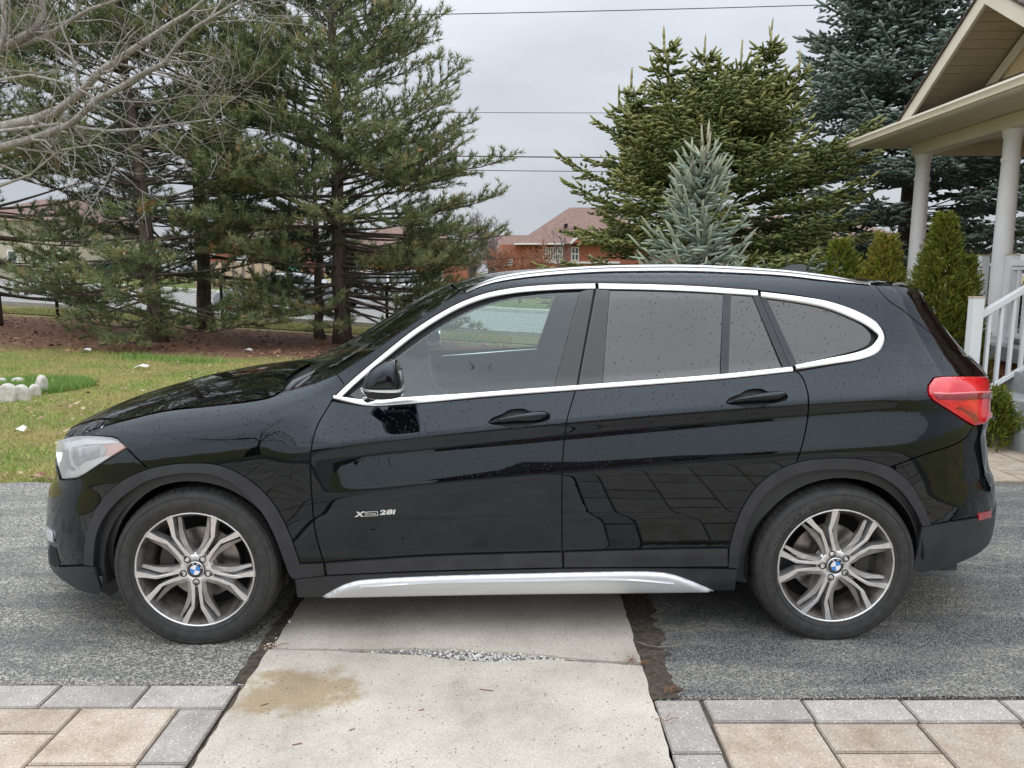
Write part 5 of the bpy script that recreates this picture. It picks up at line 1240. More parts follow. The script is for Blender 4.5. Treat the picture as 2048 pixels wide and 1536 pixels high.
def needle_arrays(Pp, D, Ls, tint, n, nl, nw, a0, a1, rng, tilt=0.0, tjit=.10):
    """n needles on each shoot from Pp along D with length Ls"""
    m = len(Pp); Pp = np.repeat(Pp, n, 0); Dd = np.repeat(D, n, 0); Ll = np.repeat(Ls, n); t = np.repeat(tint, n) + rng.normal(0, tjit, m * n)
    f = rng.random(m * n); base = Pp + Dd * (Ll * f)[:, None]
    q = norm(np.cross(Dd, rng.normal(size=(m * n, 3)))); a = rng.uniform(a0, a1, m * n)
    nd = Dd * np.cos(a)[:, None] + q * np.sin(a)[:, None]; nd[:, 2] += tilt; nd = norm(nd)
    w = norm(np.cross(nd, rng.normal(size=(m * n, 3)))) * nw * .5
    ln = nl * rng.uniform(.7, 1.15, m * n); tip = base + nd * ln[:, None]
    V = np.stack([base - w, base + w, tip], 1).reshape(-1, 3)
    return V, np.repeat(np.clip(t, 0, 1), 3)
def crown(name, shoots, mat, parent, n, nl, nw, a0, a1, seed, tilt=0.0, tjit=.1, body=0.0):
    rng = np.random.default_rng(seed); Pp = np.array([s[0] for s in shoots], float); D = norm(np.array([s[1] for s in shoots], float)); Ls = np.array([s[2] for s in shoots], float); T = np.array([s[3] for s in shoots], float)
    V, t = needle_arrays(Pp, D, Ls, T, n, nl, nw, a0, a1, rng, tilt, tjit)
    Fi = np.arange(len(V)).reshape(-1, 3)
    if body:                                            # each shoot also has a plump, tapered body
        m = len(Pp); a = norm(np.cross(D, rng.normal(size=(m, 3)))); b_ = np.cross(D, a); L1 = Ls * 1.06; rr_ = body * rng.uniform(.8, 1.15, m)
        B = np.empty((m, 9, 3)); B[:, 0] = Pp - D * .01; B[:, 8] = Pp + D * L1[:, None]
        for k in range(7):
            th = 2 * math.pi * (k % 3) / 3 + (.5 if k >= 3 else 0); f = (.30 if k < 3 else .78); q = (1.0 if k < 3 else .72)
            if k < 6: B[:, 1 + k] = Pp + D * (L1 * f)[:, None] + (a * math.cos(th) + b_ * math.sin(th)) * (rr_ * q)[:, None]
        B[:, 7] = B[:, 6]
        tri = [(0, 2, 1), (0, 3, 2), (0, 1, 3)] + [(1, 2, 4), (2, 5, 4), (2, 3, 5), (3, 6, 5), (3, 1, 6), (1, 4, 6)] + [(4, 5, 8), (5, 6, 8), (6, 4, 8)]
        tri = np.array(tri); n0 = len(V)
        V = np.concatenate([V, B.reshape(-1, 3)]); Fi = np.concatenate([Fi, (n0 + np.arange(m)[:, None, None] * 9 + tri[None]).reshape(-1, 3)])
        t = np.concatenate([t, np.repeat(np.clip(T, 0, 1), 9)])
    me = mesh_arrays(name, V, Fi); smooth(me); set_tint(me, t); return link(name, me, mat, parent)
def polyline(p, d, L_, n, r, droop, wob):
    pts = [np.array(p, float)]; d = np.array(d, float)
    for i in range(n):
        d = d + np.array([r.gauss(0, wob), r.gauss(0, wob), r.gauss(0, wob) + droop(i / n)]); d = d / np.linalg.norm(d); pts.append(pts[-1] + d * (L_ / n))
    return pts
def along(pts, t):
    n = len(pts) - 1; k = min(int(t * n), n - 1); f = t * n - k; return pts[k] * (1 - f) + pts[k + 1] * f, (pts[k + 1] - pts[k]) / (np.linalg.norm(pts[k + 1] - pts[k]) + 1e-9)
def pine(name, label, x, y, Hh, Rf, zmin, seed, group, mat=M_PINE, whorl=.42, nper=6, dens_=1.0, trunk_r=.2, lean=(0, 0), needles=15, extra=(), bias=None):
    r = random.Random(seed); z0 = float(terrain(x, y)) - .05
    T = empty(name, (x, y, z0)); tag(T, label, 'tree', group)
    mb = MB(); tp = [np.array([lean[0] * (h / Hh) + r.gauss(0, .03) * (h > 0), lean[1] * (h / Hh) + r.gauss(0, .03) * (h > 0), h]) for h in np.linspace(0, Hh, 14)]
    tr = [trunk_r * (1.25 if i == 0 else 1) * (1 - .88 * i / 13) for i in range(14)]; mb.tube(tp, tr, 10); mb.build('trunk', M_BARK, T, True)
    br = MB(); shoots = []
    z = zmin; jobs = []
    while z < Hh - .3:
        for k in range(nper + r.choice([-1, 0, 1])):
            az = r.uniform(0, 2 * math.pi); jobs.append((z + r.uniform(-.12, .12), az, Rf(z) * r.uniform(.62, 1.08)))
        z += whorl * r.uniform(.8, 1.2)
    for e in extra: jobs.append(e)
    for (zz, az, L_) in jobs:
        if L_ < .25: continue
        if bias: L_ *= bias(az, zz)
        c, _ = along(tp, min(max(zz / Hh, 0.01), .99)); hgt = zz / Hh
        el = math.radians(-12 + 55 * hgt + r.gauss(0, 7)); d = np.array([math.cos(az) * math.cos(el), math.sin(az) * math.cos(el), math.sin(el)])
        pts = polyline(c, d, L_, 7, r, lambda t: -.035 + .16 * t, .05)
        br.tube(pts, [max(.045 * (1 - hgt * .6) * (L_ / 3) ** .6 * (1 - .85 * i / 7), .006) for i in range(8)], 5, False)
        st = .17 / dens_; t = (.50 if zz < 3.2 else .36) if L_ > 1.6 else .15
        s = 1
        while t < 1.0:
            p, dd = along(pts, t); l2 = (1 - t) * L_ * .45 + .28 + r.uniform(-.08, .12); s = -s
            side = np.cross(dd, [0, 0, 1]); side = side / (np.linalg.norm(side) + 1e-9)
            d2 = dd * .75 + side * s * r.uniform(.5, 1.0) + np.array([0, 0, r.uniform(-.15, .35)]); d2 /= np.linalg.norm(d2)
            q = polyline(p, d2, l2, 3, r, lambda t: .08, .10); br.tube(q, [.010, .008, .006, .004], 3, False)
            nt_ = max(3, int(l2 / .10)); brown = 1.0 if r.random() < .008 else None
            for j in range(nt_):
                tt_ = 1 - j * .105 / max(l2, .2)
                if tt_ < .12: break
                pp, d3 = along(q, max(tt_, 0)); d4 = d3 + np.array([r.gauss(0, .4), r.gauss(0, .4), abs(r.gauss(.25, .3))])
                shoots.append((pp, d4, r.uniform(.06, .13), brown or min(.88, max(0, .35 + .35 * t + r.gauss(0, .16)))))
            t += st / L_ * r.uniform(.7, 1.3)
        p, dd = along(pts, .999); shoots.append((p, dd, .14, .7)); shoots.append((p, dd + np.array([0, 0, .6]), .14, .7))
    br.build('branches', M_BARK, T, True, fix=False)
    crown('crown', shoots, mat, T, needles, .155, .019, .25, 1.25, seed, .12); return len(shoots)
def Rint(zs, rs): return lambda z: float(np.interp(z, zs, rs))
tp_ = lambda px, py: gnd(px, py)
GP = 'pine trees along the fence'
n1 = pine('pine_tree', 'tall dark pine with bare lower trunk and sky showing through its boughs', -4.25, 19.2, 10.5, Rint([0, 1.0, 2.0, 3.6, 5.0, 6.6, 8.5, 10.5], [2.6, 3.3, 3.5, 4.4, 3.6, 3.0, 1.9, .2]), 1.0, 11, GP, nper=8, trunk_r=.21, dens_=1.15, whorl=.36, extra=[(1.0 + .13 * k, -.75 + .23 * (k % 7), 3.1 + .16 * (k % 4)) for k in range(18)])
n2 = pine('pine_tree', 'bushy pine with grey trunk and boughs sweeping down to the ground', -7.95, 17.3, 9.5, Rint([0, .5, 1.5, 3, 5, 7, 9.5], [2.4, 2.9, 3.1, 3.2, 3.0, 2.5, .4]), .55, 23, GP, nper=8, trunk_r=.18, dens_=1.05, whorl=.40, lean=(-.5, 0))
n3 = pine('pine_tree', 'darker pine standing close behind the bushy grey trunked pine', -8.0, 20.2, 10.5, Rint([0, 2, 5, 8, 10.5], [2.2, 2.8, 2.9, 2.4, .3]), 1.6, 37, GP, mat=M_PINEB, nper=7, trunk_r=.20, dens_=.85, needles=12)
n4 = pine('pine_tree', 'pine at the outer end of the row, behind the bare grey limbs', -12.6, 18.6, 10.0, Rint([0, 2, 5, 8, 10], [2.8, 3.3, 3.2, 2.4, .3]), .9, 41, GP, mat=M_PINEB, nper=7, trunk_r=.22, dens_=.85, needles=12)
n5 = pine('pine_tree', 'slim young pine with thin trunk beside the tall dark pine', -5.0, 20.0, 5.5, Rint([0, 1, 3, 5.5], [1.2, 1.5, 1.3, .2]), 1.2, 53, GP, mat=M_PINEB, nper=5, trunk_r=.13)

def spruce(name, label, x, y, Hh, Rf, zmin, seed, mat, leaders, group=None, whorl=.30, nper=8, trunk_r=.14, shoot=.13, nl=.022, nw=.011, needles=20, step=.085, droop=-.05, up=.10, el0=-8, el1=35, tipt=.25, topbare=True, twigstep=.15, body=.02):
    r = random.Random(seed); z0 = float(terrain(x, y)) - .05
    T = empty(name, (x, y, z0)); tag(T, label, 'tree', group); tp = [np.array([0, 0, h]) for h in np.linspace(0, Hh, 8)]
    mb = MB(); mb.tube(tp, [trunk_r * (1 - .85 * i / 7) for i in range(8)], 8); mb.build('trunk', M_BARKD, T, True)
    br = MB(); shoots = []; jobs = []
    z = zmin
    while z < Hh - .15:
        for k in range(nper): jobs.append(((0, 0), z + r.uniform(-.1, .1), r.uniform(0, 6.283), Rf(z) * r.uniform(.72, 1.08), z / Hh))
        z += whorl * r.uniform(.8, 1.2)
    for (lx, ly, zb_, zt_, w) in leaders:               # upright leaders with their own short whorls
        b0 = np.array([lx * .35, ly * .35, zb_]); t0 = np.array([lx, ly, zt_]); br.tube([b0, (b0 + t0) / 2 + np.array([lx, ly, 0]) * .12, t0], [.04, .022, .006], 4)
        zz = zb_ + .1
        while zz < zt_ - .12:
            f = (zz - zb_) / (zt_ - zb_)
            for k in range(6): jobs.append(((lx * (.35 + .65 * f ** .7), ly * (.35 + .65 * f ** .7)), zz, r.uniform(0, 6.283), w * (1 - f) ** .8 * r.uniform(.7, 1.1) + .06, .8))
            zz += .17
        for k in range(3): shoots.append((t0 - np.array([0, 0, .10 * k]), np.array([r.gauss(0, .06), r.gauss(0, .06), 1.]), .22, .9))
    for ((cx, cy), zz, az, L_, hg) in jobs:
        if L_ < .05: continue
        el = math.radians(el0 + (el1 - el0) * hg + r.gauss(0, 6)); d = np.array([math.cos(az) * math.cos(el), math.sin(az) * math.cos(el), math.sin(el)])
        pts = polyline((cx, cy, zz), d, L_, 5, r, lambda t: droop + (up - droop) * t, .035)
        br.tube(pts, [max(.018 * (1 - i / 5.5) * min(1, L_), .003) for i in range(6)], 3, False)
        t = max(.10, 1 - 1.5 / max(L_, .1)); s = 1
        while t < 1.0:
            p, dd = along(pts, t); l2 = min((1 - t) * L_ * .55 + .10, .75); s = -s
            side = np.cross(dd, [0, 0, 1]); side = side / (np.linalg.norm(side) + 1e-9)
            d2 = dd * .8 + side * s * r.uniform(.6, 1.0) + np.array([0, 0, r.uniform(-.25, .15)]); d2 /= np.linalg.norm(d2)
            k = 0.0
            while k < l2:
                q = p + d2 * k; s2 = r.choice([-1, 1]); sd_ = np.cross(d2, [0, 0, 1]); d3 = d2 + sd_ * s2 * r.uniform(.3, 1.3) + np.array([0, 0, r.uniform(-.55, .45)])
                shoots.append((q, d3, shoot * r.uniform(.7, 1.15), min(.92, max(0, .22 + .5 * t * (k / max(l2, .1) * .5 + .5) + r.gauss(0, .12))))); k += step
            shoots.append((p, dd + np.array([0, 0, .15]), shoot, .5))
            t += twigstep / L_ * r.uniform(.8, 1.2)
        p, dd = along(pts, .999); shoots.append((p, dd + np.array([0, 0, tipt]), shoot * 1.3, .85))
    br.build('branches', M_BARKD, T, True, fix=False)
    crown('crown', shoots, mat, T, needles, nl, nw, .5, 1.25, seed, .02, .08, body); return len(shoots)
def at(px, py, Y): p = atY(px, py, Y); return p
s1x, s1y = 3.06, 12.1; zg = float(terrain(s1x, s1y)) - .05
def lead(px, py, zb_, w, dy=0.0):
    p = atY(px, py, s1y + dy); return (p.x - s1x, dy, zb_, p.z - zg, w)
n6 = spruce('spruce_tree', 'broad yellow green spruce with several pointed tops behind the car', s1x, s1y, 4.6, Rint([0, 1.0, 2.0, 2.9, 3.4, 4.0, 4.6], [2.3, 2.45, 2.45, 2.30, 1.75, 1.15, .5]), .5, 61, M_SPRY,
  [lead(1328, 82, 3.0, .55), lead(1410, 98, 3.6, .45, .2), lead(1484, 108, 3.5, .45, -.2), lead(1543, 66, 3.2, .6, .1), lead(1598, 128, 3.1, .5), lead(1262, 165, 2.9, .4), lead(1238, 198, 2.7, .4, .2)], whorl=.31, nper=14, shoot=.13, nl=.036, nw=.013, needles=4, step=.070, twigstep=.080, droop=-.09, up=.20, body=.022)
bsx, bsy = 7.35, 14.6
n7 = spruce('spruce_tree', 'large blue green spruce rising behind the porch columns', bsx, bsy, 9.4, Rint([0, 1.0, 2.5, 4.0, 5.5, 7.0, 9.4], [3.0, 2.9, 2.75, 2.6, 2.3, 1.7, .2]), .6, 67, M_SPRB, [], whorl=.27, nper=13, trunk_r=.2, shoot=.15, nl=.044, nw=.018, needles=3, step=.080, droop=-.03, up=.12, el0=-14, twigstep=.095, body=.029)
n8 = spruce('spruce_tree', 'small pale blue spruce with tan pointed shoots behind the roof rail', 1.79, 7.5, 2.5, Rint([0, .6, 1.2, 1.8, 2.2, 2.5], [.9, .85, .70, .47, .25, .08]), .3, 71, M_SPRS, [(0, 0, 2.2, 2.74, .18), (.06, .02, 2.35, 2.78, .05), (-.09, .0, 2.3, 2.62, .06), (.10, -.03, 2.3, 2.60, .06)], whorl=.19, nper=8, trunk_r=.05, shoot=.17, nl=.026, nw=.005, needles=34, step=.12, body=.015, droop=.0, up=.06, el0=12, el1=42, tipt=.35, twigstep=.13)
n8b = spruce('spruce_bush', 'low spreading blue spruce bough under the roof aerial', 3.15, 8.9, 1.75, Rint([0, .8, 1.4, 1.75], [.9, .8, .55, .2]), .2, 73, M_SPRB, [], whorl=.2, nper=8, trunk_r=.04, shoot=.12, nl=.026, nw=.006, needles=14, step=.10, body=.016, el0=5, el1=30, twigstep=.11)
def cedar(name, label, x, y, Hh, Rb, seed, group, n=5200, tint=0.0, pw=.75, sides=()):
    r = random.Random(seed); T = empty(name, (x, y, float(terrain(x, y)) - .03)); tag(T, label, 'shrub', group); mb = MB(); mb.tube([(0, 0, 0), (0, 0, Hh * .8)], [.04, .01], 6); mb.build('trunk', M_BARKD, T, True); sh = []
    lob = [(0, 0, Hh, Rb)] + list(sides)
    for k in range(n):
        lx, ly, lh, lr = lob[0] if r.random() < .72 or not sides else r.choice(list(sides))
        f = r.random() ** .8; az = r.uniform(0, 6.283); rad = lr * (1 - f) ** pw * (math.sqrt(r.random()) * .55 + .55) * (1 + .22 * math.sin(az * 3 + f * 9) + .12 * math.sin(az * 7 + f * 23)) ; p = (lx + rad * math.cos(az), ly + rad * math.sin(az), lh * (.06 + .92 * f))
        d = (math.cos(az) * .7 + r.gauss(0, .3), math.sin(az) * .7 + r.gauss(0, .3), .9 + r.gauss(0, .2)); sh.append((p, d, r.uniform(.06, .13), min(.9, max(0, .45 + tint + r.gauss(0, .2)))))
    crown('crown', sh, M_CEDAR, T, 12, .035, .014, .15, .75, seed, .05); return T
GC = 'cedar shrubs beside the porch'
cedar('cedar_shrub', 'conical green cedar shrub growing in front of the porch', 4.42, 8.0, 2.12, .42, 81, GC, 7000, sides=[(.24, -.05, 1.7, .24)])
cedar('cedar_shrub', 'small yellowish cedar shrub beside the conical cedar', 4.02, 8.4, 1.95, .34, 83, GC, 2600, .22, .6, [(-.2, .0, 1.6, .2)])
cedar('cedar_shrub', 'loose dull green cedar shrub next to the low blue spruce', 3.62, 8.6, 1.90, .40, 87, GC, 2600, -.02, .55, [(.25, .1, 1.7, .22), (-.25, 0, 1.5, .2)])
cedar('cedar_shrub', 'low rounded box bush at the foot of the porch steps', 4.22, 6.7, .5, .2, 89, GC, 1200, -.1, .4)

# bare deciduous tree on the left: main limbs then recursive twigs
def bare_tree(name, label, root, trunk, limbs, seed, depth=4, mat=M_BARKL, group=None, dens_=1.0, flat=1.0, tw=.0022):
    r = random.Random(seed); T = empty(name, root); tag(T, label, 'tree', group); mb = MB(); R0 = np.array(root)
    mb.tube([np.array(p) - R0 for p, _ in trunk], [q for _, q in trunk], 10); mb.build('trunk', mat, T, True)
    bb = MB()
    def twig(p, d, L_, rad, lev):
        n = 5 if lev > 1 else 3; pts = polyline(p, d, L_, n, r, lambda t: .02, .13); bb.tube(pts, [max(rad * (1 - .7 * i / n), tw) for i in range(n + 1)], 4 if lev > 1 else 3, False)
        if lev <= 0: return
        k = max(2, int((3 + L_ * 3.2) * dens_)); 
        for i in range(k):
            t = r.uniform(.18, 1.0); q, dd = along(pts, min(t, .99)); a = np.cross(dd, np.array([r.gauss(0, 1), r.gauss(0, flat), r.gauss(0, 1)])); a /= np.linalg.norm(a) + 1e-9
            d2 = dd * .75 + a * r.uniform(.45, .95); d2 /= np.linalg.norm(d2); twig(q, d2, L_ * r.uniform(.35, .62), max(rad * (1 - .65 * t) * .6, tw), lev - 1)
    for pts, r0, r1, lev in limbs:
        P_ = [np.array(p) - R0 for p in pts]; m = len(P_); bb.tube(P_, [r0 + (r1 - r0) * i / (m - 1) for i in range(m)], 7, False); tot = sum(np.linalg.norm(b - a) for a, b in zip(P_[:-1], P_[1:]))
        for i in range(int(tot * 7.5 * dens_)):
            t = r.uniform(.03, 1); q, dd = along(P_, min(t, .99)); a = np.cross(dd, np.array([r.gauss(0, 1), r.gauss(0, flat), r.gauss(0, 1)])); a /= np.linalg.norm(a) + 1e-9; d2 = dd * .8 + a * r.uniform(.5, 1); d2 /= np.linalg.norm(d2)
            twig(q, d2, r.uniform(.35, .95), max((r0 + (r1 - r0) * t) * .42, tw), lev)
        q, dd = along(P_, .99); twig(q, dd, .6, r1, lev)
    bb.build('branches', mat, T, True, fix=False)
def limb(px, Ys): return [atY(a, b, Y) for (a, b), Y in zip(px, np.linspace(Ys[0], Ys[1], len(px)))]
def pre(pts, root): return [root] + pts
hubp = (-5.75, 7.3, 2.25)
LIMBS = [
 (pre(limb([(0, 255), (70, 239), (117, 220), (159, 188), (197, 145), (244, 113), (281, 89), (328, 56), (375, 28), (408, 0), (440, -40)], (7.2, 6.4)), hubp), .075, .014, 2),
 (pre(limb([(0, 295), (66, 277), (141, 248), (197, 197), (244, 173), (291, 145), (328, 127), (356, 89), (389, 56), (450, 19), (483, 0), (520, -30)], (7.0, 6.0)), hubp), .055, .010, 2),
 (pre(limb([(0, 94), (42, 89), (94, 73), (131, 47), (178, 19), (220, 5), (300, -20)], (7.4, 7.0)), (-5.6, 7.4, 3.2)), .05, .012, 2),
 (pre(limb([(0, 98), (28, 84), (66, 61), (87, 28), (84, 0), (70, -60)], (7.3, 7.2)), (-5.5, 7.3, 3.1)), .06, .03, 2),
 (pre(limb([(0, 98), (7, 75), (9, 28), (5, 0), (0, -50)], (7.1, 7.1)), (-5.4, 7.2, 3.1)), .04, .025, 2),
 (pre(limb([(0, 262), (117, 248), (211, 262), (281, 258), (352, 248), (422, 239), (455, 206), (480, 190)], (6.9, 6.5)), hubp), .026, .005, 2),
 (pre(limb([(0, 372), (60, 350), (120, 300), (190, 290), (250, 310)], (7.0, 6.6)), hubp), .022, .005, 2),
 (pre(limb([(0, 160), (60, 150), (130, 165), (200, 200), (300, 205), (380, 190)], (7.0, 6.6)), hubp), .024, .005, 2)]
bare_tree('bare_tree', 'leafless tree with pale grey limbs reaching over the lawn', (-6.1, 7.4, -.05), [((-6.1, 7.4, -.1), .20), ((-6.05, 7.38, 1.0), .16), (hubp, .14), ((-5.6, 7.35, 3.2), .10), ((-5.5, 7.3, 4.6), .06)], [(p_, a_ * .66, b_ * .7, l_) for p_, a_, b_, l_ in LIMBS], 5, dens_=.62, tw=.0024)
# ------------------------------------------------------------------ porch and house on the right
M_CREAM = NM('cream_trim', (.76, .70, .575), (.82, .76, .64), 4, .5); M_SOFF = NM('tan_soffit', (.62, .53, .39), (.68, .59, .45), 5, .6); M_GABLE = NM('ochre_stucco', (.72, .56, .32), (.78, .62, .38), 6, .8)
M_COLM = NM('white_column_paint', (.80, .785, .78), (.86, .85, .845), 3, .5); M_RAIL = NM('white_railing_paint', (.80, .83, .85), (.86, .88, .89), 3, .4); M_PCONC = NM('grey_painted_concrete', (.26, .275, .28), (.36, .37, .37), 7, .85, .15)
M_SHING = NM('brown_shingles', (.05, .035, .03), (.13, .09, .075), 20, .95, .4)
HOUSE = empty('porch_house', (6.2, 8.6, 0)); tag(HOUSE, 'house porch with cream gable, white columns and brick base', 'house'); HO = Vector((6.2, 8.6, 0))
def hbox(name, mat, x0, x1, y0, y1, z0, z1, parent=HOUSE, bevel=.006, seg=1):
    mb = MB(); mb.box(x0 - HO.x, x1 - HO.x, y0 - HO.y, y1 - HO.y, z0, z1); return mb.build(name, mat, parent, bevel=bevel, seg=seg)
EZ = 3.20; YF = 10.95; YN = 4.6
hbox('porch_floor', M_PCONC, 5.20, 7.6, YN, 10.75, .60, .76)
hbox('porch_core', M_BLACK, 5.36, 7.5, YN + .05, 10.60, .0, .60)
for k in range(3): hbox('step', M_PCONC, 4.36 + .29 * k, 5.36, 4.9, 7.62, -.02, .19 * (k + 1) - .0, bevel=.012, seg=2)
# brick base, brick by brick, around the visible front
M_BRICK = bpy.data.materials.new('orange_brick'); t_, b_ = nodes_of(M_BRICK); oi = t_.nodes.new('ShaderNodeObjectInfo'); nz_ = tex(t_, 'ShaderNodeTexNoise', 25, 'Object', Detail=4); cr_ = ramp(t_, oi.outputs['Random'], [(0, (.30, .105, .055)), (.5, (.42, .17, .09)), (1, (.50, .25, .14))]); gg = ramp(t_, nz_.outputs['Fac'], [(.3, (.75, .75, .75)), (.7, (1.1, 1.1, 1.1))]); t_.links.new(mixc(t_, 1.0, cr_.outputs[0], gg.outputs[0], 'MULTIPLY'), b_.inputs['Base Color']); b_.inputs['Roughness'].default_value = .9
MORT = P('mortar', (.42, .40, .37), .95)
BASE = hbox('brick_base', MORT, 5.262, 5.35, 7.64, 10.60, .0, .60, bevel=0)
bm_ = MB(); bm_.box(-.05, .05, -.099, .099, -.031, .031); brick_me = bm_.mesh('brick'); brick_me.materials.append(M_BRICK)
rb_ = random.Random(3)
for row in range(8):
    y = 7.66 - (.1 if row % 2 else 0)
    while y < 10.5:
        if y > 7.6: link('brick', brick_me, None, BASE, (5.30 - HO.x + rb_.uniform(-.002, .002), y + .1 - HO.y, .04 + .073 * row))
        y += .21
# columns
def column(x, y, ztop=3.06):
    mb = MB(); h = ztop - .76; mb.lathe([(.105, 0), (.105, .05), (.112, .06), (.112, .10), (.098, .13), (.100, h * .35), (.094, h * .7), (.088, h - .36), (.090, h - .34), (.098, h - .325), (.098, h - .30), (.087, h - .285), (.087, h - .09), (.098, h - .075), (.102, h - .04), (.108, h - .03), (.108, h)], 32)
    return mb.build('column', M_COLM, HOUSE, angle=40, loc=(x - HO.x, y - HO.y, .76))
column(5.42, 10.45); column(5.42, 8.62); column(5.42, 6.9)
hbox('porch_beam', M_CREAM, 5.31, 5.53, YN, 10.58, 3.06, 3.215)
hbox('porch_beam', M_SOFF, 5.535, 7.6, 10.36, 10.55, 3.06, 3.212)
# soffit boards between gutter and beam and the porch ceiling: one piece per board
brd = MB(); brd.box(-.355, .355, -.048, .048, -.008, .008); brd_me = brd.mesh('soffit_board'); brd_me.materials.append(M_SOFF)
brd2 = MB(); brd2.box(-1.02, 1.02, -.048, .048, -.008, .008); brd2_me = brd2.mesh('ceiling_board'); brd2_me.materials.append(M_SOFF)
y = YN + .05
while y < YF:
    link('soffit_board', brd_me, None, HOUSE, (4.955 - HO.x, y - HO.y, 3.224)); 
    if y < 10.3: link('ceiling_board', brd2_me, None, HOUSE, (6.555 - HO.x, y - HO.y, 3.224))
    y += .101
for (x, y) in ((5.06, 8.9), (5.06, 10.3)):
    mb = MB(); mb.lathe([(.0, -.004), (.05, -.004), (.062, -.010), (.07, .0)], 20); mb.build('soffit_downlight', P('downlight_trim', (.6, .54, .44), .5), HOUSE, True, loc=(x - HO.x, y - HO.y, 3.214))
# gutter along the eave (profiled), fascia behind it
gp = [(4.60, 3.31), (4.595, 3.285), (4.61, 3.27), (4.615, 3.235), (4.64, 3.20), (4.70, 3.19), (4.72, 3.20), (4.72, 3.30), (4.70, 3.30), (4.70, 3.215), (4.65, 3.22), (4.632, 3.25), (4.628, 3.30), (4.615, 3.312)]
mb = MB(); n = len(gp); V = [(x - HO.x, YN - HO.y, z) for x, z in gp] + [(x - HO.x, YF - HO.y, z) for x, z in gp]
mb.add(V, [(i, (i + 1) % n, n + (i + 1) % n, n + i) for i in range(n)] + [tuple(range(n)), tuple(range(2 * n - 1, n - 1, -1))]); mb.build('gutter', M_CREAM, HOUSE, angle=40)
hbox('end_fascia', M_CREAM, 4.72, 7.6, 10.93, 10.96, 3.215, 3.36)
# gable over the steps
gc, gw, g0, g1 = 8.15, 1.62, 3.33, 4.36
def yz(y, z): return (y - HO.y, z)
def rake(x0, x1, t_out, t_in, mat, name):
    s = gw / (g1 - g0)
    for sg in (1, -1):
        mb = MB(); poly = [yz(gc, g1 + t_out), yz(gc + sg * (gw + t_out * s), g0), yz(gc + sg * (gw - t_in * s), g0), yz(gc, g1 - t_in)]; mb.prism(poly, x0 - HO.x, x1 - HO.x, 'x'); mb.build(name, mat, HOUSE)
rake(4.72, 4.755, .0, .17, M_CREAM, 'rake_board')
rake(4.70, 7.8, .035, -.005, M_SHING, 'gable_roof')
for sg in (1, -1):          # soffit boards under the rake overhang
    sl = math.atan2(g1 - g0, gw); L_ = math.hypot(gw, g1 - g0); k = 0
    while k * .115 < L_ - .1:
        mb = MB(); mb.box(-.30, .30, -.054, .054, -.006, .006); d = (k + .5) * .115
        o = mb.build('soffit_board', M_SOFF, HOUSE, loc=(5.065 - HO.x, gc + sg * (gw - d * math.cos(sl)) - HO.y, g0 - .06 + d * math.sin(sl) - .03)); o.rotation_euler = (-sg * sl, 0, 0); k += 1
mb = MB(); mb.prism([yz(gc, g1 - .12), yz(gc + gw - .2, g0 - .02), yz(gc - gw + .2, g0 - .02)], 5.38 - HO.x, 5.44 - HO.x, 'x'); mb.build('gable_wall', M_GABLE, HOUSE)
rake(5.345, 5.378, -.14, .29, M_CREAM, 'gable_trim')
mb = MB(); mb.add([(4.70 - HO.x, YN - HO.y, 3.34), (4.70 - HO.x, YF - HO.y, 3.34), (8.6 - HO.x, YF - HO.y, 5.0), (8.6 - HO.x, YN - HO.y, 5.0), (4.70 - HO.x, YN - HO.y, 3.315), (4.70 - HO.x, YF - HO.y, 3.315), (8.6 - HO.x, YF - HO.y, 4.95), (8.6 - HO.x, YN - HO.y, 4.95)], [(0, 1, 2, 3), (4, 7, 6, 5), (0, 4, 5, 1), (1, 5, 6, 2), (3, 2, 6, 7), (0, 3, 7, 4)]); mb.build('porch_roof', M_SHING, HOUSE)
hbox('house_wall', NM('red_brick_wall', (.22, .085, .055), (.33, .14, .085), 12, .9), 7.6, 12.0, YN, 10.9, .0, 5.2)
# railings
def baluster_mesh(h):
    mb = MB(); mb.box(-.016, .016, -.016, .016, 0, h); me = mb.mesh('baluster'); me.materials.append(M_RAIL); return me
bal = baluster_mesh(.72)
def railing(label, x, y0, y1, zf=.76, posts=()):
    R = empty('porch_railing', (x, y0, zf)); tag(R, label, 'railing')
    L_ = y1 - y0; mb = MB(); mb.box(-.035, .035, 0, L_, .84, .90); mb.box(-.022, .022, .01, L_ - .01, .80, .84); mb.build('hand_rail', M_RAIL, R, bevel=.008); mb = MB(); mb.box(-.022, .022, .01, L_ - .01, .07, .12); mb.build('bottom_rail', M_RAIL, R, bevel=.004)
    n = int(L_ / .105)
    for k in range(n): link('baluster', bal, None, R, (0, (k + .5) * L_ / n, .10))
    for py in posts:
        mb = MB(); mb.box(-.05, .05, py - .05, py + .05, 0, .96); p_ = mb.build('rail_post', M_RAIL, R, bevel=.005); mb = MB(); mb.box(-.053, .053, py - .053, py + .053, .96, .975); mb.build('post_cap', P('tan_post_cap', (.60, .50, .36), .6) if 'tan_post_cap' not in bpy.data.materials else bpy.data.materials['tan_post_cap'], p_)
    return R
railing('white porch railing with post, left of the near column and behind the cedar', 5.44, 9.02, 10.33, posts=(-.03,))
railing('white porch railing between the column and the stair head', 5.44, 7.66, 8.50, posts=(.80, .03))
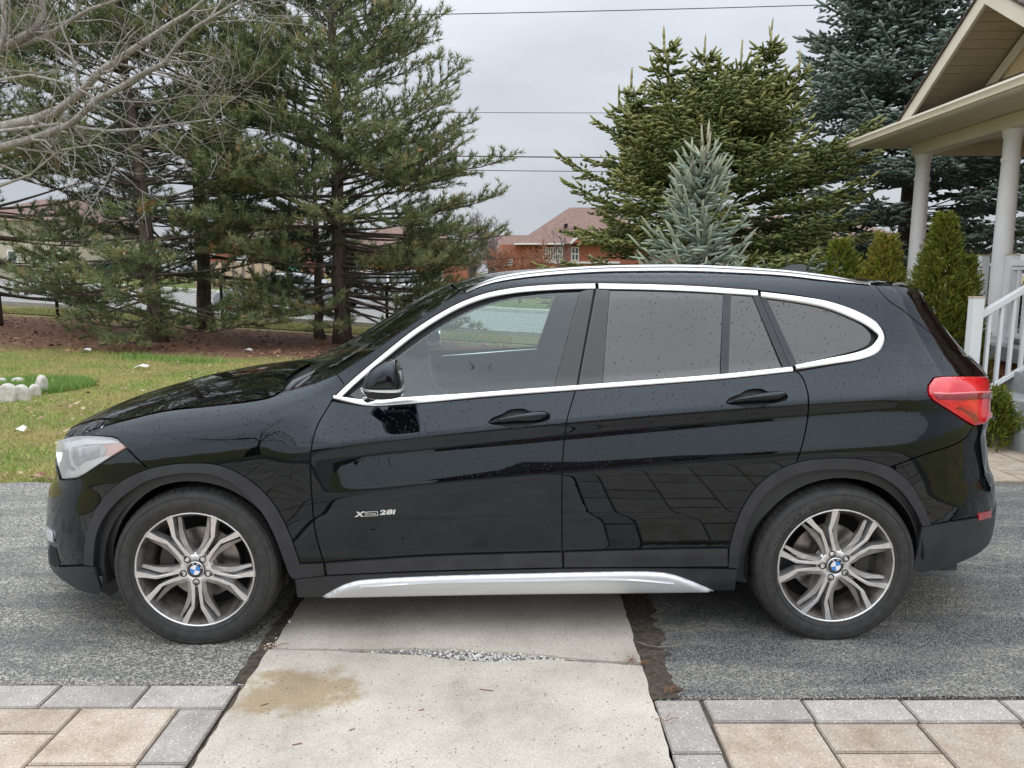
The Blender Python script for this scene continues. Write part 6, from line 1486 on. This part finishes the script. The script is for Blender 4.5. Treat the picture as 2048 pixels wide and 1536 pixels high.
# stair rail with newel post
SRL = empty('stair_railing', (4.52, 7.52, .19)); tag(SRL, 'sloping white stair railing with square newel post', 'railing')
mb = MB(); mb.box(-.052, .052, -.052, .052, 0, 1.10); nw_ = mb.build('newel_post', M_RAIL, SRL, bevel=.005); mb = MB(); mb.box(-.055, .055, -.055, .055, 1.10, 1.116); mb.build('post_cap', bpy.data.materials['tan_post_cap'], nw_)
sl_ = .62
def slope(name, z, h, w):
    mb = MB(); V = []
    for x in (.05, .90):
        for dy in (-w, w):
            for dz in (0, h): V.append((x, dy, z + (x - .05) * sl_ + dz))
    mb.add(V, [(0, 1, 3, 2), (4, 6, 7, 5), (0, 4, 5, 1), (2, 3, 7, 6), (1, 5, 7, 3), (0, 2, 6, 4)]); mb.build(name, M_RAIL, SRL, bevel=.006)
slope('hand_rail', .90, .07, .034); slope('bottom_rail', .10, .05, .022)
mb = MB(); mb.box(-.016, .016, -.016, .016, 0, .78); bl2 = mb.mesh('baluster'); bl2.materials.append(M_RAIL)
for k in range(7): link('baluster', bl2, None, SRL, (.14 + .115 * k, 0, .13 + (.09 + .115 * k) * sl_))
mb = MB(); mb.box(-.25, .25, -.2, .2, 0, .62); mb.box(-.27, .27, -.22, .22, .62, .68); tag(mb.build('storage_box', P('dark_red_box', (.16, .015, .02), .5), None, bevel=.02, loc=(6.6, 9.4, .76)), 'dark red storage box standing behind the porch railing', 'box')

# ------------------------------------------------------------------ houses, signs, vehicles across the street
M_RBR = NM('far_red_brick', (.28, .095, .06), (.40, .155, .10), 2.5, .9); M_ROOF = NM('brown_roof', (.15, .09, .075), (.22, .14, .115), 4, .9); M_TRIM = P('white_trim', (.74, .74, .72), .6); M_PANE = P('window_glass', (.10, .12, .13), .08, 0, Coat_Weight=.6); M_GREYW = NM('grey_siding', (.16, .12, .115), (.22, .17, .16), 3, .9); M_BEIGE = NM('beige_wall', (.46, .40, .32), (.54, .48, .39), 2, .9); M_TANW = NM('tan_garden_wall', (.42, .31, .22), (.50, .38, .28), 2, .9)
def win(parent, x0, x1, z0, z1, y, arch=False, mull=1):
    f = MB(); f.box(x0, x1, y - .10, y + .05, z0, z1); w = f.build('window', M_TRIM, parent)
    n = mull + 1; g = .09; ww = (x1 - x0 - g) / n
    for i in range(n):
        for j in range(2):
            p = MB(); zz0 = z0 + g + j * (z1 - z0 - g) / 2; p.box(x0 + g + i * ww, x0 + i * ww + ww, y - .12, y - .08, zz0, zz0 + (z1 - z0 - g) / 2 - g); p.build('pane', M_PANE, w)
D1 = 60.0
def X1(px): return atY(px, 500, D1).x
def Z1(py): return atY(1024, py, D1).z
H1 = empty('brick_house', (X1(1110), D1, 0)); tag(H1, 'red brick house with a large brown hip roof across the street', 'house'); hx0 = X1(1110)
def h1b(name, mat, a, b, z0, z1, y0, y1): mb = MB(); mb.box(X1(a) - hx0, X1(b) - hx0, y0, y1, z0, z1); return mb.build(name, mat, H1)
h1b('wall', M_RBR, 1084, 1310, -1, Z1(489), 0, 14); h1b('side_wing', M_GREYW, 975, 1084, -1, Z1(516), 1.0, 13); h1b('wing_wall', M_RBR, 1000, 1084, -1, Z1(489), .35, 6)
mb = MB(); mb.add([(X1(1030) - hx0, -.8, Z1(488)), (X1(1340) - hx0, -.8, Z1(488)), (X1(1340) - hx0, 15, Z1(488)), (X1(1030) - hx0, 15, Z1(488)), (X1(1150) - hx0, 6, Z1(402)), (X1(1215) - hx0, 6, Z1(402))], [(0, 1, 5, 4), (1, 2, 5), (2, 3, 4, 5), (3, 0, 4), (0, 3, 2, 1)]); RF1 = mb.build('roof', M_ROOF, H1)
mb = MB(); mb.add([(X1(960) - hx0, .2, Z1(516)), (X1(1120) - hx0, .2, Z1(516)), (X1(1120) - hx0, 10, Z1(516)), (X1(960) - hx0, 10, Z1(516)), (X1(985) - hx0, 5, Z1(464)), (X1(1100) - hx0, 5, Z1(464))], [(0, 1, 5, 4), (1, 2, 5), (2, 3, 4, 5), (3, 0, 4), (0, 3, 2, 1)]); mb.build('wing_roof', M_ROOF, H1)
for (px, py) in ((1062, 473), (1132, 450), (1151, 454)): mb = MB(); p = atY(px, py, D1 + 1.6); mb.box(p.x - hx0 - .11, p.x - hx0 + .11, 1.2, 2.4, p.z - .12, p.z + .08); mb.build('roof_vent', M_BLACK, RF1)
h1b('eave_trim', M_TRIM, 1028, 1126, Z1(490), Z1(487), -.95, -.78); 
g_ = MB(); gx0, gx1, gxm = X1(1138) - hx0, X1(1186) - hx0, X1(1163) - hx0; g_.prism([(gx0, Z1(488)), (gx1, Z1(484)), (gxm, Z1(466))], -1.2, 2.5, 'y'); GAB = g_.build('gable', M_RBR, H1)
for a, b in (((gx0, Z1(488)), (gxm, Z1(465))), ((gxm, Z1(465)), (gx1, Z1(484)))): mb = MB(); mb.tube([(a[0], -1.28, a[1]), (b[0], -1.28, b[1])], .12, 4); mb.build('gable_trim', M_TRIM, GAB)
for a, b in ((1086, 1098), (1100, 1112), (1114, 1126), (1142, 1158)): win(H1, X1(a) - hx0, X1(b) - hx0, Z1(522), Z1(494), 0)
win(H1, X1(1006) - hx0, X1(1026) - hx0, Z1(531), Z1(518), .35)
h1b('stone_band', M_TRIM, 1084, 1240, Z1(527), Z1(523), -.13, -.02)
# left side houses
D2 = 47.0
def X2(px): return atY(px, 500, D2).x
def Z2(py): return atY(1024, py, D2).z
hx2 = X2(540); H2 = empty('brick_house', (hx2, D2, 0)); tag(H2, 'low red brick house with brown roof seen between the pines', 'house')
mb = MB(); mb.box(X2(395) - hx2, X2(575) - hx2, 0, 9, -.6, Z2(478)); mb.build('wall', M_RBR, H2)
mb = MB(); mb.add([(X2(380) - hx2, -.6, Z2(480)), (X2(590) - hx2, -.6, Z2(480)), (X2(590) - hx2, 9.6, Z2(480)), (X2(380) - hx2, 9.6, Z2(480)), (X2(430) - hx2, 4.5, Z2(415)), (X2(545) - hx2, 4.5, Z2(415))], [(0, 1, 5, 4), (1, 2, 5), (2, 3, 4, 5), (3, 0, 4), (0, 3, 2, 1)]); mb.build('roof', M_ROOF, H2)
win(H2, X2(405) - hx2, X2(430) - hx2, Z2(515), Z2(490), 0)
sd_ = MB(); sd_.lathe([(.0, .06), (.2, .04), (.36, -.04)], 16, 'y'); o = sd_.build('satellite_dish', P('dish_grey', (.55, .57, .60), .5), H2, True, loc=(X2(487) - hx2, -.35, Z2(518))); 
H2b = empty('garden_wall', (X2(480), 45.5, 0)); tag(H2b, 'tan panelled garden wall in front of the low brick house', 'wall')
for k in range(9):
    a, b = 385 + 20 * k, 405 + 20 * k; xa, xb = atY(a, 500, 45.5).x - X2(480), atY(b, 500, 45.5).x - X2(480); mb = MB(); mb.box(xa + .04, xb - .04, -.05, .05, -.6, atY(1024, 525, 45.5).z); mb.build('wall_panel', M_TANW, H2b); mb = MB(); mb.box(xb - .07, xb + .07, -.09, .09, -.6, atY(1024, 523, 45.5).z); mb.build('wall_post', M_GREYW, H2b)
hx3 = X2(95); H3 = empty('beige_house', (hx3, D2, 0)); tag(H3, 'beige rendered house with dark windows behind the outer pines', 'house')
mb = MB(); mb.box(X2(-60) - hx3, X2(140) - hx3, 0, 9, -.6, Z2(440)); mb.build('wall', M_BEIGE, H3)
mb = MB(); mb.add([(X2(-80) - hx3, -.6, Z2(442)), (X2(160) - hx3, -.6, Z2(442)), (X2(160) - hx3, 9.6, Z2(442)), (X2(-80) - hx3, 9.6, Z2(442)), (X2(0) - hx3, 4.5, Z2(385)), (X2(90) - hx3, 4.5, Z2(385))], [(0, 1, 5, 4), (1, 2, 5), (2, 3, 4, 5), (3, 0, 4), (0, 3, 2, 1)]); mb.build('roof', M_ROOF, H3)
for a, b, c, d in ((63, 76, 532, 500), (95, 122, 545, 505), (15, 36, 530, 500), (-30, -8, 530, 500)): win(H3, X2(a) - hx3, X2(b) - hx3, Z2(c), Z2(d), 0, mull=0)
hx4 = atY(800, 500, 58.0).x; H4 = empty('brick_house', (hx4, 58.0, 0)); tag(H4, 'distant red brick house with brown roof behind the tall dark pine', 'house')
mb = MB(); mb.box(-5, 5, 0, 9, -1, 3.0); mb.build('wall', M_RBR, H4); mb = MB(); mb.add([(-5.6, -.6, 3.0), (5.6, -.6, 3.0), (5.6, 9.6, 3.0), (-5.6, 9.6, 3.0), (-2, 4.5, 5.0), (2, 4.5, 5.0)], [(0, 1, 5, 4), (1, 2, 5), (2, 3, 4, 5), (3, 0, 4), (0, 3, 2, 1)]); mb.build('roof', M_ROOF, H4)
for k in range(3): win(H4, -4.2 + 3.0 * k, -2.8 + 3.0 * k, .8, 2.3, 0)
hx5 = 16.5; H5 = empty('brick_house', (hx5, 48.0, 0)); tag(H5, 'brick house glimpsed below the blue spruce boughs', 'house')
mb = MB(); mb.box(-7, 9, 0, 9, -1, 3.0); mb.build('wall', NM('pink_brick', (.36, .20, .15), (.46, .28, .21), 2, .9), H5); mb = MB(); mb.add([(-7.6, -.6, 3.0), (9.6, -.6, 3.0), (9.6, 9.6, 3.0), (-7.6, 9.6, 3.0), (-3, 4.5, 5.2), (5, 4.5, 5.2)], [(0, 1, 5, 4), (1, 2, 5), (2, 3, 4, 5), (3, 0, 4), (0, 3, 2, 1)]); mb.build('roof', M_ROOF, H5)
# street signs
def sign(name, label, px, py, Y, w, h, mat, lines=2, top=None):
    p = atY(px, py, Y); zg_ = float(terrain(p.x, 30.)); T = empty(name, (p.x, Y, zg_)); tag(T, label, 'sign'); mb = MB(); mb.tube([(0, .05, 0), (0, .05, p.z - zg_ + h / 2)], .05, 6); mb.build('pole', P('galvanised', (.4, .41, .42), .4, .6), T); mb = MB(); mb.box(-w / 2, w / 2, -.02, .02, p.z - zg_ - h / 2, p.z - zg_ + h / 2); pl_ = mb.build('sign_plate', mat, T)
    return T, pl_, p.z - zg_
T, pl_, zz = sign('road_sign', 'green road sign with white text bars across the street', 586, 522, 40.0, .75, 1.3, P('sign_green', (.02, .18, .10), .5))
for k in range(5): mb = MB(); mb.box(-.26 + .03 * (k % 2), .22 + .05 * (k % 3) / 2, -.03, -.021, zz - .5 + .22 * k, zz - .42 + .22 * k); mb.build('text_bar', M_TRIM, pl_)
T, pl_, zz = sign('warning_sign', 'yellow diamond warning sign on a pole behind the tall pine', 762, 525, 40.0, .62, .62, P('sign_yellow', (.75, .40, .02), .5)); pl_.rotation_euler = (0, 0, 0)
me = pl_.data; me_map(me, lambda v: np.stack([(v[:, 0] - (v[:, 2] - zz)) * .707, v[:, 1], zz + (v[:, 0] + (v[:, 2] - zz)) * .707], -1))
mb = MB(); mb.box(-.07, .07, -.03, -.021, zz - .2, zz + .2); mb.build('sign_mark', M_BLACK, pl_)
def box_car(name, label, px, Y, mat, flip=1, kind='sedan', ground=None):
    x = atY(px, 570, Y).x; z = float(terrain(x, 30.)) + .01 if ground is None else ground; T = empty(name, (x, Y, z), 0 if flip > 0 else math.pi); tag(T, label, 'car')
    if kind == 'sedan': prof = [(-2.2, .28), (-2.25, .55), (-2.1, .74), (-1.2, .92), (-.35, 1.0), (1.35, 1.02), (2.1, .98), (2.25, .72), (2.2, .30)]; cab = [(-1.05, .94), (-.25, 1.40), (.75, 1.44), (1.25, 1.34), (1.85, 1.0)]
    else: prof = [(-2.2, .30), (-2.28, .6), (-2.15, .85), (-1.35, 1.02), (-.6, 1.10), (1.6, 1.12), (2.2, 1.10), (2.28, .8), (2.2, .32)]; cab = [(-1.15, 1.04), (-.35, 1.68), (.9, 1.74), (1.85, 1.68), (2.2, 1.10)]
    body = MB(); rows = []
    for yy, sx in ((-.90, .97), (-.86, 1.0), (.86, 1.0), (.90, .97)): rows.append([(p[0] * sx, yy, p[1] if abs(yy) < .88 else .30 + (p[1] - .30) * .94) for p in prof])
    n = len(prof); body.add([v for r_ in rows for v in r_], [(i * n + j, i * n + (j + 1) % n, (i + 1) * n + (j + 1) % n, (i + 1) * n + j) for i in range(3) for j in range(n)] + [tuple(range(n)), tuple(range(3 * n, 4 * n))]); b_ = body.build('body', mat, T, bevel=.03)
    cb = MB(); m = len(cab); cx = sum(c[0] for c in cab) / m
    lo = cab[0][1]; V = []
    for s in (-1, 1):
        for c in cab: V.append((c[0], s * (.82 - .22 * (c[1] - lo) / .6), c[1]))
    cb.add(V, [tuple(range(m)), tuple(range(2 * m - 1, m - 1, -1))] + [(i, (i + 1) % m, m + (i + 1) % m, m + i) for i in range(m)]); c_ = cb.build('cabin', mat, T, bevel=.04)
    for s in (-1, 1):
        for a, b in ((0.12, .50), (.53, .88)):
            x0, x1 = cab[0][0] + (cab[-1][0] - cab[0][0]) * a, cab[0][0] + (cab[-1][0] - cab[0][0]) * b; top = max(c[1] for c in cab) - .09; zb_ = lo + .07
            def zt_(x): return min(top, np.interp(x, [c[0] for c in cab], [c[1] for c in cab]) - .07)
            w_ = MB(); f = lambda x, z: (x, s * (.825 - .22 * (z - lo) / .6 + .006), z); pts = [f(x0 + .0, zb_), f(x1, zb_), f(x1, max(zt_(x1), zb_ + .02)), f((x0 + x1) / 2, max(zt_((x0 + x1) / 2), zb_ + .02)), f(x0, max(zt_(x0), zb_ + .02))]; w_.add(pts, [(0, 1, 2, 3, 4)]); w_.build('side_window', M_PANE, c_)
        for wx in (-1.38, 1.36):
            w_ = MB(); w_.lathe([(0, -.10), (.21, -.10), (.22, -.11), (.31, -.10), (.33, -.06), (.33, .08)], 20, 'y'); wo = w_.build('wheel', M_RUBBER, T, True, loc=(wx, s * .82, .33)); 
            if s > 0: wo.rotation_euler = (0, 0, math.pi)
            h_ = MB(); h_.lathe([(0, -.112), (.19, -.108), (.21, -.10)], 16, 'y'); h_.build('hubcap', M_WGREY, wo, True)
    mb = MB(); mb.box(-2.26, -2.19, -.75, -.45, .60, .72); mb.build('headlight', M_TRIM, b_); mb = MB(); mb.box(2.19, 2.26, -.75, -.45, .70, .86); mb.build('taillight', M_REDREF, b_)
    return T
box_car('parked_car', 'pale silver car on the street behind the chain link fence', 560, 29.0, P('silver_car_paint', (.42, .46, .48), .25, .3, Coat_Weight=1.0))
box_car('parked_car', 'white car on the street glimpsed behind the tall dark pine', 755, 34.5, P('white_car_paint', (.72, .73, .74), .25, 0, Coat_Weight=1.0), kind='suv')
p = atY(218, 558, 44.0); mb = MB(); zz = float(terrain(p.x, 30.)); mb.add([(-.4, -.4, 0), (.4, -.4, 0), (.4, .4, 0), (-.4, .4, 0), (-.5, -.5, 1.2), (.5, -.5, 1.2), (.5, .5, 1.2), (-.5, .5, 1.2)], [(3, 2, 1, 0), (0, 1, 5, 4), (1, 2, 6, 5), (2, 3, 7, 6), (3, 0, 4, 7), (4, 5, 6, 7)]); BIN = mb.build('wheelie_bin', P('bin_green', (.03, .13, .08), .5), None, bevel=.04, loc=(p.x, 44.0, zz)); tag(BIN, 'dark green wheelie bin on the far verge behind the fence', 'bin'); mb = MB(); mb.box(-.53, .53, -.55, .53, 1.2, 1.28); mb.build('lid', P('bin_lid', (.02, .09, .06), .5), BIN, bevel=.02)
# leafless bushes near the far house
def far_tree(label, px, Y, Hh, seed, mat, dens_=1.0, spread=.7):
    p = atY(px, 540, Y); r = random.Random(seed); x = p.x; zz = -.3; limbs = []
    for k in range(5): a = r.uniform(0, 6.28); limbs.append(([(x, Y, zz + Hh * .30), (x + spread * .4 * math.cos(a) * Hh * .3, Y + .4 * spread * math.sin(a) * Hh * .3, zz + Hh * .55), (x + spread * math.cos(a) * Hh * .33, Y + spread * math.sin(a) * Hh * .33, zz + Hh * .9)], .05, .015, 1))
    bare_tree('far_bare_tree', label, (x, Y, zz), [((x, Y, zz), .11), ((x, Y, zz + Hh * .4), .07), ((x, Y, zz + Hh * .9), .02)], limbs, seed, mat=mat, dens_=dens_ * .8, tw=.014)
far_tree('grey leafless tree left of the hip roofed brick house', 990, 50.0, 5.4, 3, bark('grey_twigs', (.12, .10, .095), (.22, .19, .18)), 1.4, .8)
far_tree('spreading leafless tree between the two far brick houses', 948, 48.0, 4.8, 13, bpy.data.materials['grey_twigs'], 1.5, 1.1)
far_tree('thin leafless tree in front of the white windows', 1122, 52.0, 4.4, 5, bpy.data.materials['grey_twigs'], .6, .5)
far_tree('rusty leafless ornamental tree in front of the far house', 1040, 45.0, 2.9, 9, bark('rusty_twigs', (.22, .09, .05), (.36, .17, .10)), 2.6, 1.5)
# overhead wires, on poles beyond both sides of the view
M_WIRE = P('dark_cable', (.03, .028, .03), .6)
WY = 36.0; 
poles = []
for x, lb in ((-46, 'wooden utility pole beyond the left end of the street'), (52, 'wooden utility pole beyond the right end of the street')):
    T = empty('utility_pole', (x, WY, float(terrain(x, 30.)) - .3)); tag(T, lb, 'utility pole'); mb = MB(); mb.tube([(0, 0, 0), (0, 0, 14.6)], [.16, .10], 10); mb.build('pole', M_BARK, T, True); mb = MB(); mb.box(-.06, .06, -1.0, 1.0, 13.7, 13.85); mb.build('crossarm', M_BARK, T)
for (a, b, rad, dy, lb) in (((830, 31), (1690, 10), .020, 0, 'highest overhead wire crossing the sky above the spruce tops'), ((950, 226), (1640, 226), .013, .25, 'thin overhead wire crossing halfway up the yellow green spruce'), ((990, 314), (1640, 317), .028, -.2, 'thick dark overhead cable above the lowest wire'), ((990, 342), (1640, 346), .017, .1, 'lowest overhead wire just above the far hip roof')):
    A = atY(*a, WY + dy); B = atY(*b, WY + dy); k = (B.z - A.z) / (B.x - A.x); pts = []
    for x in np.linspace(-46, 52, 24): pts.append((x, WY + dy, A.z + k * (x - A.x) + .00035 * ((x - (A.x + B.x) / 2) ** 2)))
    mb = MB(); mb.tube(pts, rad, 5); tag(mb.build('overhead_wire', M_WIRE, None, True), lb, 'wire', 'overhead wires along the street')

# ------------------------------------------------------------------ the side behind the photographer, seen mirrored in the paint
NB = empty('garage_house', (3.5, -24.0, 0)); tag(NB, 'brown brick house with garage door behind the photographer', 'house')
mb = MB(); mb.box(-6.5, 7.5, -8, 0, -.1, 3.0); mb.build('wall', NM('brown_brick', (.16, .105, .075), (.25, .17, .125), 6, .9), NB)
mb = MB(); mb.add([(-7.1, -8.6, 3.0), (8.1, -8.6, 3.0), (8.1, .6, 3.0), (-7.1, .6, 3.0), (-3.2, -4, 5.0), (4.2, -4, 5.0)], [(0, 1, 5, 4), (1, 2, 5), (2, 3, 4, 5), (3, 0, 4), (0, 3, 2, 1)]); mb.build('roof', M_SHING, NB)
for k in range(4): mb = MB(); mb.box(-4.6, -.2, -.02, .04, .05 + .56 * k, .58 + .56 * k); mb.build('garage_panel', M_BEIGE, NB)
for a in (1.6, 4.6): win(NB, a, a + 1.5, 1.0, 2.3, .10)
box_car('parked_car', 'small red car parked on the driveway behind the photographer', 1024, 29.0, P('red_car_paint', (.30, .012, .018), .25, 0, Coat_Weight=1.0), kind='suv', ground=-.012).location = (1.6, -13.5, -.012)
# a bare tree on that side, mirrored in the front window
tl_ = [((-3.4, -4.2, 2.0), (-2.4, -3.9, 3.0), (-1.2, -3.6, 3.7), (.1, -3.4, 4.3)), ((-3.4, -4.2, 2.2), (-2.9, -4.0, 3.6), (-2.2, -3.8, 5.0), (-1.2, -3.6, 6.2)), ((-3.4, -4.2, 2.0), (-4.4, -4.1, 3.2), (-5.2, -4.0, 4.6)), ((-3.4, -4.2, 2.4), (-3.4, -4.6, 4.2), (-3.0, -4.6, 6.0)), ((-3.4, -4.2, 1.9), (-2.3, -4.4, 2.5), (-.9, -4.5, 2.9), (.4, -4.4, 3.1))]
bare_tree('bare_tree', 'leafless dark tree on the lawn behind the photographer', (-3.4, -4.2, -.05), [((-3.4, -4.2, -.05), .17), ((-3.42, -4.2, 1.2), .14), ((-3.4, -4.2, 2.4), .11)], [(t, .06, .015, 2) for t in tl_], 17, mat=M_BARK, dens_=.55, tw=.006)
sheet('driveway', [(-2, -23.9), (4.2, -23.9), (4.2, -2.62), (-2, -2.62)], -.014, M_ASPH)
